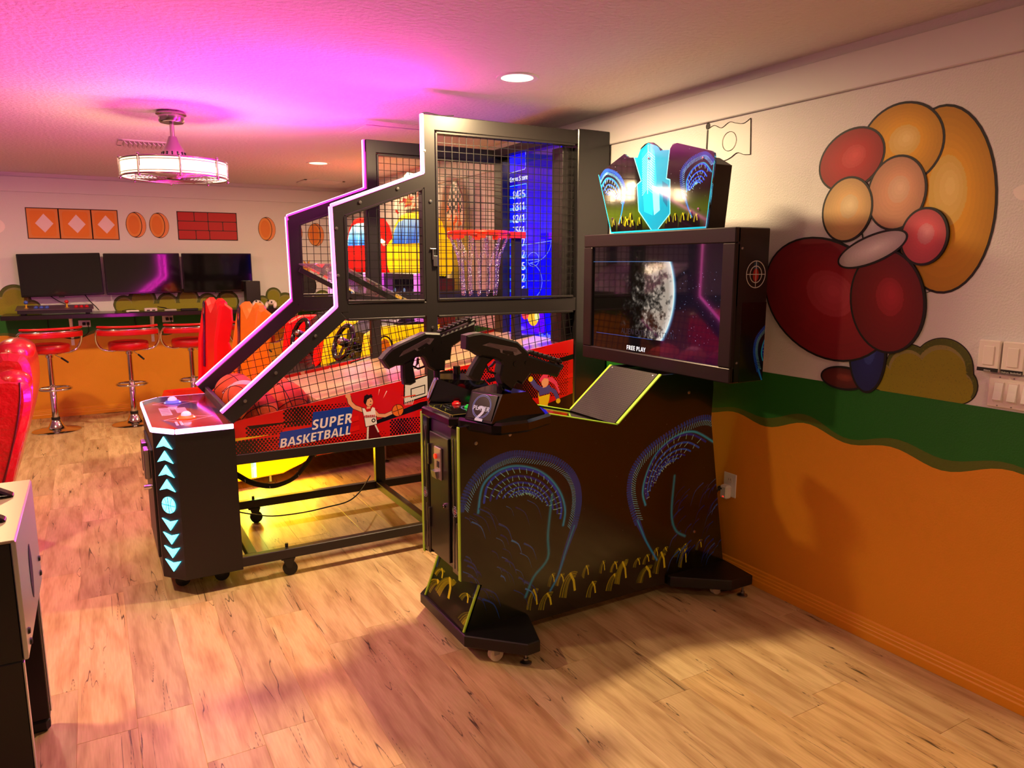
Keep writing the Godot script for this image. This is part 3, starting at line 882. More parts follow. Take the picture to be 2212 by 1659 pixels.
func score_art() -> Art:
	var a := Art.new(512, 1024, Rect2(-4.40, 1.06, 0.62, 1.24), Color(0.02, 0.0, 1.0))
	a.grad(Rect2(-4.40, 1.90, 0.62, 0.40), Color(0.20, 0.06, 0.50), Color(0.04, 0.0, 1.0))
	var w := Color(0.55, 0.65, 1.0)
	var L := func(p: Array): a.stroke(V(p), 0.004, w)
	L.call([-4.18, 1.70, -3.84, 1.72, -3.79, 1.55]); L.call([-4.02, 1.71, -4.02, 1.62]); L.call([-4.18, 1.60, -4.02, 1.605])
	L.call([-4.18, 1.465, -3.78, 1.475])
	for q in [[-4.14, 1.465, 0.16, 0.115, -0.5, 0.5], [-4.09, 1.605, 0.07, 0.045, -1.0, 1.0], [-4.12, 1.715, 0.24, 0.13, -0.5, 0.0]]:
		var c1 := []
		for i in 25: c1.append(Vector2(q[0], q[1]) + Vector2.from_angle(PI * lerpf(q[4], q[5], i / 24.0)) * Vector2(q[2], q[3]))
		a.stroke(c1, 0.004, w)
	a.poly(V([-4.40, 2.18, -4.20, 2.18, -4.19, 2.19, -4.19, 2.30, -4.40, 2.30]), Color(0.0, 0.02, 1.0))
	a.poly(V([-4.40, 2.18, -4.20, 2.18, -4.19, 2.22, -4.40, 2.22]), Color(0.25, 0.08, 1.0))
	a.stroke(V([-4.40, 2.175, -4.20, 2.18, -4.19, 2.19, -4.19, 2.30]), 0.004, Color(0.8, 0.85, 1.0))
	a.poly(V([-4.19, 2.22, -3.78, 2.22, -3.78, 2.27, -4.19, 2.27]), Color(0.05, 0.06, 0.5))
	for i in 10:
		var y := 2.052 - i * 0.0775
		a.poly(V([-4.40, y - 0.033, -4.18, y - 0.033, -4.18, y + 0.036, -4.40, y + 0.036]), Color(0.0, 0.08, 1.0))
		a.stroke([Vector2(-4.40, y + 0.036), Vector2(-4.18, y + 0.036), Vector2(-4.175, y + 0.03), Vector2(-4.175, y - 0.026), Vector2(-4.18, y - 0.032), Vector2(-4.40, y - 0.032)], 0.004, Color(0.4, 0.8, 1.0))
	a.disc(Vector2(-4.09, 1.25), 0.075, Color(1.0, 0.75, 0.2)); a.disc(Vector2(-4.19, 1.26), 0.05, Color(0.95, 0.3, 0.3)); a.disc(Vector2(-4.04, 1.24), 0.03, Color(0.9, 0.95, 0.6))
	for i in 8: a.disc(Vector2(-4.0 + i * 0.028, 1.13 - (i % 3) * 0.008), 0.014, Color(0.4, 0.45, 1.0))
	return a

func side_print() -> ImageTexture:
	# red brick wall print with dots, a player driving to the hoop and a cheering fan
	var a := Art.new(2048, 512, Rect2(0.52, 0.66, 1.98, 0.495), Color(0.80, 0.06, 0.07))
	for i in 70:
		var p := Vector2(rng.randf_range(0.52, 2.5), rng.randf_range(0.66, 1.15))
		var w := rng.randf_range(0.05, 0.10)
		var sk := 0.012
		a.poly([p, p + Vector2(w, sk), p + Vector2(w, sk + 0.028), p + Vector2(0, 0.028)], Color(0.70, 0.04, 0.06).lerp(Color(0.88, 0.10, 0.08), rng.randf()))
		a.stroke([p, p + Vector2(w, sk)], 0.003, Color(0.5, 0.02, 0.04))
	var dk := Color(0.06, 0.03, 0.04)
	a.poly(V([0.62, 0.79, 0.90, 0.806, 0.60, 0.806]), dk)
	a.poly(V([1.22, 0.755, 1.50, 0.838, 1.80, 0.87, 1.80, 0.84, 1.50, 0.80, 1.24, 0.742]), dk)
	a.poly(V([1.90, 0.93, 2.5, 1.04, 2.5, 1.01, 1.92, 0.91]), dk)
	a.poly(V([2.12, 0.70, 2.5, 0.80, 2.5, 0.66, 2.12, 0.66]), dk)
	for band in [[0.53, 0.80, 0.668, 0.735, 0.0085], [0.78, 1.10, 0.785, 0.88, 0.0075], [0.60, 0.78, 0.752, 0.80, 0.007], [1.33, 1.60, 0.68, 0.76, 0.007], [1.55, 1.95, 0.80, 1.0, 0.011], [2.02, 2.46, 0.80, 1.05, 0.009], [0.80, 1.3, 0.668, 0.70, 0.006]]:
		var st: float = 0.0172
		var yy: float = band[2]
		var row := 0
		while yy < band[3]:
			var xx: float = band[0] + (st / 2 if row % 2 else 0.0)
			while xx < band[1]:
				var f: float = 1.0 - 0.75 * absf((xx - band[0]) / (band[1] - band[0]) - 0.2)
				a.disc(Vector2(xx, yy), band[4] * clampf(f, 0.25, 1.0), Color(0.09, 0.03, 0.04), -1.0, 8)
				xx += st
			yy += st * 0.62
			row += 1
	a.poly(V([0.52, 0.735, 0.72, 0.752, 0.52, 0.752]), Color(0.90, 0.75, 0.12))
	# blue plates behind the lettering
	var bl := Color(0.10, 0.25, 0.70)
	a.poly(V([0.912, 0.766, 0.99, 0.768, 1.115, 0.780, 1.130, 0.850, 1.05, 0.850, 0.990, 0.844, 0.922, 0.842]), bl)
	a.poly(V([0.745, 0.684, 0.90, 0.690, 1.105, 0.712, 1.118, 0.778, 1.05, 0.780, 0.90, 0.766, 0.757, 0.758]), bl)
	# backboard, hoop
	a.poly(V([1.405, 0.836, 1.56, 0.87, 1.56, 0.99, 1.41, 0.955]), dk)
	a.poly(V([1.412, 0.845, 1.555, 0.876, 1.555, 0.982, 1.417, 0.948]), Color(0.85, 0.85, 0.86))
	a.stroke(V([1.45, 0.87, 1.45, 0.915, 1.53, 0.93, 1.53, 0.885]), 0.005, dk, true)
	for i in 6: a.stroke([Vector2(1.41 + i * 0.012, 0.872), Vector2(1.415 + i * 0.008, 0.83)], 0.003, Color(0.9, 0.9, 0.9))
	a.stroke(V([1.40, 0.873, 1.475, 0.880]), 0.006, Color(0.85, 0.2, 0.1))
	# player
	var skin := Color(0.92, 0.66, 0.50)
	var ink := Color(0.12, 0.05, 0.05)
	a.poly(V([1.20, 0.745, 1.246, 0.74, 1.275, 0.668, 1.225, 0.668, 1.19, 0.668]), Color(0.35, 0.04, 0.07))
	a.stroke(V([1.205, 0.745, 1.20, 0.668]), 0.010, Color(0.9, 0.9, 0.9)); a.stroke(V([1.245, 0.74, 1.262, 0.70]), 0.008, Color(0.9, 0.9, 0.9))
	a.stroke(V([1.107, 0.905, 1.114, 0.872, 1.135, 0.848, 1.188, 0.822]), 0.026, ink); a.stroke(V([1.107, 0.905, 1.114, 0.872, 1.135, 0.848, 1.188, 0.822]), 0.021, skin)
	a.disc(Vector2(1.104, 0.910), 0.014, skin)
	a.stroke(V([1.232, 0.825, 1.262, 0.79, 1.30, 0.785, 1.345, 0.80]), 0.022, ink); a.stroke(V([1.232, 0.825, 1.262, 0.79, 1.30, 0.785, 1.345, 0.80]), 0.018, skin)
	a.poly(V([1.175, 0.838, 1.19, 0.835, 1.20, 0.815, 1.222, 0.817, 1.232, 0.838, 1.245, 0.832, 1.25, 0.79, 1.256, 0.745, 1.192, 0.735, 1.186, 0.78]), Color(0.94, 0.94, 0.96))
	a.stroke(V([1.175, 0.838, 1.186, 0.78, 1.192, 0.735, 1.256, 0.745, 1.25, 0.79]), 0.003, ink)
	a.disc(Vector2(1.236, 0.766), 0.011, ink); a.disc(Vector2(1.236, 0.766), 0.006, Color(0.9, 0.9, 0.9))
	a.poly(V([1.20, 0.83, 1.22, 0.832, 1.224, 0.85, 1.204, 0.85]), skin)
	a.disc(Vector2(1.214, 0.868), 0.023, ink, 0.027); a.disc(Vector2(1.216, 0.866), 0.020, skin, 0.024)
	a.poly(V([1.185, 0.870, 1.19, 0.900, 1.205, 0.908, 1.215, 0.902, 1.228, 0.908, 1.236, 0.890, 1.222, 0.888, 1.205, 0.880, 1.198, 0.858, 1.19, 0.858]), ink)
	a.disc(Vector2(1.224, 0.870), 0.003, ink); a.stroke(V([1.218, 0.852, 1.228, 0.853]), 0.003, ink)
	a.disc(Vector2(1.372, 0.806), 0.034, ink); a.disc(Vector2(1.372, 0.806), 0.031, Color(0.90, 0.45, 0.10)); a.stroke(V([1.345, 0.80, 1.40, 0.815]), 0.003, ink); a.stroke(V([1.365, 0.835, 1.38, 0.776]), 0.003, ink)
	a.poly(V([1.265, 0.895, 1.272, 0.93, 1.275, 0.93]), Color.WHITE); a.poly(V([1.29, 0.875, 1.315, 0.915, 1.312, 0.918]), Color.WHITE)
	# cheering fan in a blue and yellow top, pink hair
	var pur := Color(0.30, 0.28, 0.58)
	for k in 4: a.stroke(smooth(V([2.315, 0.90, 2.345 + k * 0.008, 0.905 - k * 0.012, 2.385 + k * 0.006, 0.87 - k * 0.02])), 0.012, Color(0.90, 0.25, 0.42))
	a.stroke(V([2.205, 0.905, 2.235, 0.865, 2.275, 0.84]), 0.030, pur); a.disc(Vector2(2.20, 0.91), 0.016, Color(0.90, 0.78, 0.12))
	a.stroke(V([2.325, 0.845, 2.37, 0.82, 2.392, 0.775]), 0.026, pur); a.disc(Vector2(2.395, 0.762), 0.016, Color(0.90, 0.78, 0.12))
	a.poly(V([2.262, 0.855, 2.335, 0.865, 2.335, 0.815, 2.255, 0.805]), pur)
	a.poly(V([2.25, 0.83, 2.262, 0.80, 2.335, 0.81, 2.33, 0.775, 2.32, 0.745, 2.262, 0.745]), Color(0.92, 0.80, 0.12))
	a.poly(V([2.265, 0.745, 2.32, 0.745, 2.328, 0.72, 2.262, 0.72]), skin)
	a.disc(Vector2(2.30, 0.885), 0.026, skin, 0.030); a.poly(V([2.285, 0.85, 2.312, 0.855, 2.31, 0.875, 2.288, 0.87]), skin)
	a.stroke(V([2.27, 0.90, 2.29, 0.92, 2.32, 0.915]), 0.022, Color(0.90, 0.25, 0.42))
	return a.tex()

func balls() -> void:
	var oj := mat(Color(0.80, 0.30, 0.10), 0.6)
	var peb := noise_tex(FastNoiseLite.TYPE_CELLULAR, 0.09, 1, 4, 256)
	bumpy(oj, peb, 0.08, 6.0)
	var pale := mat(Color(0.86, 0.66, 0.62), 0.55)
	bumpy(pale, peb, 0.08, 6.0)
	var R := 0.113
	for b in [[Vector3(0.672, 0.849, -4.36), "orange basketball with a small lettered patch at the front of the trough", 0.4, 0],
			[Vector3(0.67, 0.849, -4.06), "orange basketball with a wide pale pink stripe", -0.5, 1],
			[Vector3(0.853, 0.849, -4.22), "orange basketball at the back of the trough by the far cage", 1.1, 0],
			[Vector3(0.853, 0.849, -3.915), "large orange basketball behind the wire near the lane", 0.2, 2],
			[Vector3(0.668, 0.849, -3.78), "orange basketball low behind the wire in the trough corner", 2.0, 2]]:
		var o := thing("basketball", b[0] - Vector3(0, R, 0), b[1], "basketball", "basketballs in the machine's trough")
		var rb := Basis.from_euler(Vector3(0.5 + b[2], b[2] * 1.7, 0.4))
		var g := G.new()
		g.t = Transform3D(rb, b[0])
		g.ball(Vector3.ZERO, R, 36)
		part(o, "ball_skin", g, oj)
		var s := G.new()
		s.t = Transform3D(rb, b[0])
		s.ring(Vector3.ZERO, R, 0.0022, Vector3.UP, 48, 6).ring(Vector3.ZERO, R, 0.0022, Vector3.RIGHT, 48, 6)
		for sg in [-1, 1]: s.ring(Vector3(0, 0, sg * 0.062), sqrt(R * R - 0.062 * 0.062), 0.0022, Vector3.BACK, 40, 6)
		part(o, "seam", s, mat(Color(0.10, 0.04, 0.03), 0.6))
		if b[3] == 1:
			var p := G.new()
			p.t = Transform3D(Basis(Vector3(-0.35, 0.25, 0.9).normalized().cross(Vector3.UP).normalized(), 0.9), b[0])
			var pr := []
			for i in 9:
				var an := 0.20 + i * 0.085
				pr.append(Vector2((R + 0.0012) * cos(an), (R + 0.0012) * sin(an)))
			p.lathe(pr, Vector3.ZERO, 40)
			part(o, "pale_stripe", p, pale)
		elif b[3] == 0:
			# lettered patch facing the camera
			var d: Vector3 = (Vector3(0, 1.5, 0.3) - b[0]).normalized() + Vector3(-0.42, 0.10, -0.10)
			d = d.normalized()
			var c: Vector3 = b[0] + d * (R + 0.0005)
			var ux := Vector3.UP.cross(d).normalized()
			ux = ux.rotated(d, -0.9)
			var uy := d.cross(ux)
			var pt := part(o, "patch", G.new().box(c, Vector3(0.042, 0.042, 0.003), 0.001, Basis(ux, uy, d)), mat(Color(0.55, 0.08, 0.05), 0.5))
			text(pt, "lettering", "MO", 0.013, c + d * 0.0022 + uy * 0.003, ux, uy, M.white, 0.0008)
			text(pt, "lettering", "HS", 0.013, c + d * 0.0022 - uy * 0.016, ux, uy, M.white, 0.0008)

# ---------------------------------------------------------------- two-player shooting cabinet
func rocks(a: Art, x0: float, x1: float, y0: float, hgt: float, k: int) -> void:
	# a row of dark mossy boulders rim-lit in yellow
	for i in k:
		var cx := lerpf(x0, x1, (i + rng.randf_range(0.2, 0.8)) / k)
		var hh := hgt * rng.randf_range(0.65, 1.1)
		var wd := (x1 - x0) / k * rng.randf_range(0.45, 0.7)
		var pts := []
		for q in 13:
			var an := PI * q / 12
			pts.append(Vector2(cx + cos(an) * wd, y0 + pow(sin(an), 0.6) * hh))
		a.poly(pts, Color(0.03, 0.03, 0.015))
		for e in 10:
			var f := 0.45 + 0.05 * e + rng.randf_range(0, 0.2)
			var st := []
			for q in range(1, 9):
				var an := PI * 0.95 - PI * 0.62 * q / 9.0
				st.append(Vector2(cx + cos(an) * wd * f, y0 + pow(sin(an), 0.7) * hh * (0.78 + 0.22 * f)))
			a.stroke(st, wd * 0.07, Color(0.62, 0.60, 0.05, 1.0).lerp(Color(0.22, 0.26, 0.03), rng.randf()))
		a.stroke([Vector2(cx - wd * 0.2, y0 + hh * 0.98), Vector2(cx + wd * 0.05, y0 + hh * 0.8), Vector2(cx + wd * 0.15, y0 + hh * 0.55)], wd * 0.16, Color(0.85, 0.85, 0.15))

func frond(a: Art, outer: Array, inner: Array, tail: Array, tooth: float, bright := 1.0) -> void:
	# a curled, saw-edged blue plume
	var o := smooth(outer, 8)
	var n := smooth(inner, 8)
	var rim := Color(0.08, 0.42, 0.62) * bright
	a.glow(o, tooth * 0.7, Color(0.03, 0.18, 0.34) * bright)
	var fill := o.duplicate()
	var back := n.duplicate()
	back.reverse()
	fill.append_array(back)
	a.poly(fill, Color(0.015, 0.03, 0.12))
	var step := maxi(1, int(o.size() / 46.0))
	for i in range(0, o.size() - 1, step):
		var p: Vector2 = o[i]
		var d: Vector2 = (o[i + 1] - o[i]).normalized().orthogonal()
		if d.dot(p - n[mini(n.size() - 1, int(float(i) / o.size() * n.size()))]) < 0: d = -d
		a.stroke([p - d * tooth * 0.5, p + d * tooth * 0.9], tooth * 0.45, Color(0.04, 0.15, 0.42) * bright)
		a.stroke([p - d * tooth * 1.6, p - d * tooth * 0.4 + Vector2(d.y, -d.x) * tooth * 0.8], tooth * 0.16, Color(0.25, 0.45, 0.85) * bright)
	a.glow(n, tooth * 0.5, rim)
	if tail.size():
		var t := smooth(tail, 6)
		a.stroke(t, tooth * 1.6, Color(0.05, 0.14, 0.40) * bright, false, true)
		a.glow(t, tooth * 0.5, Color(0.06, 0.35, 0.55) * bright)
	# feathered strokes curling inside
	var c := Vector2.ZERO
	for p in n: c += p / n.size()
	for k in 7:
		var f := 0.90 - k * 0.11
		var st := []
		for i in range(int(n.size() * (0.05 + 0.03 * k)), int(n.size() * (0.98 - 0.06 * k))):
			st.append(c + (n[i] - c) * f + Vector2(0.0, -0.03 * k * f))
		if st.size() > 3:
			a.stroke(st, tooth * (0.55 - 0.05 * k), Color(0.03, 0.08, 0.40).lerp(Color(0.06, 0.22, 0.72), rng.randf()) * bright)
			for q in range(2, st.size() - 1, 3):
				a.stroke([st[q], st[q] + (c - st[q]) * 0.10 + Vector2(rng.randf_range(-0.01, 0.01), -0.012)], tooth * 0.14, Color(0.35, 0.60, 1.0) * bright)

func cabinet_art() -> ImageTexture:
	var a := Art.new(1400, 990, Rect2(1.17, 0.06, 1.49, 1.03), Color(0.018, 0.010, 0.012))
	for y in range(int(990 * 0.66), 990):
		var f := (y - 990 * 0.66) / (990 * 0.34)
		a.im.fill_rect(Rect2i(0, y, 1400, 1), Color(0.018, 0.010, 0.012).lerp(Color(0.11, 0.14, 0.03), sin(f * PI) * 0.9))
	for i in 60:
		a.disc(Vector2(rng.randf_range(1.5, 2.5), rng.randf_range(0.35, 0.95)), rng.randf_range(0.0004, 0.0014), Color(0.7, 0.65, 0.6), -1.0, 6)
	rocks(a, 1.6, 2.5, 0.16, 0.10, 14)
	rocks(a, 1.46, 2.42, 0.05, 0.19, 9)
	frond(a, V([1.195, 0.62, 1.227, 0.703, 1.29, 0.773, 1.359, 0.805, 1.436, 0.816, 1.527, 0.798, 1.622, 0.769, 1.70, 0.714, 1.741, 0.651, 1.755, 0.586, 1.75, 0.523, 1.731, 0.451]), V([1.269, 0.60, 1.289, 0.704, 1.347, 0.754, 1.43, 0.769, 1.528, 0.744, 1.604, 0.694, 1.662, 0.618, 1.686, 0.54, 1.677, 0.473]), V([1.735, 0.46, 1.692, 0.354, 1.654, 0.251, 1.615, 0.19]), 0.020, 1.7)
	frond(a, V([2.56, 0.83, 2.48, 0.855, 2.369, 0.84, 2.23, 0.79, 2.127, 0.737, 2.055, 0.663, 2.036, 0.576, 2.054, 0.489, 2.09, 0.40]), V([2.539, 0.734, 2.411, 0.799, 2.293, 0.788, 2.187, 0.723, 2.131, 0.634, 2.111, 0.552, 2.129, 0.488]), V([2.085, 0.42, 2.11, 0.37, 2.143, 0.306, 2.209, 0.205]), 0.020, 1.9)
	# loose blue brush sweeps below each plume
	for s in [[1.19, 1.50, 0.22, 0.62, 1.0], [2.33, 2.63, 0.16, 0.55, -1.0]]:
		for i in 46:
			var p := Vector2(rng.randf_range(s[0], s[1]), rng.randf_range(s[2], s[3]))
			var L := rng.randf_range(0.03, 0.11)
			a.stroke(smooth([p, p + Vector2(L * 0.5 * s[4], -L * 0.35), p + Vector2(L * 0.75 * s[4], -L)], 4), rng.randf_range(0.002, 0.010), Color(0.03, 0.10, 0.50).lerp(Color(0.30, 0.62, 1.0), rng.randf() * rng.randf()), false, true)
	a.glow(smooth(V([1.62, 0.62, 1.60, 0.45, 1.60, 0.34, 1.53, 0.27, 1.49, 0.19]), 5), 0.012, Color(0.08, 0.60, 0.80))
	a.glow(smooth(V([2.30, 0.60, 2.29, 0.42, 2.32, 0.33, 2.38, 0.29]), 5), 0.012, Color(0.08, 0.60, 0.80))
	return a.tex()

func gun(par: Node3D, T: Transform3D, label: String) -> void:
	var body := PV([1.024, 1.187, 1.045, 1.210, 1.070, 1.231, 1.101, 1.245, 1.220, 1.290, 1.263, 1.286, 1.289, 1.284, 1.295, 1.276, 1.457, 1.325, 1.457, 1.284, 1.345, 1.222, 1.338, 1.167, 1.313, 1.163, 1.310, 1.120, 1.260, 1.122, 1.232, 1.140, 1.214, 1.180, 1.203, 1.188, 1.178, 1.186, 1.119, 1.157, 1.086, 1.156, 1.053, 1.144])
	var g := G.new()
	g.t = T
	g.prism(body, Vector3(0, 0, -0.030), Vector3.RIGHT, Vector3.UP, Vector3(0, 0, 0.060), 0.007)
	var o := part(par, "mounted_gun", g, M.black, label)
	var h := G.new()
	h.t = T
	h.prism(PV([1.119, 1.165, 1.178, 1.186, 1.166, 1.150, 1.176, 1.092, 1.178, 1.078, 1.153, 1.067, 1.124, 1.071, 1.119, 1.10]), Vector3(0, 0, -0.021), Vector3.RIGHT, Vector3.UP, Vector3(0, 0, 0.042), 0.008)
	part(o, "grip", h, M.rubber)
	var tr := G.new()
	tr.t = T
	tr.prism(PV([1.190, 1.180, 1.200, 1.178, 1.196, 1.155, 1.180, 1.140, 1.188, 1.158]), Vector3(0, 0, -0.006), Vector3.RIGHT, Vector3.UP, Vector3(0, 0, 0.012), 0.002)
	part(o, "trigger", tr, mat(Color(0.25, 0.10, 0.20), 0.3))
	var gd := G.new()
	gd.t = T
	gd.tube([Vector3(1.168, 1.148, 0), Vector3(1.195, 1.133, 0), Vector3(1.225, 1.142, 0)], 0.005, 6)
	part(o, "trigger_guard", gd, M.black)
	for s in [1, -1]:
		var st := G.new()
		st.t = T
		st.prism(PV([1.098, 1.194, 1.117, 1.217, 1.228, 1.267, 1.259, 1.263, 1.240, 1.240, 1.221, 1.237, 1.214, 1.225, 1.180, 1.214, 1.169, 1.222]), Vector3(0, 0, 0.0302 * s), Vector3.RIGHT, Vector3.UP, Vector3(0, 0, 0.0012 * s))
		var sp := part(o, "grey_side_plate", st, mat(Color(0.55, 0.50, 0.54), 0.4))
		var ln := G.new()
		ln.t = T
		for k in 3:
			var q := Vector2(-0.0055, 0.0125) * (k - 1) * 0.36
			ln.bar(Vector3(1.112 + q.x, 1.207 + q.y, 0.0318 * s), Vector3(1.236 + q.x, 1.259 + q.y, 0.0318 * s), 0.0016, 0.001, Vector3.BACK, 0.0)
		part(sp, "stripe", ln, mat(Color(0.25, 0.06, 0.12), 0.4))
		var ej := G.new()
		ej.t = T
		ej.prism(PV([1.180, 1.226, 1.222, 1.246, 1.232, 1.240, 1.205, 1.222, 1.186, 1.218]), Vector3(0, 0, 0.0316 * s), Vector3.RIGHT, Vector3.UP, Vector3(0, 0, 0.003 * s), 0.001)
		part(sp, "ejection_port", ej, M.black)
	var rl := G.new()
	rl.t = T
	rl.bar(Vector3(1.292, 1.287, 0), Vector3(1.450, 1.340, 0), 0.012, 0.036, Vector3.BACK, 0.003)
	for k in 7:
		var f := (k + 0.7) / 7.6
		rl.bar(Vector3(1.292, 1.287, 0).lerp(Vector3(1.450, 1.340, 0), f) + Vector3(-0.003, 0.006, 0), Vector3(1.292, 1.287, 0).lerp(Vector3(1.450, 1.340, 0), f) + Vector3(0.005, 0.009, 0), 0.010, 0.040, Vector3.BACK, 0.002)
	part(o, "barrel_shroud", rl, M.frame)
	var br := G.new()
	br.t = T
	br.rod(Vector3(1.44, 1.318, 0), Vector3(1.468, 1.327, 0), 0.012, 14).rod(Vector3(1.43, 1.285, 0), Vector3(1.463, 1.296, 0), 0.018, 14)
	for s in [1, -1]: br.rod(Vector3(1.262, 1.215, 0.029 * s), Vector3(1.262, 1.215, 0.033 * s), 0.011, 14).rod(Vector3(1.30, 1.245, 0.029 * s), Vector3(1.30, 1.245, 0.033 * s), 0.008, 12)
	part(o, "muzzle", br, M.black).set_meta("kind", "stuff")

func shooter() -> void:
	var o := thing("shooting_arcade_cabinet", Vector3(1.9, 0, -2.68), "black two-gun arcade shooting cabinet with blue plume art and a wide screen", "arcade machine")
	var zc := -2.68
	var art := cabinet_art()
	var am := texm(art, 0.22, 0.5)
	var R := Rect2(1.17, 0.06, 1.49, 1.03)
	var side := PV([1.192, 0.33, 1.192, 0.955, 1.583, 0.968, 1.958, 0.879, 2.20, 1.082, 2.515, 1.082, 2.524, 1.005, 2.519, 0.847, 2.58, 0.479, 2.642, 0.115, 2.642, 0.075, 1.30, 0.068, 1.200, 0.10, 1.268, 0.298])
	for sd in [[-2.49, 1], [-2.87, -1]]:
		part(o, "side_panel", G.new().prism(side, Vector3(0, 0, sd[0]), Vector3.RIGHT, Vector3.UP, Vector3(0, 0, -0.018 * sd[1]), 0.0, R), am)
		var bolts := G.new()
		for q in [Vector2(1.262, 0.885), Vector2(1.415, 0.902), Vector2(2.37, 0.99), Vector2(2.44, 0.30)]:
			bolts.lathe([Vector2(0.008, 0), Vector2(0.007, 0.003), Vector2(0, 0.004)], Vector3(q.x, q.y, sd[0]), 12, Basis(Vector3.RIGHT, Vector3(0, 0, sd[1]), Vector3(0, -sd[1], 0)))
		part(o, "bolt", bolts, M.steel).set_meta("kind", "stuff")
		# yellow-green edge strips
		var lm := G.new()
		var zz: float = sd[0] - 0.009 * sd[1]
		lm.bar(Vector3(1.190, 0.325, zz), Vector3(1.190, 0.955, zz), 0.006, 0.020, Vector3.BACK, 0.002)
		part(o, "edge_strip", lm, M.lime)
		lm = G.new()
		lm.bar(Vector3(1.962, 0.884, zz), Vector3(2.202, 1.086, zz), 0.006, 0.020, Vector3.BACK, 0.002).bar(Vector3(1.585, 0.971, zz), Vector3(1.958, 0.882, zz), 0.005, 0.020, Vector3.BACK, 0.002)
		part(o, "edge_strip", lm, M.lime)
	# body between the panels
	var bodym := mat(Color(0.06, 0.05, 0.05), 0.28, 0.0, 0.3)
	part(o, "front_column", G.new().bx(1.205, 1.60, 0.34, 0.952, -2.853, -2.507, 0.002), bodym)
	part(o, "rear_body", G.new().prism(PV([1.60, 0.075, 1.60, 0.955, 1.955, 0.872, 2.20, 1.074, 2.50, 1.074, 2.505, 0.85, 2.62, 0.12, 2.62, 0.075]), Vector3(0, 0, -2.853), Vector3.RIGHT, Vector3.UP, Vector3(0, 0, 0.346)), M.blackgloss)
	part(o, "sloping_deck", G.new().prism(PV([1.583, 0.957, 1.583, 0.966, 1.955, 0.877, 1.955, 0.868]), Vector3(0, 0, -2.851), Vector3.RIGHT, Vector3.UP, Vector3(0, 0, 0.342)), mat(Color(0.16, 0.13, 0.09), 0.12, 0.0, 1.0))
	var spm := mat(Color(0.16, 0.11, 0.13), 0.5, 0.4)
	var grid := Image.create(256, 256, false, Image.FORMAT_L8)
	grid.fill(Color.WHITE)
	for y in 16:
		for x in 16:
			for dy in 9:
				for dx in 9:
					if Vector2(dx - 4, dy - 4).length() < 4.6: grid.set_pixel((x * 16 + dx + (8 if y % 2 else 0)) % 256, y * 16 + dy, Color.BLACK)
	var gt := ImageTexture.create_from_image(grid)
	spm.albedo_texture = gt
	spm.heightmap_enabled = true; spm.heightmap_texture = gt; spm.heightmap_scale = 0.15
	spm.uv1_triplanar = true; spm.uv1_scale = Vector3.ONE * 9.0
	part(o, "speaker_grille", G.new().prism(PV([1.958, 0.876, 2.20, 1.079, 2.194, 1.086, 1.952, 0.884]), Vector3(0, 0, -2.851), Vector3.RIGHT, Vector3.UP, Vector3(0, 0, 0.342)), spm)
	var sc := G.new()
	for q in [Vector2(1.97, 0.889), Vector2(2.185, 1.075)]:
		for z in [-2.83, -2.53]: sc.lathe([Vector2(0.006, 0), Vector2(0.004, 0.005), Vector2(0, 0.006)], Vector3(q.x, q.y, z), 10, Basis.from_euler(Vector3(0, 0, 0.7)))
	part(o, "screw", sc, M.steel)
	# front face: grooved pillars, coin door
	for z in [-2.835, -2.535]: part(o, "pillar_trim", G.new().bx(1.190, 1.206, 0.335, 0.945, z - 0.035, z + 0.035, 0.006), M.blackgloss)
	for z in [-2.835, -2.535]:
		var cg := G.new()
		for q in [[-0.012, 0.60, 0.90], [0.016, 0.62, 0.90], [-0.012, 0.36, 0.58], [0.016, 0.36, 0.56]]: cg.bx(1.187, 1.191, q[1], q[2], z + q[0] - 0.002, z + q[0] + 0.002, 0.0008)
		part(o, "chrome_line", cg, M.steel)
		var bg := target_badge(o, Vector3(1.1885, 0.605, z + 0.002), Vector3(0, 0, 1), Vector3.UP, Vector3(-1, 0, 0), 0.021)
		bg.set_meta("label", "round crosshair badge")
	var cd := part(o, "coin_door", G.new().bx(1.192, 1.207, 0.36, 0.885, -2.785, -2.60, 0.003), mat(Color(0.10, 0.09, 0.06), 0.3, 0.0, 0.3))
	var cm := part(cd, "coin_plate", G.new().bx(1.183, 1.193, 0.70, 0.835, -2.722, -2.655, 0.003), mat(Color(0.72, 0.66, 0.68), 0.3, 0.8))
	cm.set_meta("label", "silver coin plate with a red button")
	part(cd, "reject_button", G.new().rod(Vector3(1.184, 0.795, -2.70), Vector3(1.176, 0.795, -2.70), 0.011, 14), glowm(Color(1.0, 0.2, 0.05), 0.5, Color(0.8, 0.1, 0.05)))
	part(cd, "coin_return", G.new().prism(PV([0, 0, 0, 0.03, -0.018, 0.03, -0.012, 0]), Vector3(1.184, 0.705, -2.72), Vector3.RIGHT, Vector3.UP, Vector3(0, 0, 0.045), 0.001), M.steel)
	part(cd, "coin_entry", G.new().bx(1.181, 1.184, 0.752, 0.778, -2.69, -2.684, 0.0005).bx(1.181, 1.184, 0.752, 0.778, -2.676, -2.670, 0.0005), M.ink)
	part(cd, "door_lock", G.new().rod(Vector3(1.193, 0.600, -2.628), Vector3(1.180, 0.600, -2.628), 0.013, 16).rod(Vector3(1.181, 0.600, -2.628), Vector3(1.178, 0.600, -2.628), 0.006, 10), M.chrome)
	part(cd, "hinge", G.new().bx(1.184, 1.194, 0.74, 0.83, -2.792, -2.780, 0.002).bx(1.184, 1.194, 0.46, 0.55, -2.792, -2.780, 0.002), M.frame)
	# kick flap and feet
	var fm := texm(art, 0.25, 0.5)
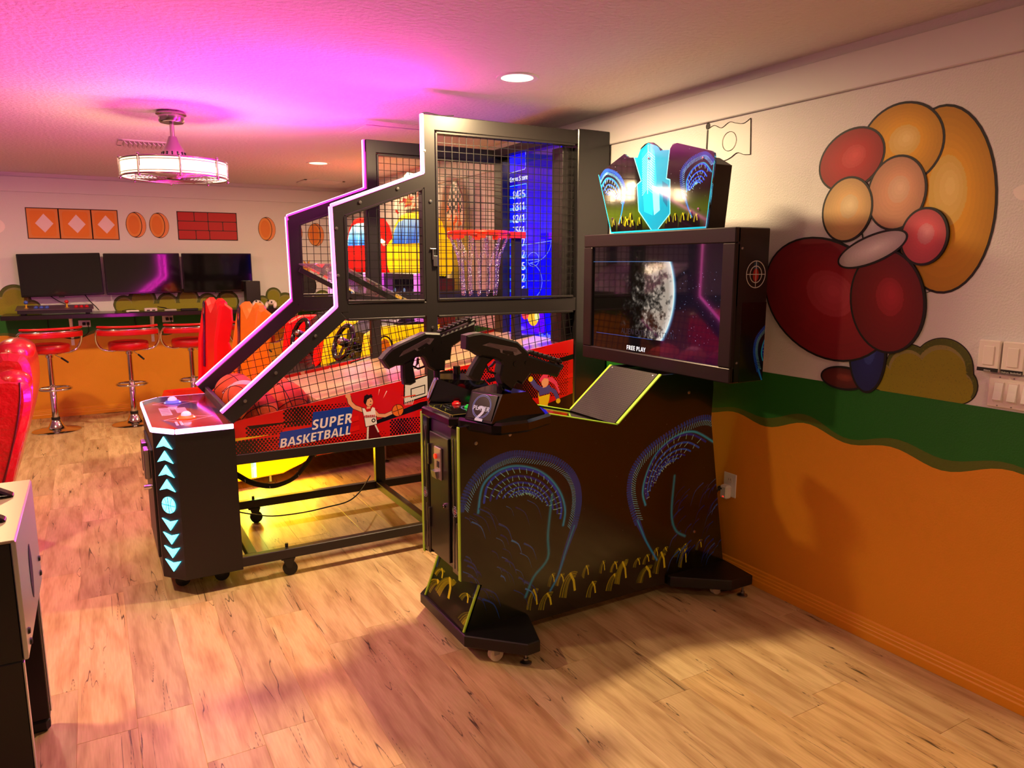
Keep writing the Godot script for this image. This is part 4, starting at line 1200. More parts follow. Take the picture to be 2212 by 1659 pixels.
	part(o, "kick_flap", G.new().prism(PV([-2.868, 0, -2.49, 0, -2.49, 0.205, -2.868, 0.205]), Vector3(1.196, 0.105, 0), Vector3.BACK, Vector3(0.36, 0.93, 0).normalized(), Vector3(0.93, -0.36, 0).normalized() * 0.015, 0.0, Rect2(-4.35, -0.02, 2.9, 0.95)), fm)
	var fs := G.new()
	for z in [-2.874, -2.484]: fs.bar(Vector3(1.194, 0.105, z), Vector3(1.268, 0.297, z), 0.008, 0.012, Vector3.BACK, 0.002)
	part(o, "flap_edge", fs, M.lime)
	for f in [[PV([1.185, -2.455, 1.185, -2.905, 1.37, -3.09, 1.43, -3.085, 1.50, -2.88, 1.50, -2.48, 1.43, -2.275, 1.37, -2.27]), 1.0], [PV([2.28, -2.47, 2.30, -2.89, 2.50, -3.06, 2.64, -3.06, 2.655, -2.88, 2.655, -2.48, 2.635, -2.292, 2.50, -2.292]), -1.0]]:
		part(o, "foot_base", G.new().prism(f[0], Vector3(0, 0.062, 0), Vector3.RIGHT, Vector3.BACK, Vector3(0, 0.050, 0), 0.004), M.black)
		var xx := 1.30 if f[1] > 0 else 2.515
		var xl := 1.395 if f[1] > 0 else 2.61
		for s in [1, -1]:
			var zw: float = zc + s * 0.275
			var zl: float = zc + s * 0.355
			var w := part(o, "caster_wheel", G.new().rod(Vector3(xx, 0.030, zw - 0.012), Vector3(xx, 0.030, zw + 0.012), 0.030, 20), mat(Color(0.85, 0.80, 0.70), 0.4))
			part(w, "fork", G.new().bx(xx - 0.012, xx + 0.012, 0.028, 0.062, zw + 0.012, zw + 0.016, 0.001).bx(xx - 0.012, xx + 0.012, 0.028, 0.062, zw - 0.016, zw - 0.012, 0.001), M.steel)
			part(o, "leveling_foot", G.new().lathe([Vector2(0.024, 0.0), Vector2(0.024, 0.006), Vector2(0.010, 0.014), Vector2(0.010, 0.022), Vector2(0.005, 0.023), Vector2(0.005, 0.063)], Vector3(xl, 0, zl), 16), M.steel)
	# control console
	part(o, "console_base", G.new().prism(PV([1.172, -2.545, 1.172, -2.815, 1.20, -2.83, 1.60, -2.84, 1.60, -2.52, 1.20, -2.53]), Vector3(0, 0.950, 0), Vector3.RIGHT, Vector3.BACK, Vector3(0, 0.036, 0), 0.006), M.blackgloss)
	var pa := Art.new(256, 256, Rect2(0, 0, 1, 1), Color(0.05, 0.04, 0.05))
	for i in 40:
		var p := Vector2(rng.randf(), rng.randf() * 0.5)
		pa.stroke([p, p + Vector2(rng.randf_range(-0.1, 0.1), 0.18)], 0.014, Color(0.55, 0.55, 0.12).lerp(Color(0.3, 0.35, 0.6), rng.randf()), false, true)
	var ell := []
	for i in 24: ell.append(Vector2(0.62, 0.6) + Vector2.from_angle(TAU * i / 24) * Vector2(0.2, 0.26))
	pa.stroke(ell, 0.03, Color(0.35, 0.40, 0.65), true)
	pa.stroke(V([0.03, 0.03, 0.97, 0.03, 0.97, 0.97, 0.03, 0.97]), 0.02, Color(0.7, 0.65, 0.35), true)
	part(o, "start_panel", G.new().prism(PV([1.188, -2.80, 1.188, -2.56, 1.43, -2.56, 1.43, -2.80]), Vector3(0, 0.9862, 0), Vector3.RIGHT, Vector3.BACK, Vector3(0, 0.004, 0)), texm(pa.tex(), 0.15, 0.8))
	for b in [[Vector3(1.31, 0.990, -2.765), Color(0.9, 0.08, 0.10)], [Vector3(1.32, 0.990, -2.665), Color(0.05, 0.75, 0.25)]]:
		part(o, "button", G.new().lathe([Vector2(0.019, 0), Vector2(0.019, 0.006), Vector2(0.012, 0.009), Vector2(0.012, 0.013), Vector2(0, 0.014)], b[0], 20), glowm(b[1], 0.35, b[1]))
	for s in [1, -1]:
		var mz := func(z: float) -> float: return z if s > 0 else -5.36 - z
		var tray := PackedVector2Array()
		for q in V([1.178, -2.575, 1.21, -2.52, 1.27, -2.375, 1.30, -2.352, 1.42, -2.352, 1.565, -2.42, 1.60, -2.50, 1.555, -2.66, 1.30, -2.66]): tray.append(Vector2(q.x, mz.call(q.y)))
		var pd := part(o, "gun_pod", G.new().prism(tray, Vector3(0, 0.938, 0), Vector3.RIGHT, Vector3.BACK, Vector3(0, 0.048, 0), 0.010), M.blackgloss)
		# raised block: four sloping sides
		var lo := [Vector3(1.222, 0.984, -2.505), Vector3(1.268, 0.984, -2.370), Vector3(1.545, 0.984, -2.43), Vector3(1.52, 0.984, -2.655)]
		var hi := [Vector3(1.262, 1.092, -2.520), Vector3(1.318, 1.092, -2.375), Vector3(1.440, 1.088, -2.405), Vector3(1.425, 1.088, -2.635)]
		for k in 4:
			lo[k].z = mz.call(lo[k].z); hi[k].z = mz.call(hi[k].z)
		var bk := G.new()
		var mid: Vector3 = (lo[0] + lo[2]) * 0.5
		for k in 4:
			var j := (k + 1) % 4
			bk.fan([lo[k], lo[j], hi[j], hi[k]], (lo[k] + lo[j]) * 0.5 - mid)
		bk.fan(hi, Vector3.UP)
		bk.rod(Vector3(1.368, 1.088, mz.call(-2.48)), Vector3(1.368, 1.135, mz.call(-2.48)), 0.016, 16)
		part(pd, "pod_block", bk, M.blackgloss)
		# sign on the front slope
		var ux: Vector3 = ((lo[1] - lo[0]) + (hi[1] - hi[0])).normalized() * s
		var org: Vector3 = (lo[0] + lo[1] + hi[0] + hi[1]) / 4.0
		var uy: Vector3 = ((hi[0] + hi[1]) - (lo[0] + lo[1])).normalized()
		uy = (uy - ux * uy.dot(ux)).normalized()
		var nrm := ux.cross(uy)
		var sg := part(pd, "player_sign", G.new().prism(PV([-0.064, -0.050, 0.064, -0.050, 0.066, 0.050, -0.066, 0.050]), org + nrm * 0.0005, ux, uy, nrm * 0.004, 0.001), mat(Color(0.11, 0.10, 0.105), 0.2, 0.0, 0.6))
		var lw := glowm(Color(0.75, 0.82, 1.0), 0.22, Color(0.85, 0.87, 0.92))
		var oo := org + nrm * 0.0046
		var rg := G.new()
		for rr in [0.046, 0.041]:
			var pts := []
			for k in 40: pts.append(oo + (ux * cos(TAU * k / 40) + uy * sin(TAU * k / 40)) * rr)
			rg.tube(pts, 0.0009, 4, true)
		part(sg, "sign_ring", rg, glowm(Color(0.5, 0.6, 1.0), 0.25, Color(0.6, 0.66, 0.9)))
		if s < 0: continue
		text(sg, "lettering", "2", 0.058, oo - uy * 0.029, ux, uy, lw, 0.0006)
		text(sg, "lettering", "PLAYER", 0.017, oo + nrm * 0.0006 - uy * 0.008, ux, uy, lw, 0.0012)
	gun(o, Transform3D(Basis.IDENTITY, Vector3(0, 0, -2.90)), "black toy gun raised, muzzle up, farther player")
	var rot := Basis(Vector3.BACK, deg_to_rad(-36.5))
	gun(o, Transform3D(rot, Vector3(1.388, 1.145, -2.45) - rot * Vector3(1.282, 1.165, 0)), "black toy gun dipping, muzzle down, nearer player")
	var sr := G.new().rod(Vector3(1.282, 1.09, -2.90), Vector3(1.282, 1.15, -2.90), 0.014, 12)
	part(o, "gun_stem", sr, M.frame)
	# screen cabinet
	var tv := part(o, "screen_cabinet", G.new().bx(2.285, 2.47, 1.085, 1.725, -3.205, -2.155, 0.004), mat(Color(0.05, 0.045, 0.048), 0.35, 0.0, 0.2))
	var bz := G.new()
	var bm := mat(Color(0.13, 0.085, 0.10), 0.4, 0.3)
	bz.bx(2.270, 2.30, 1.085, 1.150, -3.205, -2.155, 0.004).bx(2.270, 2.30, 1.662, 1.725, -3.205, -2.155, 0.004).bx(2.270, 2.30, 1.150, 1.662, -3.205, -3.135, 0.004).bx(2.270, 2.30, 1.150, 1.662, -2.225, -2.155, 0.004)
	part(tv, "bezel", bz, bm)
	part(tv, "rear_housing", G.new().bx(2.47, 2.56, 1.15, 1.66, -3.05, -2.31, 0.01), M.black)
	var so := shooter_screen()
	part(o, "tv_screen", G.new().prism(PV([-3.135, 1.150, -2.225, 1.150, -2.225, 1.662, -3.135, 1.662]), Vector3(2.286, 0, 0), Vector3.BACK, Vector3.UP, Vector3(-0.003, 0, 0), 0.0, Rect2(-3.135, 1.150, 0.91, 0.512)), screen_mat(so, 1.5))
	var sl := glowm(Color(0.75, 0.9, 1.0), 0.8)
	var tvp := o.get_node("tv_screen")
	text(tvp, "lettering", "FREE PLAY", 0.021, Vector3(2.2825, 1.170, -2.775), Vector3.BACK, Vector3.UP, sl, 0.0006)
	text(tvp, "lettering", "ALIEN EXTERMINATION", 0.026, Vector3(2.2825, 1.250, -2.70), Vector3.BACK, Vector3.UP, glowm(Color(0.35, 0.38, 0.55), 0.12, Color(0.05, 0.05, 0.06)), 0.0004, false)
	# side of the screen cabinet: crosshair badge and art
	var bg2 := target_badge(tv, Vector3(2.395, 1.535, -2.1545), Vector3.RIGHT, Vector3.UP, Vector3.BACK, 0.055)
	bg2.set_meta("label", "large white crosshair badge with red centre")
	part(tv, "art_strip", G.new().prism(PV([2.325, 1.087, 2.468, 1.087, 2.468, 1.42, 2.325, 1.42]), Vector3(0, 0, -2.1555), Vector3.RIGHT, Vector3.UP, Vector3(0, 0, 0.0012), 0.0, Rect2(1.93, 0.94, 0.83, 0.56)), am)
	var tb := G.new()
	for y in [1.17, 1.64]: tb.lathe([Vector2(0.006, 0), Vector2(0.005, 0.003), Vector2(0, 0.004)], Vector3(2.31, y, -2.155), 10, Basis(Vector3.RIGHT, Vector3.BACK, Vector3.DOWN))
	part(tv, "screw", tb, M.steel)
	# topper
	var tp := part(o, "topper_box", G.new().prism(PV([-3.01, 1.727, -2.352, 1.727, -2.325, 1.99, -2.40, 2.03, -2.96, 2.03, -3.05, 1.99]), Vector3(2.31, 0, 0), Vector3.BACK, Vector3.UP, Vector3(0.10, 0, 0), 0.003), M.black)
	var otl := PV([-3.128, 2.025, -3.068, 2.051, -2.921, 2.103, -2.888, 2.082, -2.82, 2.074, -2.796, 2.115, -2.770, 2.128, -2.745, 2.132, -2.715, 2.128, -2.690, 2.113, -2.651, 2.086, -2.599, 2.081, -2.577, 2.103, -2.55, 2.104, -2.342, 2.045, -2.323, 2.034, -2.318, 2.002, -2.351, 1.728, -3.012, 1.728])
	part(o, "topper_sign", G.new().prism(otl, Vector3(2.308, 0, 0), Vector3.BACK, Vector3.UP, Vector3(-0.010, 0, 0), 0.0, Rect2(-3.14, 1.72, 0.83, 0.42)), topper_mat())
	var ts := G.new()
	for q in [Vector2(2.06, -2.735), Vector2(2.02, -2.385), Vector2(1.80, -3.0), Vector2(1.81, -2.40)]: ts.lathe([Vector2(0.007, 0), Vector2(0.006, 0.004), Vector2(0, 0.005)], Vector3(2.298, q.x, q.y), 10, Basis(Vector3.UP, Vector3.LEFT, Vector3.BACK))
	part(o, "topper_screw", ts, M.chrome)
	# power lead to the wall
	part(o, "power_cord", G.new().tube(smooth([Vector3(2.63, 0.30, -2.60), Vector3(2.66, 0.40, -2.59), Vector3(2.69, 0.446, -2.588), Vector3(2.712, 0.448, -2.585)], 5), 0.005, 8), M.rubber)
	part(o, "floor_lead", G.new().tube(smooth([Vector3(2.52, 0.015, -2.40), Vector3(2.58, 0.012, -2.385), Vector3(2.63, 0.014, -2.41), Vector3(2.66, 0.02, -2.5)], 5), 0.004, 6), M.rubber)

func target_badge(par: Node, c: Vector3, ux: Vector3, uy: Vector3, n3: Vector3, r: float) -> MeshInstance3D:
	var g := G.new()
	for rr in [1.0, 0.62]:
		var pts := []
		for k in 28: pts.append(c + n3 * 0.0005 + (ux * cos(TAU * k / 28) + uy * sin(TAU * k / 28)) * r * rr)
		g.tube(pts, r * 0.035, 4, true)
	for d in [ux, uy]: g.bar(c + n3 * 0.0008 - d * r, c + n3 * 0.0008 + d * r, r * 0.05, 0.0006, n3, 0.0)
	var o := part(par, "target_badge", g, mat(Color(0.78, 0.78, 0.80), 0.35))
	part(o, "red_centre", G.new().prism(PackedVector2Array(circ(Vector2(0, -r * 0.05), r * 0.30, 18, r * 0.5)), c, ux, uy, n3 * 0.0004), mat(Color(0.62, 0.12, 0.08), 0.35))
	part(o, "blue_top", G.new().prism(PackedVector2Array(circ(Vector2(0, r * 0.62), r * 0.26, 14, r * 0.34)), c, ux, uy, n3 * 0.0003), mat(Color(0.12, 0.25, 0.38), 0.35))
	return o

func topper_mat() -> StandardMaterial3D:
	var a := Art.new(1024, 520, Rect2(-3.14, 1.72, 0.83, 0.42), Color(0.035, 0.025, 0.025))
	for y in range(300, 520):
		var f := (y - 300) / 220.0
		a.im.fill_rect(Rect2i(0, y, 1024, 1), Color(0.035, 0.025, 0.025).lerp(Color(0.22, 0.30, 0.03), sin(f * PI)))
	for i in 70: a.disc(Vector2(rng.randf_range(-3.1, -2.35), rng.randf_range(1.85, 2.1)), rng.randf_range(0.0006, 0.0016), Color(0.7, 0.8, 0.8), -1.0, 6)
	rocks(a, -3.0, -2.84, 1.728, 0.085, 4)
	rocks(a, -2.90, -2.78, 1.728, 0.075, 3)
	rocks(a, -2.60, -2.40, 1.728, 0.09, 5)
	frond(a, V([-3.125, 1.99, -3.09, 2.025, -3.053, 2.038, -2.984, 2.016, -2.935, 1.977, -2.912, 1.93, -2.921, 1.867]), V([-3.105, 1.96, -3.06, 2.0, -3.0, 1.985, -2.955, 1.94, -2.945, 1.89]), V([-2.921, 1.88, -2.930, 1.83, -2.95, 1.775]), 0.012, 1.7)
	frond(a, V([-2.325, 2.0, -2.36, 2.03, -2.398, 2.036, -2.462, 2.019, -2.512, 1.979, -2.509, 1.912, -2.49, 1.86]), V([-2.335, 1.96, -2.38, 2.0, -2.44, 1.985, -2.48, 1.94, -2.478, 1.89]), V([-2.49, 1.87, -2.465, 1.82, -2.441, 1.78]), 0.012, 1.5)
	# crystal column in the middle
	var cr := [Color(0.05, 0.55, 0.75), Color(0.10, 0.72, 0.92), Color(0.45, 0.92, 1.0), Color(0.03, 0.40, 0.62)]
	a.poly(V([-2.847, 2.08, -2.80, 2.107, -2.745, 2.131, -2.677, 2.107, -2.659, 2.084, -2.595, 2.10, -2.613, 1.958, -2.588, 1.95, -2.581, 1.802, -2.659, 1.736, -2.701, 1.730, -2.801, 1.826, -2.819, 1.95, -2.789, 1.964]), cr[0])
	a.poly(V([-2.79, 2.09, -2.745, 2.125, -2.70, 2.09, -2.68, 1.96, -2.70, 1.80, -2.76, 1.82, -2.78, 1.96]), cr[1])
	a.poly(V([-2.71, 1.94, -2.66, 1.92, -2.65, 1.82, -2.69, 1.80]), cr[2])
	a.poly(V([-2.64, 1.95, -2.60, 1.93, -2.60, 1.83, -2.63, 1.86]), cr[3])
	for i in 16:
		var y := 2.09 - i * 0.011
		a.stroke([Vector2(-2.745, y), Vector2(-2.785 + i * 0.0004, y - 0.03)], 0.003, cr[2])
		a.stroke([Vector2(-2.74, y), Vector2(-2.695, y - 0.03)], 0.003, cr[2])
	a.stroke(V([-2.745, 2.12, -2.74, 1.90]), 0.006, cr[2])
	for p in [[-2.847, 2.08, -2.789, 1.964, -2.819, 1.95, -2.801, 1.826, -2.701, 1.73], [-2.595, 2.10, -2.613, 1.958, -2.588, 1.95, -2.581, 1.802, -2.659, 1.736]]: a.stroke(V(p), 0.005, cr[2])
	a.stroke(V([-3.128, 2.025, -3.012, 1.731, -2.351, 1.731, -2.318, 2.002]), 0.008, cr[1])
	var m := texm(a.tex(), 0.06, 1.0, 0.55)
	return m

func shooter_screen() -> Art:
	# a half-lit cratered moon with a blue rim before stars
	var W := 1024
	var H := 576
	var a := Art.new(W, H, Rect2(-3.135, 1.150, 0.91, 0.512), Color(0.012, 0.012, 0.03))
	a.grad(Rect2(-2.6, 1.15, 0.4, 0.512), Color(0.03, 0.03, 0.06), Color(0.05, 0.02, 0.12))
	for i in 170:
		var p := Vector2(rng.randf_range(-2.56, -2.23), rng.randf_range(1.2, 1.55))
		var b := rng.randf_range(0.3, 1.0)
		a.disc(p, rng.randf_range(0.0006, 0.0021), Color(0.75, 0.8, 1.0) * b, -1.0, 6)
	var n := FastNoiseLite.new()
	n.noise_type = FastNoiseLite.TYPE_SIMPLEX_SMOOTH; n.frequency = 0.012; n.seed = 4; n.fractal_octaves = 5
	var c := Vector2(318, 250)
	var R := 372.0
	for y in range(83, 492):
		for x in range(0, 730):
			var d := Vector2(x, y).distance_to(c)
			if d > R + 26: continue
			if d > R:
				if x > 100:
					var k := (1.0 - (d - R) / 26.0) * clampf((x - 330) / 200.0, 0.0, 1.0)
					a.im.set_pixel(x, y, Color(0.15, 0.55, 0.85).lerp(Color(0.85, 1.0, 1.0), k) * k + a.im.get_pixel(x, y) * (1.0 - k))
			else:
				var s := n.get_noise_2d(x, y) * 0.9 + n.get_noise_2d(x * 3.1, y * 3.1) * 0.5
				var lit := clampf((x - 300) / 330.0 + s * 0.9, 0.0, 1.0)
				var e := clampf((d - R + 40) / 40.0, 0.0, 1.0) * clampf((x - 480) / 120.0, 0.0, 1.0)
				a.im.set_pixel(x, y, (Color(0.60, 0.55, 0.50) * lit * lit).lerp(Color(0.9, 0.88, 0.85), e * 0.8))
	var rim := Color(0.35, 0.55, 0.8)
	a.im.fill_rect(Rect2i(0, 82, 650, 2), rim)
	a.im.fill_rect(Rect2i(40, 491, 500, 2), Color(0.2, 0.35, 0.7))
	return a

# ---------------------------------------------------------------- twin racing cabinets
func racers() -> void:
	var yaw := deg_to_rad(9.0)
	var fwd := Vector3(cos(yaw), 0, -sin(yaw))
	var rt := Vector3(sin(yaw), 0, cos(yaw))
	var org := Vector3(1.052, 0, -5.264)
	racer(org - rt * 0.36, yaw, Color(1.0, 0.80, 0.0), Color(1.0, 0.55, 0.02), "yellow", "yellow sit-down racing arcade cabinet behind the basketball cage", true)
	racer(org - rt * 1.22, yaw, Color(0.95, 0.03, 0.02), Color(0.95, 0.02, 0.06), "red", "red sit-down racing arcade cabinet beyond the yellow one", false)

func racer(at: Vector3, yaw: float, c: Color, seatc: Color, word: String, label: String, near: bool) -> void:
	# local axes: x forward, z toward the room's front; the driver sits near x = 0
	var o := thing("racing_arcade_cabinet", at, label, "arcade machine", "twin racing cabinets", true, yaw)
	var shell := mat(c, 0.3, 0.0, 0.3)
	var seatm := mat(seatc, 0.35, 0.0, 0.2)
	var lit := glowm(c, 0.75, c)
	var X := Vector3.RIGHT
	var Y := Vector3.UP
	# pedestal under the seat: lit side panels
	part(o, "seat_pedestal", G.new().prism(PV([-0.40, 0.07, 0.06, 0.075, 0.28, 0.15, 0.33, 0.30, 0.20, 0.52, -0.34, 0.52, -0.42, 0.30]), Vector3(0, 0, -0.35), X, Y, Vector3(0, 0, 0.70), 0.004), shell)
	for s in [1, -1]:
		part(o, "led_side_panel", G.new().prism(PV([-0.39, 0.08, 0.06, 0.085, 0.27, 0.155, 0.29, 0.29, -0.40, 0.29]), Vector3(0, 0, 0.351 * s), X, Y, Vector3(0, 0, 0.004 * s)), glowm(c, 1.25 if near else 0.6, c))
		if near and s > 0:
			area(o, "panel_light", Vector3(-0.05, 0.19, 0.37), Vector3(0, -0.35, 1), Vector2(0.65, 0.2), 1.6, Color(1.0, 0.74, 0.02), X)
			part(o, "led_strip", G.new().bx(-0.172, -0.155, 0.085, 0.29, 0.356, 0.360, 0.001), glowm(Color(0.05, 1.0, 0.55), 1.2))
			part(o, "led_strip", G.new().bx(-0.155, -0.137, 0.085, 0.29, 0.356, 0.361, 0.001), glowm(Color(0.1, 0.85, 1.0), 1.3))
			area(o, "strip_light", Vector3(-0.15, 0.19, 0.375), Vector3(0, -0.5, 1), Vector2(0.03, 0.2), 0.45, Color(0.1, 1.0, 0.45), X)
	# main body with printed side
	part(o, "main_body", G.new().prism(PV([0.30, 0.16, 1.55, 0.16, 1.55, 1.12, 1.05, 1.12, 0.90, 0.80, 0.42, 0.62, 0.30, 0.40]), Vector3(0, 0, -0.37), X, Y, Vector3(0, 0, 0.74), 0.004), M.black)
	var a := Art.new(512, 384, Rect2(0.3, 0.16, 1.25, 0.64), Color(0.10, 0.02, 0.03))
	a.grad(Rect2(0.3, 0.16, 1.25, 0.64), Color(0.30, 0.03, 0.05), Color(0.80, 0.25, 0.05))
	for i in 60:
		var p := Vector2(rng.randf_range(0.3, 1.5), rng.randf_range(0.16, 0.5))
		a.stroke([p, p + Vector2(rng.randf_range(0.1, 0.35), rng.randf_range(0.0, 0.05))], rng.randf_range(0.003, 0.012), Color(1.0, 0.55, 0.10).lerp(Color(0.75, 0.08, 0.16), rng.randf()), false, true)
	for i in 6: a.disc(Vector2(0.36 + rng.randf() * 0.3, 0.2 + rng.randf() * 0.12), 0.012, Color(1.0, 0.65, 0.1), -1.0, 8)
	a.poly(V([0.42, 0.22, 0.62, 0.26, 0.70, 0.34, 0.52, 0.36]), Color(0.12, 0.08, 0.10)); a.poly(V([0.75, 0.34, 1.0, 0.38, 1.05, 0.46, 0.80, 0.46]), Color(0.55, 0.28, 0.26))
	var am := texm(a.tex(), 0.25, 0.4)
	for s in [1, -1]: part(o, "printed_side", G.new().prism(PV([0.31, 0.17, 1.54, 0.17, 1.54, 0.80, 0.90, 0.79, 0.42, 0.61, 0.31, 0.40]), Vector3(0, 0, 0.3705 * s), X, Y, Vector3(0, 0, 0.002 * s), 0.0, Rect2(0.3, 0.16, 1.25, 0.64)), am)
	for q in [[-0.02, 0.30], [0.92, 0.30], [-0.02, -0.30], [0.92, -0.30]]:
		part(o, "leveling_foot", G.new().lathe([Vector2(0.035, 0), Vector2(0.035, 0.01), Vector2(0.012, 0.02), Vector2(0.012, 0.17)], Vector3(q[0], 0, q[1]), 16), M.steel)
	# seat: winged shell with two raised shoulders
	var st := G.new()
	var back := PV([-0.22, 0.45, 0.22, 0.45, 0.23, 0.85, 0.20, 1.04, 0.205, 1.20, 0.18, 1.285, 0.11, 1.30, 0.06, 1.25, 0.0, 1.205, -0.06, 1.25, -0.11, 1.30, -0.18, 1.285, -0.205, 1.20, -0.20, 1.04, -0.23, 0.85])
	st.prism(back, Vector3(-0.09, 0, 0), Vector3.BACK, Vector3(0.06, 1, 0), Vector3(0.085, 0, 0), 0.025)
	for s in [1, -1]:
		st.prism(PV([-0.10, 0.50, 0.22, 0.50, 0.24, 0.62, 0.12, 0.70, 0.05, 0.95, 0.09, 1.12, 0.09, 1.22, 0.03, 1.27, -0.01, 1.25, -0.07, 0.95]), Vector3(0, 0, 0.18 * s), X, Y, Vector3(0, 0, 0.055 * s), 0.018)
	part(o, "seat", st, seatm)
	part(o, "seat_cushion", G.new().box(Vector3(0.10, 0.545, 0), Vector3(0.40, 0.10, 0.40), 0.03), seatm)
	# blue label strip along the seat's edge
	var la := Art.new(128, 512, Rect2(0, 0, 1, 1), Color(0.06, 0.05, 0.25))
	la.disc(Vector2(0.5, 0.86), 0.30, Color(0.75, 0.10, 0.15), 0.08); la.disc(Vector2(0.5, 0.90), 0.2, Color(0.10, 0.06, 0.10), 0.03); la.disc(Vector2(0.5, 0.82), 0.12, Color(0.9, 0.6, 0.6), 0.02)
	for i in 40:
		var p := Vector2(rng.randf_range(0.2, 0.8), rng.randf_range(0.05, 0.70))
		la.disc(p, rng.randf_range(0.03, 0.10), Color(0.25, 0.22, 0.55).lerp(Color(0.75, 0.40, 0.50), rng.randf() * rng.randf()), rng.randf_range(0.005, 0.012), 7)
	part(o, "seat_label", G.new().prism(PV([-0.03, 0.72, 0.03, 0.72, 0.03, 1.25, 0.0, 1.275, -0.03, 1.25]), Vector3(-0.093, 0, -0.165), Vector3.BACK, Vector3(0.06, 1, 0), Vector3(-0.003, 0, 0), 0.0, Rect2(-0.03, 0.72, 0.06, 0.56)), texm(la.tex(), 0.3, 0.4))
	part(o, "seat_sticker", G.new().prism(PV([-0.05, 0.50, 0.05, 0.50, 0.05, 0.63, -0.05, 0.63]), Vector3(-0.093, 0, -0.13), Vector3.BACK, Vector3(0.06, 1, 0), Vector3(-0.003, 0, 0)), mat(Color(0.05, 0.18, 0.85), 0.3))
	# dash, wheel, knee shell
	for s in [1, -1]:
		var ks := part(o, "knee_shell", G.new().prism(PV([0.70, 0.70, 0.78, 0.76, 1.40, 0.82, 1.42, 1.10, 0.88, 1.10, 0.76, 1.04]), Vector3(0, 0, 0.30 * s), X, Y, Vector3(0, 0, 0.085 * s), 0.012), lit)
		if s > 0:
			var ring := []
			for k in 20: ring.append(Vector3(0.90, 0.93, 0.387) + Vector3(cos(TAU * k / 20) * 0.065, sin(TAU * k / 20) * 0.095, 0))
			part(ks, "ring_emblem", G.new().tube(ring, 0.007, 5, true), mat(Color(0.16, 0.08, 0.02), 0.4))
			part(ks, "emblem_fill", G.new().prism(circ(Vector2(0.90, 0.93), 0.045, 18, 0.075), Vector3(0, 0, 0.385), X, Y, Vector3(0, 0, 0.003)), mat(Color(0.95, 0.55, 0.02), 0.4))
	part(o, "dash", G.new().prism(PV([0.88, 0.75, 1.42, 0.80, 1.42, 1.14, 1.12, 1.16, 0.92, 1.02]), Vector3(0, 0, -0.30), X, Y, Vector3(0, 0, 0.60), 0.006), M.black)
	var whl := G.new()
	var wn := Vector3(-0.93, 0.36, 0).normalized()
	whl.ring(Vector3(0.74, 0.955, 0.0), 0.140, 0.020, wn, 36, 10)
	var wu := Vector3(0.36, 0.93, 0)
	for d in [Vector3(0, 0, 1), Vector3(0, 0, -1), -wu]: whl.bar(Vector3(0.755, 0.950, 0), Vector3(0.74, 0.955, 0) + d * 0.135, 0.035, 0.012, wn, 0.003)
	whl.rod(Vector3(0.73, 0.96, 0), Vector3(0.93, 0.88, 0), 0.035, 14)
	var wh := part(o, "steering_wheel", whl, M.blackgloss)
	part(wh, "hub", G.new().ball(Vector3(0.725, 0.965, 0), 0.036, 16), M.steel)
	part(o, "shifter", G.new().rod(Vector3(0.80, 0.70, 0.22), Vector3(0.70, 0.86, 0.23), 0.010, 8).ball(Vector3(0.70, 0.87, 0.23), 0.024, 14), M.blackgloss)
	var pd := G.new()
	for z in [-0.06, 0.06]: pd.bar(Vector3(0.62, 0.66, z), Vector3(0.72, 0.80, z), 0.06, 0.015, Vector3(-1, 0.6, 0), 0.004)
	part(o, "pedal", pd, M.steel)
	# monitor between glowing side panels
	part(o, "monitor", G.new().bx(1.30, 1.50, 1.10, 1.50, -0.33, 0.33, 0.006), M.black)
	var sa := Art.new(256, 160, Rect2(0, 0, 1, 1), Color(0.03, 0.02, 0.05))
	for i in 8: sa.disc(Vector2(0.15 + 0.1 * i, 0.62 + 0.08 * sin(i * 2.0)), 0.035, Color(0.5, 0.6, 0.75), 0.06, 10)
	sa.poly(V([0.05, 0.1, 0.4, 0.15, 0.5, 0.3, 0.1, 0.35]), Color(0.25, 0.15, 0.30)); sa.poly(V([0.55, 0.12, 0.95, 0.1, 0.9, 0.3, 0.6, 0.28]), Color(0.40, 0.10, 0.12))
	var ms := part(o, "monitor_screen", G.new().prism(PV([-0.26, 1.15, 0.26, 1.15, 0.26, 1.45, -0.26, 1.45]), Vector3(1.299, 0, 0), Vector3.BACK, Y, Vector3(-0.003, 0, 0)), screen_mat(sa, 0.8))
	if near: text(ms, "lettering", "53", 0.045, Vector3(1.294, 1.23, 0.02), Vector3.BACK, Y, glowm(Color(1.0, 0.85, 0.3), 0.9), 0.0006)
	var mg := glowm(Color(0.95, 0.12, 1.0), 0.75)
	for z in [-0.36, 0.36]:
		part(o, "light_panel", G.new().bx(1.20, 1.32, 1.12, 1.50, z - 0.028, z + 0.028, 0.004), mg)
	area(o, "panel_light", Vector3(1.15, 1.28, 0), Vector3(-1, -0.2, 0), Vector2(0.7, 0.3), 0.12, Color(0.9, 0.1, 1.0), Vector3.BACK)
	# lit marquee shaped like a rounded car front
	var mq := PV([-0.40, 1.50, 0.40, 1.50, 0.425, 1.56, 0.425, 1.74, 0.39, 1.77, 0.33, 1.80, 0.27, 1.92, 0.19, 1.985, 0.08, 2.0, -0.08, 2.0, -0.19, 1.985, -0.27, 1.92, -0.33, 1.80, -0.39, 1.77, -0.425, 1.74, -0.425, 1.56])
	part(o, "sign_hood", G.new().prism(mq, Vector3(1.38, 0, 0), Vector3.BACK, Y, Vector3(0.16, 0, 0), 0.025), lit)
	part(o, "sign_chin", G.new().prism(PV([-0.40, 1.50, 0.40, 1.50, 0.22, 1.445, 0.0, 1.43, -0.22, 1.445]), Vector3(1.40, 0, 0), Vector3.BACK, Y, Vector3(0.12, 0, 0), 0.01), lit)
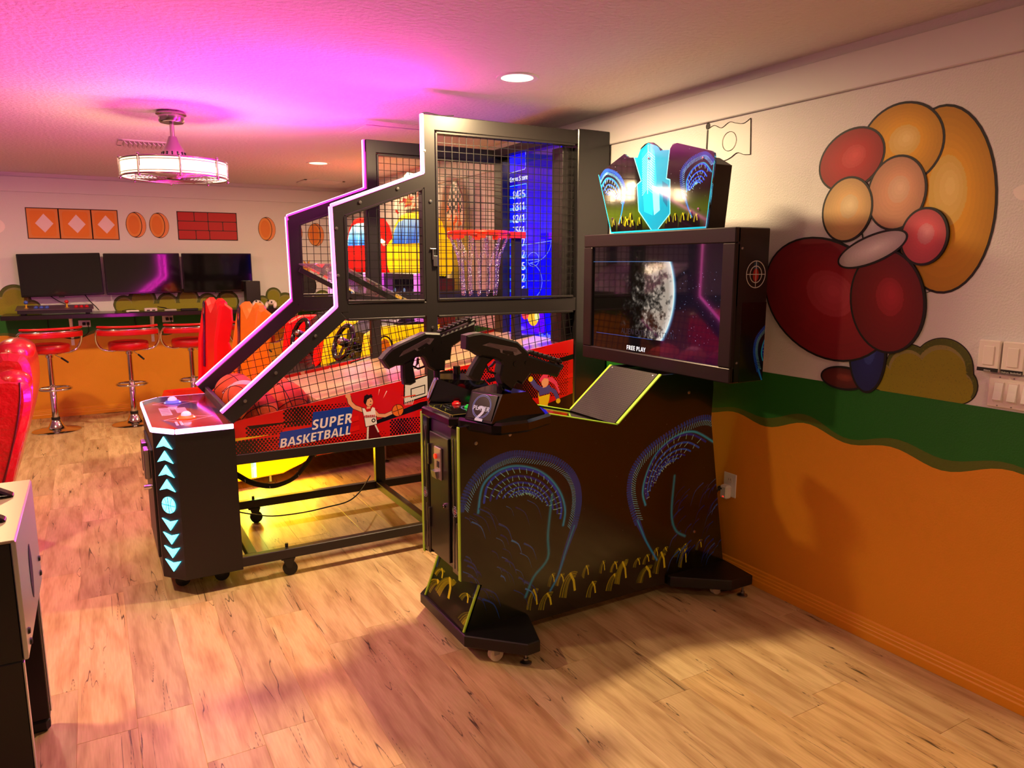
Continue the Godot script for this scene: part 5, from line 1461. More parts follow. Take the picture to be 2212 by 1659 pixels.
	var wa := Art.new(256, 192, Rect2(-0.3, 1.74, 0.6, 0.24), Color(0.03, 0.30, 0.80))
	wa.grad(Rect2(-0.3, 1.74, 0.6, 0.24), Color(0.75, 0.92, 0.95), Color(0.02, 0.35, 0.85))
	for i in 9: wa.stroke([Vector2(-0.28 + i * 0.07, 1.74), Vector2(-0.24 + i * 0.07, 1.95)], 0.008, Color(0.55, 0.85, 1.0).lerp(Color(0.02, 0.12, 0.55), (i % 3) / 2.0))
	part(o, "sign_windscreen", G.new().prism(PV([-0.30, 1.745, 0.30, 1.745, 0.25, 1.86, 0.18, 1.925, 0.08, 1.945, -0.08, 1.945, -0.18, 1.925, -0.25, 1.86]), Vector3(1.379, 0, 0), Vector3.BACK, Y, Vector3(-0.006, 0, 0), 0.0, Rect2(-0.3, 1.74, 0.6, 0.24)), texm(wa.tex(), 0.2, 0.5, 0.6))
	part(o, "sign_post", G.new().bx(1.42, 1.54, 1.10, 1.55, -0.30, 0.30, 0.004), M.black)
	if near:
		# red led strip and print at the near rear corner
		part(o, "led_strip", G.new().bx(1.30, 1.318, 0.86, 1.46, 0.392, 0.398, 0.001), glowm(Color(1.0, 0.10, 0.05), 1.3))
		var dots := G.new()
		for i in 15: dots.ball(Vector3(1.309, 0.88 + i * 0.04, 0.399), 0.006, 8)
		part(o, "led_dot", dots, glowm(Color(1.0, 0.6, 0.35), 1.6)).set_meta("kind", "stuff")
		part(o, "rear_print", G.new().prism(PV([1.32, 0.86, 1.56, 0.86, 1.56, 1.46, 1.32, 1.46]), Vector3(0, 0, 0.372), X, Y, Vector3(0, 0, 0.012), 0.0, Rect2(0.9, 0.5, 0.9, 1.0)), am)
		area(o, "strip_light", Vector3(1.309, 1.15, 0.41), Vector3(0, 0, 1), Vector2(0.03, 0.5), 0.05, Color(1.0, 0.08, 0.03), X)
		# chequered fan sign on top, between the pair
		var fan := part(o, "topper_sign", G.new().prism(PV([-0.30, 1.99, 0.10, 1.99, 0.18, 2.10, 0.12, 2.24, 0.0, 2.33, -0.14, 2.36, -0.28, 2.30, -0.36, 2.16, -0.38, 2.05]), Vector3(1.52, 0, -0.12), Vector3.BACK, Y, Vector3(0.02, 0, 0), 0.004), fan_mat())
		part(o, "topper_stand", G.new().bx(1.52, 1.56, 1.90, 2.05, -0.30, 0.05, 0.004), M.black)
		part(fan, "side_wing", G.new().prism(PV([0.22, 1.78, 0.42, 1.78, 0.46, 1.95, 0.44, 2.12, 0.36, 2.24, 0.30, 2.24, 0.24, 2.10, 0.20, 1.95]), Vector3(1.60, 0, 0), Vector3.BACK, Y, Vector3(0.02, 0, 0), 0.004), fan_mat())

func fan_mat() -> StandardMaterial3D:
	var a := Art.new(256, 256, Rect2(0, 0, 1, 1), Color(0.85, 0.78, 0.74))
	for y in 9:
		for x in 9:
			if (x + y) % 2: a.poly([Vector2(x / 9.0, 0.45 + y / 16.0), Vector2((x + 1) / 9.0, 0.45 + y / 16.0), Vector2((x + 1) / 9.0, 0.45 + (y + 1) / 16.0), Vector2(x / 9.0, 0.45 + (y + 1) / 16.0)], Color(0.10, 0.07, 0.08))
	for i in 26:
		var p := Vector2(rng.randf(), rng.randf() * 0.5)
		a.poly([p, p + Vector2(rng.randf_range(0.05, 0.2), 0.05), p + Vector2(0.05, rng.randf_range(0.05, 0.22))], Color(0.85, 0.12, 0.08).lerp(Color(0.95, 0.62, 0.25), rng.randf()))
	return texm(a.tex(), 0.3, 0.3)

# ---------------------------------------------------------------- back wall, counter
func tv_set(x0: float, x1: float, y0: float, y1: float, tilt: float, label: String) -> void:
	var c := Vector3((x0 + x1) / 2, (y0 + y1) / 2, -8.72)
	var o := thing("wall_tv", Vector3(c.x, c.y, ZB), label, "television", "three televisions above the counter")
	var g := G.new()
	var b := Basis(Vector3.BACK, tilt)
	g.box(c, Vector3(x1 - x0, y1 - y0, 0.045), 0.005, b)
	part(o, "case", g, M.blackgloss)
	part(o, "tv_panel", G.new().box(c + Vector3(0, 0.004, 0.0225), Vector3(x1 - x0 - 0.022, y1 - y0 - 0.03, 0.003), 0.001, b), M.screen_off)
	part(o, "wall_mount", G.new().box(c + Vector3(0, 0, -0.066), Vector3(0.28, 0.22, 0.086), 0.004), M.black)
	part(o, "status_light", G.new().box(c + b * Vector3(-0.02, -(y1 - y0) / 2 - 0.006, 0.012), Vector3(0.05, 0.014, 0.02), 0.003, b), M.black)

func back_wall() -> void:
	tv_set(-0.60, 0.118, 1.255, 1.678, 0.024, "left television of the three on the back wall")
	tv_set(0.143, 0.860, 1.262, 1.684, 0.010, "middle television of the three on the back wall")
	tv_set(0.880, 1.600, 1.268, 1.688, 0.004, "right television of the three on the back wall")
	for q in [[-0.36, 1.26, -0.12, 1.10], [-0.05, 1.26, 0.06, 1.10], [1.24, 1.27, 1.30, 1.10]]:
		solo("tv_cable", G.new().tube(smooth([Vector3(q[0], q[1], -8.76), Vector3(lerpf(q[0], q[2], 0.3), 1.20, -8.79), Vector3(lerpf(q[0], q[2], 0.75), 1.14, -8.79), Vector3(q[2], q[3], -8.78)], 5), 0.0045, 6), M.rubber, ["black cable drooping below the left television's left half", "black cable hanging under the left television's right half", "black cable dropping from the right television to the counter"][int(q[0] > -0.3) + int(q[0] > 0.5)], "cable")
	# counter on steel brackets
	var ct := thing("counter", Vector3(0.9, 0, -8.6), "long dark wall-hung counter under the televisions", "counter")
	part(ct, "counter_top", G.new().bx(-0.76, 2.50, 1.042, 1.085, ZB + 0.003, -8.40, 0.004), mat(Color(0.075, 0.06, 0.07), 0.3, 0.0, 0.2))
	for x in [-0.20, 0.55, 1.30, 2.05]:
		part(ct, "shelf_bracket", G.new().bx(x - 0.015, x + 0.015, 0.74, 1.042, ZB + 0.003, ZB + 0.008, 0.001).bx(x - 0.015, x + 0.015, 1.036, 1.041, ZB + 0.003, -8.48, 0.001).bar(Vector3(x, 0.80, ZB + 0.006), Vector3(x, 1.034, -8.56), 0.006, 0.022, Vector3.RIGHT, 0.001), M.white)
	# arcade stick box
	var ab := thing("arcade_stick_box", Vector3(-0.31, 1.085, -8.56), "black two-player arcade stick box on the counter's left end", "game controller")
	part(ab, "box_body", G.new().prism(PV([-8.44, 1.098, -8.44, 1.130, -8.70, 1.158, -8.70, 1.098]), Vector3(-0.625, 0, 0), Vector3.BACK, Vector3.UP, Vector3(0.625, 0, 0), 0.002), M.black)
	part(ab, "top_plate", G.new().prism(PV([-8.43, 1.131, -8.43, 1.136, -8.71, 1.166, -8.71, 1.161]), Vector3(-0.64, 0, 0), Vector3.BACK, Vector3.UP, Vector3(0.655, 0, 0), 0.001), mat(Color(0.32, 0.24, 0.28), 0.3))
	part(ab, "rubber_foot", G.new().bx(-0.60, -0.56, 1.085, 1.099, -8.68, -8.46).bx(-0.06, -0.02, 1.085, 1.099, -8.68, -8.46), M.rubber)
	for s in [[-0.555, Color(0.22, 0.35, 0.75), -0.43], [-0.215, Color(0.75, 0.03, 0.06), -0.09]]:
		part(ab, "joystick", G.new().lathe([Vector2(0.022, 0), Vector2(0.020, 0.004), Vector2(0.008, 0.006), Vector2(0.008, 0.045)], Vector3(s[0], 1.146, -8.56), 16), mat(Color(0.80, 0.62, 0.12), 0.4))
		part(ab, "ball_top", G.new().ball(Vector3(s[0], 1.203, -8.56), 0.019, 20), mat(s[1], 0.2, 0, 0.5))
		for k in 6:
			var z := -8.52 - (k / 3) * 0.05
			part(ab, "push_button", G.new().lathe([Vector2(0.019, 0), Vector2(0.019, 0.008), Vector2(0.013, 0.010), Vector2(0.013, 0.015), Vector2(0, 0.016)], Vector3(s[2] - 0.045 + (k % 3) * 0.045, 1.1415 + (-8.47 - z) * 0.10, z), 14), mat(s[1], 0.25, 0, 0.4))
	# console, controllers, small white box, remotes
	var cs := thing("game_console", Vector3(1.575, 1.085, -8.60), "black upright game console tower right of the televisions", "game console")
	part(cs, "console_case", G.new().bx(1.498, 1.652, 1.09, 1.385, -8.70, -8.55, 0.004), M.black)
	part(cs, "console_base", G.new().bx(1.505, 1.645, 1.085, 1.09, -8.69, -8.56, 0.001), M.rubber)
	part(cs, "disc_slot", G.new().bx(1.515, 1.519, 1.15, 1.30, -8.551, -8.549, 0.0), M.ink)
	for c in [[1.60, 0.35, "white game controller propped at the console's left"], [1.745, -0.5, "white game controller propped at the console's right"]]:
		var gc := thing("game_controller", Vector3(c[0], 1.085, -8.48), c[2], "game controller", "white controllers on the counter")
		var g := G.new()
		g.t = Transform3D(Basis(Vector3.UP, c[1]) * Basis(Vector3.RIGHT, 1.0), Vector3(c[0], 1.150, -8.48))
		g.ball(Vector3(0, 0, 0), 0.045, 20, Vector3(1.15, 0.42, 0.72))
		for s in [1, -1]: g.ball(Vector3(0.047 * s, -0.006, 0.032), 0.026, 14, Vector3(0.8, 0.7, 1.7))
		part(gc, "controller_body", g, mat(Color(0.88, 0.80, 0.82), 0.35))
		var tsx := G.new()
		tsx.t = g.t
		tsx.lathe([Vector2(0.007, 0.015), Vector2(0.006, 0.024), Vector2(0.010, 0.026), Vector2(0, 0.028)], Vector3(-0.025, 0, -0.006), 12).lathe([Vector2(0.007, 0.015), Vector2(0.006, 0.022), Vector2(0.010, 0.024), Vector2(0, 0.026)], Vector3(0.014, 0, 0.010), 12)
		part(gc, "thumbstick", tsx, M.rubber)
		var ft := G.new().bx(c[0] - 0.03, c[0] + 0.03, 1.085, 1.115, -8.49, -8.465, 0.004)
		part(gc, "stand", ft, M.black)
	var wb := thing("mini_console", Vector3(0.53, 1.085, -8.50), "small white retro game box with two front ports", "game console")
	part(wb, "box_case", G.new().bx(0.47, 0.59, 1.086, 1.122, -8.55, -8.46, 0.004), mat(Color(0.82, 0.76, 0.78), 0.4))
	part(wb, "port", G.new().bx(0.49, 0.52, 1.094, 1.106, -8.461, -8.459, 0.0).bx(0.54, 0.57, 1.094, 1.106, -8.461, -8.459, 0.0), M.ink)
	solo("wired_gamepad", G.new().bx(0.30, 0.42, 1.0855, 1.105, -8.50, -8.45, 0.006), M.white, "white wired gamepad lying left of the small box", "game controller")
	solo("wired_gamepad", G.new().bx(0.655, 0.775, 1.0855, 1.105, -8.51, -8.46, 0.006), mat(Color(0.7, 0.68, 0.68), 0.4), "pale grey wired gamepad lying right of the small box", "game controller")
	solo("remote_control", G.new().box(Vector3(0.90, 1.097, -8.49), Vector3(0.17, 0.022, 0.04), 0.004, Basis(Vector3.UP, 0.1)), M.black, "black remote control at the counter's middle", "remote control")
	solo("gamepad_cord", G.new().tube(smooth([Vector3(0.42, 1.096, -8.50), Vector3(0.36, 1.11, -8.56), Vector3(0.27, 1.10, -8.52), Vector3(0.30, 1.092, -8.46), Vector3(0.46, 1.090, -8.44), Vector3(0.62, 1.092, -8.45), Vector3(0.68, 1.115, -8.50), Vector3(0.60, 1.13, -8.56), Vector3(0.72, 1.10, -8.60), Vector3(0.85, 1.092, -8.56)], 5), 0.003, 5), M.rubber, "tangled thin black gamepad cord around the small white box", "cable")
	for q in [[-0.08, 0.96, "white wall outlet with plugs under the counter, left"], [0.71, 0.98, "white wall outlet with plugs under the counter, right"]]:
		var ol := thing("wall_outlet", Vector3(q[0], q[1], ZB), q[2], "outlet", "outlets under the counter")
		part(ol, "cover_plate", G.new().bx(q[0] - 0.055, q[0] + 0.055, q[1] - 0.035, q[1] + 0.035, ZB + 0.0015, ZB + 0.008, 0.002), M.white)
		part(ol, "plug", G.new().bx(q[0] - 0.02, q[0] + 0.01, q[1] - 0.015, q[1] + 0.015, ZB + 0.008, ZB + 0.03, 0.003).bx(q[0] + 0.02, q[0] + 0.045, q[1] - 0.015, q[1] + 0.015, ZB + 0.008, ZB + 0.03, 0.003), M.rubber)
		part(ol, "cord", G.new().tube(smooth([Vector3(q[0] + 0.03, q[1], ZB + 0.03), Vector3(q[0] + 0.02, q[1] - 0.10, ZB + 0.03), Vector3(q[0] - 0.12, q[1] - 0.15, ZB + 0.02), Vector3(q[0] - 0.30, q[1] - 0.08, ZB + 0.02), Vector3(q[0] - 0.32, q[1] + 0.06, ZB + 0.03)], 5), 0.004, 5), M.rubber)
	# wall paintings
	var o := Vector3(0, 0, ZB)
	for i in 3:
		var x0: float = [-0.494, -0.218, 0.068][i]
		var x1: float = [-0.218, 0.068, 0.309][i]
		var p := thing("painted_square", Vector3((x0 + x1) / 2, 1.97, ZB), ["first gold painted square from the left by the left end", "middle gold painted square of the row of three", "right gold painted square nearest the coins"][i], "mural", "row of gold painted squares")
		part(p, "outline", G.new().prism(PV([x0 - 0.003, 1.821, x1 + 0.003, 1.821, x1 + 0.003, 2.128, x0 - 0.003, 2.128]), o, Vector3.RIGHT, Vector3.UP, Vector3(0, 0, 0.0015)), mat(Color(0.26, 0.10, 0.05), 0.6))
		part(p, "border", G.new().prism(PV([x0 + 0.006, 1.830, x1 - 0.006, 1.830, x1 - 0.006, 2.119, x0 + 0.006, 2.119]), o, Vector3.RIGHT, Vector3.UP, Vector3(0, 0, 0.0022)), mat(Color(0.86, 0.52, 0.22), 0.6))
		part(p, "field", G.new().prism(rrect(x0 + 0.03, x1 - 0.03, 1.848, 2.101, 0.03), o, Vector3.RIGHT, Vector3.UP, Vector3(0, 0, 0.0028)), mat(Color(0.88, 0.48, 0.06), 0.6))
		var xm := (x0 + x1) / 2 + 0.01
		part(p, "pale_diamond", G.new().prism(PV([xm - 0.078, 1.975, xm, 1.885, xm + 0.078, 1.975, xm, 2.070]), o, Vector3.RIGHT, Vector3.UP, Vector3(0, 0, 0.0034)), mat(Color(0.92, 0.80, 0.84), 0.6))
	var ci := 0
	for cx in [0.475, 0.697, 1.815, 2.120, 2.375]:
		var p := thing("painted_coin", Vector3(cx, 1.975, ZB), ["gold painted coin right after the gold squares", "gold painted coin just left of the red bricks", "gold painted coin just right of the red bricks", "gold painted coin half behind the machine's far pink neon", "gold painted coin seen through the upper cage mesh"][ci], "mural", "painted gold coins")
		var cy: float = [1.981, 1.981, 1.968, 1.93, 1.915][ci]
		ci += 1
		var ink := mat(Color(0.12, 0.05, 0.03), 0.6)
		part(p, "outline", G.new().prism(circ(Vector2(cx, cy), 0.097, 32, 0.134), o, Vector3.RIGHT, Vector3.UP, Vector3(0, 0, 0.0013)), ink)
		part(p, "coin_edge", G.new().prism(circ(Vector2(cx + 0.006, cy), 0.088, 32, 0.127), o, Vector3.RIGHT, Vector3.UP, Vector3(0, 0, 0.0019)), mat(Color(0.90, 0.55, 0.32), 0.6))
		part(p, "face_line", G.new().prism(circ(Vector2(cx - 0.018, cy), 0.076, 32, 0.129), o, Vector3.RIGHT, Vector3.UP, Vector3(0, 0, 0.0025)), ink)
		part(p, "coin_face", G.new().prism(circ(Vector2(cx - 0.020, cy), 0.071, 32, 0.123), o, Vector3.RIGHT, Vector3.UP, Vector3(0, 0, 0.0031)), mat(Color(0.88, 0.55, 0.22), 0.6))
		part(p, "inner_face", G.new().prism(circ(Vector2(cx - 0.020, cy), 0.052, 28, 0.098), o, Vector3.RIGHT, Vector3.UP, Vector3(0, 0, 0.0037)), mat(Color(0.86, 0.47, 0.12), 0.6))
	var bp := thing("painted_bricks", Vector3(1.18, 1.98, ZB), "red painted brick panel above the right television", "mural")
	part(bp, "mortar", G.new().prism(PV([0.875, 1.831, 1.492, 1.831, 1.492, 2.137, 0.875, 2.137]), o, Vector3.RIGHT, Vector3.UP, Vector3(0, 0, 0.0014)), mat(Color(0.22, 0.03, 0.04), 0.6))
	for row in [[0.885, 1.045, 1.053, 1.185, 1.193, 1.482], [0.885, 1.185, 1.193, 1.335, 1.343, 1.482], [0.885, 1.053, 1.061, 1.193, 1.201, 1.482]].size():
		var r: Array = [[0.885, 1.045, 1.053, 1.185, 1.193, 1.482], [0.885, 1.185, 1.193, 1.335, 1.343, 1.482], [0.885, 1.053, 1.061, 1.193, 1.201, 1.482]][row]
		for k in 3:
			var y1 := 2.128 - row * 0.098
			part(bp, "brick", G.new().prism(rrect(r[k * 2], r[k * 2 + 1], y1 - 0.090, y1, 0.008, 2), o, Vector3.RIGHT, Vector3.UP, Vector3(0, 0, 0.0024)), mat(Color(0.70, 0.06, 0.08), 0.6))
	bush([[-0.78, 1.15, 0.13], [-0.66, 1.24, 0.13], [-0.53, 1.13, 0.085], [-0.90, 1.10, 0.12]], o, Vector3.RIGHT, Vector3(0, 0, 1), 1.072, "olive painted bush behind the left television")
	bush([[0.30, 1.145, 0.098], [0.48, 1.20, 0.13], [0.72, 1.16, 0.10], [0.93, 1.20, 0.11], [1.13, 1.15, 0.10], [1.34, 1.155, 0.12]], o, Vector3.RIGHT, Vector3(0, 0, 1), 1.072, "long olive painted bush under the middle and right televisions")
	bush([[1.85, 1.215, 0.085], [1.98, 1.13, 0.11], [1.72, 1.12, 0.09]], o, Vector3.RIGHT, Vector3(0, 0, 1), 1.072, "tan-green painted bush right of the console")
	bush([[2.42, 1.16, 0.10], [2.55, 1.12, 0.10]], o, Vector3.RIGHT, Vector3(0, 0, 1), 1.072, "small painted bush seen through the cage mesh")
	var bd := thing("painted_dark_ball", Vector3(2.23, 1.33, ZB), "dark painted ball with a gold spark seen through the cage", "mural")
	part(bd, "ball_disc", G.new().prism(circ(Vector2(2.23, 1.315), 0.125, 32, 0.145), o, Vector3.RIGHT, Vector3.UP, Vector3(0, 0, 0.002)), mat(Color(0.10, 0.06, 0.10), 0.5))
	var sp := PackedVector2Array()
	for k in 16: sp.append(Vector2(2.25, 1.53) + Vector2.from_angle(TAU * k / 16) * (0.10 if k % 2 else 0.045))
	part(bd, "spark", G.new().prism(sp, o, Vector3.RIGHT, Vector3.UP, Vector3(0, 0, 0.002)), mat(Color(0.85, 0.60, 0.20), 0.6))
	solo("painted_cloud", G.new().prism(circ(Vector2(-0.80, 1.94), 0.125, 28, 0.085), o, Vector3.RIGHT, Vector3.UP, Vector3(0, 0, 0.0015)), mat(Color(0.95, 0.90, 0.90), 0.6), "pale pink painted cloud at the picture's left edge", "mural")

func bush(cs: Array, o: Vector3, ux: Vector3, n3: Vector3, floor_y: float, label: String) -> void:
	# painted bush: a union of rounds cut off at the hill line, inked outline
	var grow := func(d: float) -> PackedVector2Array:
		var lo := 1e9; var hi := -1e9; var cl := 1e9; var cr := -1e9
		for c in cs:
			lo = minf(lo, c[0] - c[2] - d); hi = maxf(hi, c[0] + c[2] + d)
			cl = minf(cl, c[0]); cr = maxf(cr, c[0])
		var u := PackedVector2Array(); var w := PackedVector2Array()
		for i in 97:
			var x := lerpf(lo + 0.0005, hi - 0.0005, i / 96.0)
			var t := floor_y + 0.001; var bt := 1e9
			for c in cs:
				var r: float = c[2] + d
				if absf(x - c[0]) < r:
					var e := sqrt(r * r - (x - c[0]) * (x - c[0]))
					t = maxf(t, c[1] + e); bt = minf(bt, c[1] - e)
			if (x > cl and x < cr) or bt > 1e8: bt = floor_y
			u.append(Vector2(x, t)); w.append(Vector2(x, minf(maxf(bt, floor_y), t - 0.0005)))
		for i in w.size(): u.append(w[w.size() - 1 - i])
		return u
	var full: PackedVector2Array = grow.call(0.0)
	var bb := Rect2(full[0], Vector2.ZERO)
	for p in full: bb = bb.expand(p)
	var th := thing("painted_bush", o + ux * bb.get_center().x + Vector3(0, bb.get_center().y, 0), label, "mural", "painted bushes")
	part(th, "outline", G.new().prism(grow.call(0.004), o, ux, Vector3.UP, n3 * 0.0016), mat(Color(0.06, 0.05, 0.02), 0.6))
	var a := Art.new(256, 256, bb, Color(0.36, 0.36, 0.05))
	for c in cs:
		a.disc(Vector2(c[0], c[1]), c[2] * 0.99, Color(0.30, 0.33, 0.05), -1.0, 30)
	for c in cs:
		a.disc(Vector2(c[0] + c[2] * 0.04, c[1] - c[2] * 0.05), c[2] * 0.84, Color(0.55, 0.52, 0.28), -1.0, 30)
	for c in cs:
		a.disc(Vector2(c[0] - c[2] * 0.02, c[1] - c[2] * 0.16), c[2] * 0.80, Color(0.55, 0.52, 0.05), -1.0, 30)
	a.poly([bb.position, Vector2(bb.end.x, bb.position.y), bb.position + Vector2(bb.size.x * 0.9, bb.size.y * 0.3), bb.position + Vector2(bb.size.x * 0.1, bb.size.y * 0.3)], Color(0.56, 0.53, 0.05))
	for i in 900:
		var p := bb.position + Vector2(rng.randf(), rng.randf()) * bb.size
		var q := a.px(p)
		var cc := a.im.get_pixel(clampi(int(q.x), 0, 255), clampi(int(q.y), 0, 255))
		a.disc(p, bb.size.y * 0.008, cc.lerp(Color(0.62, 0.58, 0.05) if rng.randf() > 0.4 else Color(0.36, 0.36, 0.04), 0.45), -1.0, 5)
	part(th, "leafy_fill", G.new().prism(full, o, ux, Vector3.UP, n3 * 0.0024, 0.0, bb), texm(a.tex(), 0.65))

# ---------------------------------------------------------------- bar stools
func stools() -> void:
	var o := thing("bar_stool", Vector3.ZERO, "", "bar stool", "red bar stools at the counter", true)
	var red := mat(Color(0.78, 0.03, 0.05), 0.35, 0.0, 0.2)
	part(o, "seat", G.new().lathe([Vector2(0, 0.752), Vector2(0.168, 0.752), Vector2(0.178, 0.762), Vector2(0.178, 0.812), Vector2(0.168, 0.828), Vector2(0.12, 0.838), Vector2(0, 0.840)], Vector3.ZERO, 36), red)
	part(o, "seat_plate", G.new().lathe([Vector2(0, 0.735), Vector2(0.10, 0.735), Vector2(0.13, 0.745), Vector2(0.13, 0.752), Vector2(0, 0.752)], Vector3.ZERO, 28), M.chrome)
	part(o, "upper_column", G.new().lathe([Vector2(0.024, 0.38), Vector2(0.024, 0.70), Vector2(0.034, 0.705), Vector2(0.034, 0.735)], Vector3.ZERO, 20), M.chrome)
	part(o, "lower_column", G.new().lathe([Vector2(0.030, 0.13), Vector2(0.030, 0.42), Vector2(0.026, 0.424)], Vector3.ZERO, 20), M.chrome)
	part(o, "collar", G.new().lathe([Vector2(0.036, 0.105), Vector2(0.036, 0.132), Vector2(0.030, 0.134)], Vector3.ZERO, 20), M.rubber)
	part(o, "base", G.new().lathe([Vector2(0.203, 0.0), Vector2(0.205, 0.006), Vector2(0.195, 0.012), Vector2(0.13, 0.022), Vector2(0.085, 0.030), Vector2(0.065, 0.048), Vector2(0.048, 0.085), Vector2(0.040, 0.105), Vector2(0.036, 0.107)], Vector3.ZERO, 40), M.chrome)
	var fr := G.new()
	fr.ring(Vector3(0, 0.415, 0.07), 0.135, 0.010, Vector3.UP, 36, 8)
	for s in [-1, 1]: fr.rod(Vector3(0.024 * s, 0.415, 0.01), Vector3(0.10 * s, 0.415, -0.02), 0.008, 8)
	part(o, "foot_ring", fr, M.chrome)
	# chrome arm hoop and curved red back pad (open towards the counter)
	var path := [Vector3(-0.10, 0.745, 0), Vector3(-0.17, 0.742, 0.0), Vector3(-0.235, 0.765, 0.0), Vector3(-0.272, 0.83, 0.02), Vector3(-0.275, 0.90, 0.05), Vector3(-0.262, 0.945, 0.10)]
	for k in 9:
		var an := PI * (1.0 - (k + 0.8) / 9.6)
		path.append(Vector3(cos(an) * 0.25, 0.955, 0.08 + sin(an) * 0.15))
	for p in [Vector3(0.262, 0.945, 0.10), Vector3(0.275, 0.90, 0.05), Vector3(0.272, 0.83, 0.02), Vector3(0.235, 0.765, 0.0), Vector3(0.17, 0.742, 0.0), Vector3(0.10, 0.745, 0)]: path.append(p)
	part(o, "arm_hoop", G.new().tube(smooth(path, 3), 0.011, 8), M.chrome)
	for q in [[0.985, 0.013, 0.018], [0.925, 0.030, 0.018]]:
		var pp := []; var oo := []
		for k in 21:
			var an := PI * (0.92 - 0.84 * k / 20.0)
			pp.append(Vector3(cos(an) * 0.255, q[0], 0.08 + sin(an) * 0.155))
			oo.append(Vector3(cos(an) * 0.155, 0, sin(an) * 0.255).normalized())
		var hh := 0.011 if q[0] > 0.95 else 0.024
		var g := G.new().sweep(pp, oo, Vector3.UP, rrect(-0.018, 0.018, -hh, hh, 0.0095, 4))
		part(o, "back_pad", g, red)
	part(o, "lift_lever", G.new().rod(Vector3(0.03, 0.735, 0.03), Vector3(0.075, 0.70, 0.07), 0.004, 8), M.chrome)
	part(o, "lever_grip", G.new().rod(Vector3(0.075, 0.70, 0.07), Vector3(0.12, 0.655, 0.11), 0.009, 10), M.rubber)
	var labels := ["leftmost red bar stool, partly behind the recliner", "second red bar stool from the left, fully in view", "third red bar stool, partly hidden by the red racing seat", "fourth red bar stool, seen through the basketball cage mesh"]
	var at := [Vector3(-0.385, 0, -8.10), Vector3(0.282, 0, -8.06), Vector3(0.842, 0, -8.06), Vector3(1.50, 0, -8.06)]
	for i in 4:
		var c: Node3D = o
		if i > 0:
			c = o.duplicate()
			c.name = nm(self, "bar_stool")
			add_child(c, true)
		c.position = at[i]
		c.rotation.y = [0.35, 0.0, 0.08, -0.05][i]
		c.set_meta("label", labels[i])

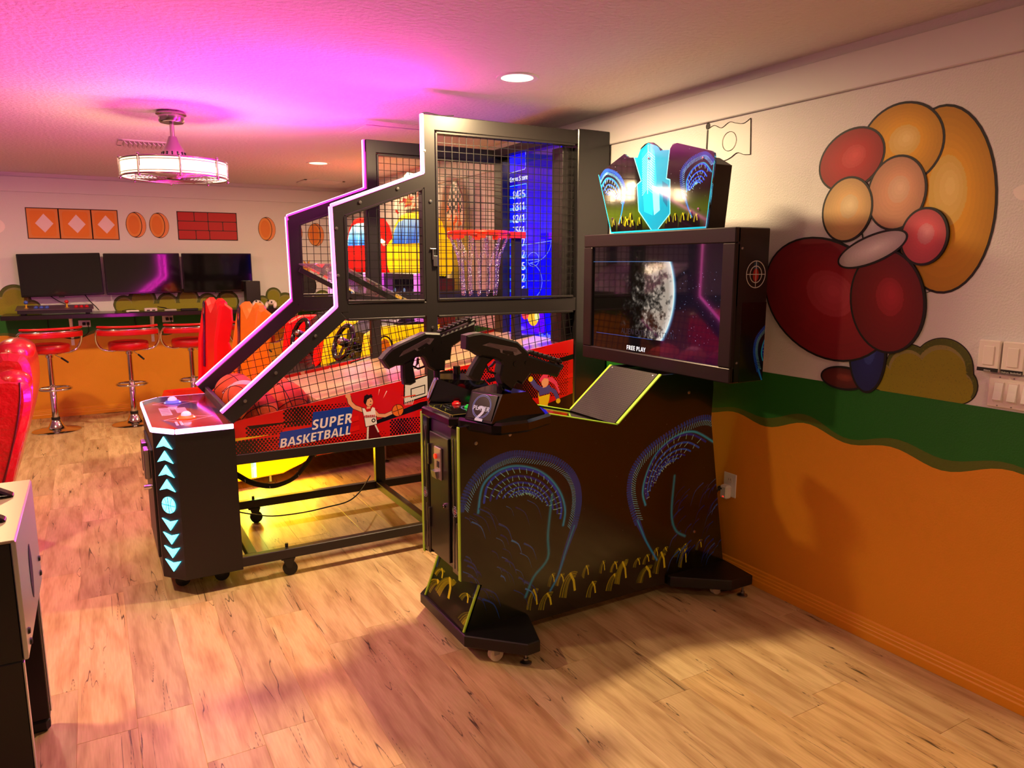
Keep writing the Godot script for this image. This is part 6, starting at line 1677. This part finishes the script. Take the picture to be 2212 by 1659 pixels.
# ---------------------------------------------------------------- recliner and table at the left edge
func near_left() -> void:
	var lea := mat(Color(0.62, 0.03, 0.05), 0.30, 0.0, 0.35)
	var crease := noise_tex(FastNoiseLite.TYPE_SIMPLEX_SMOOTH, 0.02, 4, 8, 256)
	bumpy(lea, crease, 0.5, 3.0)
	var o := thing("recliner", Vector3(-0.80, 0, -4.85), "red leather recliner with padded back at the left edge", "armchair")
	var X := Vector3.RIGHT
	var Y := Vector3.UP
	part(o, "back_shell", G.new().prism(PackedVector2Array(smooth(V([-0.62, 0.30, -0.50, 0.28, -0.455, 0.37, -0.40, 0.55, -0.335, 0.76, -0.305, 0.90, -0.300, 1.02, -0.315, 1.09, -0.36, 1.12, -0.46, 1.10, -0.56, 0.85, -0.66, 0.55]), 3, true)), Vector3(0, 0, -5.20), X, Y, Vector3(0, 0, 0.72), 0.035, Rect2(), true), lea)
	part(o, "head_pad", G.new().ball(Vector3(-0.385, 1.105, -4.86), 0.11, 28, Vector3(0.85, 0.60, 3.1)), lea)
	part(o, "lower_pad", G.new().ball(Vector3(-0.45, 0.95, -4.85), 0.13, 28, Vector3(0.8, 1.0, 2.4)), lea)
	part(o, "wing_pad", G.new().ball(Vector3(-0.385, 0.985, -4.46), 0.085, 28, Vector3(1.05, 0.75, 1.0)), lea)
	part(o, "side_wing", G.new().prism(PackedVector2Array(smooth(V([-0.66, 0.30, -0.50, 0.28, -0.445, 0.40, -0.39, 0.60, -0.325, 0.80, -0.305, 0.93, -0.33, 1.0, -0.42, 1.02, -0.56, 0.98, -0.64, 0.70]), 3, true)), Vector3(0, 0, -4.50), X, Y, Vector3(0, 0, 0.13), 0.030, Rect2(), true), lea)
	part(o, "seam_piping", G.new().tube(smooth([Vector3(-0.345, 0.99, -4.372), Vector3(-0.352, 0.90, -4.370), Vector3(-0.38, 0.76, -4.369), Vector3(-0.43, 0.58, -4.369), Vector3(-0.49, 0.40, -4.370)], 4), 0.005, 6), mat(Color(0.30, 0.01, 0.02), 0.4))
	part(o, "seat_cushion", G.new().box(Vector3(-0.95, 0.40, -4.84), Vector3(0.70, 0.22, 0.62), 0.06), lea)
	for z in [-5.20, -4.48]: part(o, "arm", G.new().box(Vector3(-0.95, 0.40, z), Vector3(0.85, 0.56, 0.17), 0.06), lea)
	part(o, "base", G.new().bx(-1.35, -0.52, 0.0, 0.13, -5.22, -4.46, 0.01), M.black)
	# table football table: black body, brushed silver end
	var t := thing("table_football_table", Vector3(-0.85, 0, -2.5), "black table football table with silver end panel at the left edge", "game table")
	var alu := mat(Color(0.74, 0.76, 0.78), 0.28, 0.85)
	var blk := mat(Color(0.03, 0.03, 0.045), 0.35)
	var z0 := -2.815
	var z1 := -2.195
	part(t, "table_body", G.new().bx(-1.50, -0.232, 0.54, 0.868, z0 + 0.004, z1 - 0.004, 0.003), blk)
	part(t, "end_panel", G.new().prism(PV([z0, 0.872, z1, 0.872, z1, 0.545, z0, 0.53]), Vector3(-0.232, 0, 0), Vector3.BACK, Y, Vector3(0.012, 0, 0), 0.002), alu)
	part(t, "top_plate", G.new().bx(-1.50, -0.222, 0.868, 0.876, z0, z1, 0.002), mat(Color(0.66, 0.60, 0.50), 0.35, 0.4))
	var slot := PackedVector2Array(smooth(V([-2.50, 0.76, -2.53, 0.70, -2.52, 0.64, -2.48, 0.60, -2.45, 0.66, -2.46, 0.73]), 3, true))
	part(t, "hand_slot", G.new().prism(slot, Vector3(-0.2195, 0, 0), Vector3.BACK, Y, Vector3(0.001, 0, 0)), M.ink)
	var sw := G.new()
	for q in [Vector2(-2.76, 0.62), Vector2(-2.76, 0.57), Vector2(-2.25, 0.60), Vector2(-2.27, 0.56)]: sw.lathe([Vector2(0.010, 0), Vector2(0.008, 0.005), Vector2(0, 0.006)], Vector3(-0.2198, q.y, q.x), 12, Basis(Vector3.UP, Vector3.RIGHT, Vector3.FORWARD))
	part(t, "panel_screw", sw, M.ink)
	part(t, "rod_end", G.new().rod(Vector3(-0.27, 0.80, z0), Vector3(-0.27, 0.80, z0 - 0.09), 0.014, 12), M.chrome)
	for q in [z1 - 0.005, z0 + 0.005]:
		var zi: float = q + (-0.055 if q > -2.5 else 0.055)
		var lg := part(t, "leg", G.new().prism(PV([-0.236, 0.54, -0.236, 0.05, -0.60, 0.05, -0.52, 0.54]), Vector3(0, 0, q), X, Y, Vector3(0, 0, zi - q), 0.003), blk)
		part(lg, "silver_edge", G.new().bx(-0.236, -0.232, 0.06, 0.535, minf(q, q + (zi - q) * 0.45), maxf(q, q + (zi - q) * 0.45), 0.001), alu)
		part(lg, "rubber_foot", G.new().bx(-0.58, -0.238, 0.0, 0.05, minf(q, zi) + 0.004, maxf(q, zi) - 0.004, 0.012), M.rubber)
	part(t, "crossbar", G.new().rod(Vector3(-0.34, 0.42, z0 + 0.06), Vector3(-0.34, 0.42, z1 - 0.06), 0.032, 20), M.chrome)
	# score beads between two black brackets on the top plate
	for z in [-2.66, -2.41]:
		part(t, "score_bracket", G.new().prism(PackedVector2Array(smooth(V([-0.255, 0.877, -0.262, 0.886, -0.31, 0.912, -0.37, 0.925, -0.44, 0.915, -0.46, 0.877]), 3)), Vector3(0, 0, z), X, Y, Vector3(0, 0, 0.045), 0.006, Rect2(), true), M.blackgloss)
	var sr := part(t, "score_rod", G.new().rod(Vector3(-0.33, 0.905, -2.62), Vector3(-0.33, 0.905, -2.40), 0.004, 8), M.chrome)
	for k in 9: part(sr, "score_bead", G.new().lathe([Vector2(0.005, -0.009), Vector2(0.022, -0.008), Vector2(0.024, 0), Vector2(0.022, 0.008), Vector2(0.005, 0.009)], Vector3(-0.33, 0.902, -2.595 + k * 0.0195), 16, Basis(Vector3.RIGHT, Vector3.BACK, Vector3.DOWN)), M.rubber)

# ---------------------------------------------------------------- right wall
func right_wall() -> void:
	var o := Vector3(XR, 0, 0)
	var ux := Vector3(0, 0, -1)
	var n3 := Vector3(-1, 0, 0)
	bush([[1.80, 1.135, 0.062], [1.69, 1.175, 0.092], [1.56, 1.19, 0.112], [1.495, 1.135, 0.068], [1.65, 1.12, 0.10]], o, ux, n3, 1.0705, "olive painted bush standing on the green band by the switches")
	# bunch of painted balloons: plain stand-in for the wall's figure painting
	var mu := thing("painted_balloons", Vector3(XR, 1.65, -1.9), "large mural of crimson, yellow and red painted balloons", "mural")
	var ink := mat(Color(0.05, 0.03, 0.03), 0.6)
	var st := G.new()
	for q in [[1.62, 1.48], [2.0, 1.90], [1.80, 1.90], [1.68, 1.60]]:
		var pts := []
		for p in smooth([Vector2(q[0], q[1]), Vector2(lerpf(q[0], 1.865, 0.6), lerpf(q[1], 1.34, 0.45)), Vector2(1.865, 1.34)], 6): pts.append(o + n3 * 0.0034 + ux * p.x + Vector3.UP * p.y)
		st.tube(pts, 0.003, 4, false, 0.4)
	part(mu, "string", st, ink)
	var lay := 0.0014
	for b in [[1.62, 1.81, 0.185, 0.335, -0.12, Color(0.86, 0.62, 0.06), Color(0.90, 0.78, 0.45)], [1.80, 2.03, 0.165, 0.150, 0.2, Color(0.88, 0.64, 0.08), Color(0.92, 0.80, 0.50)], [2.01, 2.00, 0.145, 0.115, -0.3, Color(0.68, 0.04, 0.06), Color(0.80, 0.25, 0.25)], [1.80, 1.85, 0.115, 0.135, 0.0, Color(0.85, 0.62, 0.48), Color(0.90, 0.75, 0.62)], [2.01, 1.80, 0.110, 0.125, 0.1, Color(0.88, 0.72, 0.48), Color(0.92, 0.84, 0.66)],
			[1.97, 1.098, 0.10, 0.042, 0.0, Color(0.38, 0.10, 0.08), Color(0.52, 0.20, 0.15)], [1.865, 1.215, 0.075, 0.155, -0.05, Color(0.10, 0.14, 0.45), Color(0.22, 0.30, 0.65)], [2.09, 1.43, 0.33, 0.235, 0.45, Color(0.58, 0.07, 0.13), Color(0.74, 0.26, 0.32)], [1.80, 1.43, 0.150, 0.20, -0.25, Color(0.50, 0.02, 0.06), Color(0.70, 0.14, 0.20)], [1.67, 1.68, 0.085, 0.10, 0.0, Color(0.86, 0.35, 0.40), Color(0.92, 0.62, 0.66)], [1.88, 1.635, 0.15, 0.05, -0.35, Color(0.86, 0.82, 0.84), Color(0.95, 0.93, 0.94)]]:
		var el := func(d: float) -> PackedVector2Array:
			var p := PackedVector2Array()
			for k in 44: p.append(Vector2(b[0], b[1]) + (Vector2(cos(TAU * k / 44) * (b[2] + d), sin(TAU * k / 44) * (b[3] + d))).rotated(b[4]))
			return p
		var rr := Rect2(b[0] - 0.36, b[1] - 0.36, 0.72, 0.72)
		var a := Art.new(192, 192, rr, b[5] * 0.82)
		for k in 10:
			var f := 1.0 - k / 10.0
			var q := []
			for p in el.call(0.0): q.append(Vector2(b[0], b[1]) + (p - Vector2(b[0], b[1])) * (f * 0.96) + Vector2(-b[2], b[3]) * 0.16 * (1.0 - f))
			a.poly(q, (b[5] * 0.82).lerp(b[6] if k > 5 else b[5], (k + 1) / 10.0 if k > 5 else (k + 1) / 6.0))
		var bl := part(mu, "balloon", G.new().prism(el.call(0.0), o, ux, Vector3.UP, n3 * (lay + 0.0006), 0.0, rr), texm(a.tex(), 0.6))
		part(bl, "ink_outline", G.new().prism(el.call(0.009), o, ux, Vector3.UP, n3 * lay), ink)
		lay += 0.0012
	# outline-drawn flag
	var fl := thing("painted_flag", Vector3(XR, 2.17, -2.69), "line-drawn white flag on a pole with a round knob", "mural")
	var top := smooth(V([2.832, 2.243, 2.79, 2.255, 2.74, 2.236, 2.69, 2.255, 2.65, 2.245, 2.60, 2.235, 2.556, 2.252]), 5)
	var bot := smooth(V([2.548, 2.087, 2.59, 2.092, 2.63, 2.105, 2.67, 2.088, 2.71, 2.078, 2.755, 2.083, 2.80, 2.095, 2.832, 2.10]), 5)
	var face := PackedVector2Array(top)
	for p in bot: face.append(p)
	part(fl, "flag_cloth", G.new().prism(face, o, ux, Vector3.UP, n3 * 0.0012), mat(Color(0.93, 0.90, 0.89), 0.65))
	var ol := G.new()
	var tr3 := func(l: Array) -> Array:
		var r := []
		for p in l: r.append(o + n3 * 0.0034 + ux * p.x + Vector3.UP * p.y)
		return r
	ol.tube(tr3.call(top), 0.0028, 4, false, 0.5); ol.tube(tr3.call(bot), 0.0028, 4, false, 0.5)
	ol.tube(tr3.call(V([2.556, 2.252, 2.552, 2.17, 2.548, 2.087])), 0.0022, 4, false, 0.5)
	ol.tube(tr3.call(Array(circ(Vector2(2.685, 2.165), 0.045, 24))), 0.0012, 4, true, 0.5)
	part(fl, "ink_line", ol, ink)
	part(fl, "painted_pole", G.new().prism(PV([2.828, 2.24, 2.840, 2.24, 2.848, 1.95, 2.832, 1.95]), o, ux, Vector3.UP, n3 * 0.0014), ink)
	part(fl, "painted_knob", G.new().prism(circ(Vector2(2.834, 2.258), 0.015, 18, 0.017), o, ux, Vector3.UP, n3 * 0.0016), ink)
	# patch of lighter filler
	solo("filler_patch", G.new().prism(PackedVector2Array(smooth(V([1.375, 1.83, 1.33, 1.845, 1.29, 1.83, 1.30, 1.80, 1.345, 1.79, 1.37, 1.805]), 4, true)), o, ux, Vector3.UP, n3 * 0.001), mat(Color(0.93, 0.90, 0.90), 0.7), "pale filler patch on the wall right of the mural", "wall patch")
	# switches
	var plate := mat(Color(0.90, 0.86, 0.84), 0.35)
	var names := ["Aliens", "Outrun, Basketball"]
	for i in 2:
		var s0: float = [1.352, 1.273][i]
		var s1: float = [1.424, 1.345][i]
		var sw := thing("light_switch", Vector3(XR, 1.258, -(s0 + s1) / 2), ["single white light switch labelled Aliens, left of the pair", "single white light switch labelled Outrun, Basketball, right of the pair"][i], "light switch", "labelled switches")
		part(sw, "cover_plate", G.new().bx(XR - 0.024, XR - 0.0002, 1.203, 1.313, -s1, -s0, 0.003), plate)
		part(sw, "rocker", G.new().bx(XR - 0.0265, XR - 0.023, 1.226, 1.293, -s1 + 0.018, -s0 - 0.018, 0.0015), plate)
		var lb := part(sw, "name_strip", G.new().bx(XR - 0.0255, XR - 0.023, 1.203, 1.216, -s1 + 0.001, -s0 - 0.001, 0.0), M.ink)
		text(lb, "lettering", names[i], 0.0062 if i == 0 else 0.0056, Vector3(XR - 0.0256, 1.2068, -(s0 + s1) / 2), Vector3.BACK, Vector3.UP, M.white, 0.0003, false)
	var tg := thing("light_switch_bank", Vector3(XR, 1.135, -1.30), "wide white plate of three toggle switches under the labelled pair", "light switch")
	part(tg, "cover_plate", G.new().bx(XR - 0.010, XR - 0.0002, 1.078, 1.195, -1.386, -1.222, 0.003), plate)
	for k in 3:
		var zc := -1.350 + k * 0.046
		part(tg, "switch_frame", G.new().bx(XR - 0.012, XR - 0.009, 1.098, 1.170, zc - 0.017, zc + 0.017, 0.001), mat(Color(0.86, 0.80, 0.80), 0.4))
		part(tg, "paddle", G.new().prism(PV([0.0, 1.102, 0.010, 1.106, 0.004, 1.136, 0.0, 1.166]), Vector3(XR - 0.012, 0, zc - 0.014), Vector3(-1, 0, 0), Vector3.UP, Vector3(0, 0, 0.028), 0.0008), M.white)
		for y in [1.085, 1.186]: part(tg, "screw", G.new().rod(Vector3(XR - 0.0095, y, zc), Vector3(XR - 0.0112, y, zc), 0.0025, 8), M.steel)
	# outlet with plug-in adapter
	var oo := thing("wall_outlet", Vector3(XR, 0.466, -2.569), "white wall outlet low on the orange wall beside the shooting cabinet", "outlet")
	part(oo, "cover_plate", G.new().bx(XR - 0.007, XR - 0.0013, 0.405, 0.527, -2.611, -2.528, 0.002), M.white)
	var so := G.new()
	for y in [0.443, 0.492]: so.prism(rrect(-2.586, -2.553, y - 0.016, y + 0.016, 0.010, 4), Vector3(XR - 0.0072, 0, 0), Vector3.BACK, Vector3.UP, Vector3(-0.0012, 0, 0))
	part(oo, "socket", so, plate)
	part(oo, "slit", G.new().bx(XR - 0.0088, XR - 0.0083, 0.490, 0.500, -2.577, -2.5755, 0.0).bx(XR - 0.0088, XR - 0.0083, 0.490, 0.500, -2.565, -2.5635, 0.0), M.ink)
	var ap := thing("plug_adapter", Vector3(XR - 0.03, 0.43, -2.575), "white plug-in adapter with a small red light in the outlet", "adapter")
	part(ap, "adapter_body", G.new().bx(XR - 0.048, XR - 0.0086, 0.398, 0.468, -2.598, -2.550, 0.008), M.white)
	part(ap, "cord_plug", G.new().bx(XR - 0.052, XR - 0.030, 0.432, 0.456, -2.612, -2.597, 0.004), M.rubber)
	part(ap, "status_led", G.new().bx(XR - 0.0492, XR - 0.0478, 0.408, 0.414, -2.577, -2.566, 0.0005), glowm(Color(1.0, 0.05, 0.02), 1.2))

# ---------------------------------------------------------------- ceiling
func ceiling_things() -> void:
	var c := Vector3(0.495, 0, -4.90)
	var o := thing("ceiling_fan", Vector3(c.x, CEIL, c.z), "brushed nickel caged ceiling fan with a glowing drum shade", "ceiling fan")
	var nic := mat(Color(0.66, 0.60, 0.60), 0.22, 1.0)
	part(o, "canopy", G.new().lathe([Vector2(0, 2.395), Vector2(0.064, 2.395), Vector2(0.070, 2.402), Vector2(0.070, 2.435), Vector2(0.084, 2.440), Vector2(0.084, 2.448), Vector2(0.070, 2.4595)], c, 32), nic)
	part(o, "down_rod", G.new().rod(c + Vector3(0, 2.30, 0), c + Vector3(0, 2.40, 0), 0.013, 14), nic)
	part(o, "motor_housing", G.new().lathe([Vector2(0, 2.14), Vector2(0.066, 2.14), Vector2(0.066, 2.215), Vector2(0.058, 2.245), Vector2(0.036, 2.28), Vector2(0.022, 2.318), Vector2(0, 2.318)], c, 28), nic)
	var vt := G.new()
	for k in 14:
		var an := TAU * k / 14
		vt.box(c + Vector3(cos(an) * 0.0655, 2.205, sin(an) * 0.0655), Vector3(0.004, 0.045, 0.008), 0.0, Basis(Vector3.UP, -an))
	part(o, "vent_slot", vt, M.ink)
	# drum: eight frosted panes in a metal frame
	var R := 0.287
	var pane := glowm(Color(1.0, 0.93, 0.70), 2.2)
	for k in 8:
		var a0 := TAU * (k + 0.03) / 8; var a1 := TAU * (k + 0.97) / 8
		var g := G.new()
		for j in 6:
			var p := lerpf(a0, a1, j / 6.0); var q := lerpf(a0, a1, (j + 1) / 6.0)
			var P := Vector3(cos(p), 0, sin(p)); var Q := Vector3(cos(q), 0, sin(q))
			g.fan([c + P * R + Vector3(0, 2.082, 0), c + Q * R + Vector3(0, 2.082, 0), c + Q * R + Vector3(0, 2.172, 0), c + P * R + Vector3(0, 2.172, 0)], P + Q)
			g.fan([c + P * (R - 0.004) + Vector3(0, 2.082, 0), c + Q * (R - 0.004) + Vector3(0, 2.082, 0), c + Q * (R - 0.004) + Vector3(0, 2.172, 0), c + P * (R - 0.004) + Vector3(0, 2.172, 0)], -P - Q)
		part(o, "lamp_shade_pane", g, pane)
		var m := (a0 + a1) / 2
		var d := Vector3(cos(m), 0, sin(m))
		area(o, "drum_light", c + d * (R + 0.012) + Vector3(0, 2.127, 0), d, Vector2(0.2, 0.09), 0.16, WARM)
	var fr := G.new()
	for y in [2.080, 2.174]: fr.ring(c + Vector3(0, y, 0), R + 0.003, 0.006, Vector3.UP, 56, 6)
	for y in [2.096, 2.158]: fr.ring(c + Vector3(0, y, 0), R + 0.004, 0.0022, Vector3.UP, 56, 4)
	for k in 8:
		var an := TAU * k / 8
		var p := c + Vector3(cos(an), 0, sin(an)) * (R + 0.006)
		fr.rod(p + Vector3(0, 2.07, 0), p + Vector3(0, 2.184, 0), 0.006, 8)
		for y in [2.07, 2.184]: fr.ball(p + Vector3(0, y, 0), 0.009, 8)
		fr.rod(c + Vector3(cos(an) * 0.06, 2.165, sin(an) * 0.06), p + Vector3(0, 2.165, 0), 0.004, 6)
	part(o, "drum_frame", fr, nic)
	var gr := G.new()
	for k in 9: gr.ring(c + Vector3(0, 2.079, 0), 0.06 + k * 0.022, 0.002, Vector3.UP, 40, 4)
	for k in 12: gr.rod(c + Vector3(cos(TAU * k / 12) * 0.05, 2.079, sin(TAU * k / 12) * 0.05), c + Vector3(cos(TAU * k / 12) * 0.26, 2.079, sin(TAU * k / 12) * 0.26), 0.002, 4)
	gr.lathe([Vector2(0, 2.070), Vector2(0.05, 2.072), Vector2(0.055, 2.080), Vector2(0, 2.082)], c, 24)
	part(o, "bottom_grille", gr, nic)
	for k in 3:
		var an := TAU * k / 3
		part(o, "fan_blade", G.new().box(c + Vector3(cos(an) * 0.14, 2.115, sin(an) * 0.14), Vector3(0.18, 0.006, 0.10), 0.002, Basis(Vector3.UP, -an) * Basis(Vector3.RIGHT, 0.35)), M.frame)
	# air registers and an access panel
	var wh := mat(Color(0.88, 0.85, 0.85), 0.5)
	var v1 := thing("air_vent", Vector3(0.42, CEIL, -6.27), "white ceiling air vent with curved vanes behind the fan", "air vent")
	var f1 := G.new().bx(0.26, 0.29, CEIL - 0.008, CEIL, -6.42, -6.12, 0.001).bx(0.57, 0.60, CEIL - 0.008, CEIL, -6.42, -6.12, 0.001).bx(0.26, 0.60, CEIL - 0.008, CEIL, -6.15, -6.12, 0.001).bx(0.26, 0.60, CEIL - 0.008, CEIL, -6.42, -6.39, 0.001)
	part(v1, "vent_frame", f1, wh)
	for k in 9:
		var x := 0.305 + k * 0.031
		part(v1, "vane", G.new().prism(PV([0, 0, 0.004, 0.0, 0.012, -0.014, 0.026, -0.024, 0.024, -0.027, 0.008, -0.017]), Vector3(x - 0.01, CEIL - 0.002, -6.39), Vector3.RIGHT, Vector3.UP, Vector3(0, 0, 0.24)), wh)
	var v2 := thing("air_vent", Vector3(2.28, CEIL, -8.2), "flat white ceiling air vent near the back wall", "air vent")
	part(v2, "vent_frame", G.new().bx(2.06, 2.50, CEIL - 0.008, CEIL, -8.36, -8.33, 0.001).bx(2.06, 2.50, CEIL - 0.008, CEIL, -8.05, -8.02, 0.001).bx(2.06, 2.09, CEIL - 0.008, CEIL, -8.36, -8.02, 0.001).bx(2.47, 2.50, CEIL - 0.008, CEIL, -8.36, -8.02, 0.001), wh)
	for k in 9: part(v2, "vane", G.new().bar(Vector3(2.09, CEIL - 0.004, -8.31 + k * 0.031), Vector3(2.47, CEIL - 0.004, -8.31 + k * 0.031), 0.004, 0.024, Vector3(0, 0.5, 1), 0.0), wh)
	solo("access_panel", G.new().bx(1.62, 2.12, CEIL - 0.006, CEIL - 0.0002, -5.05, -4.72, 0.002), M.ceil, "ceiling access panel above the far side of the basketball cage", "access panel")
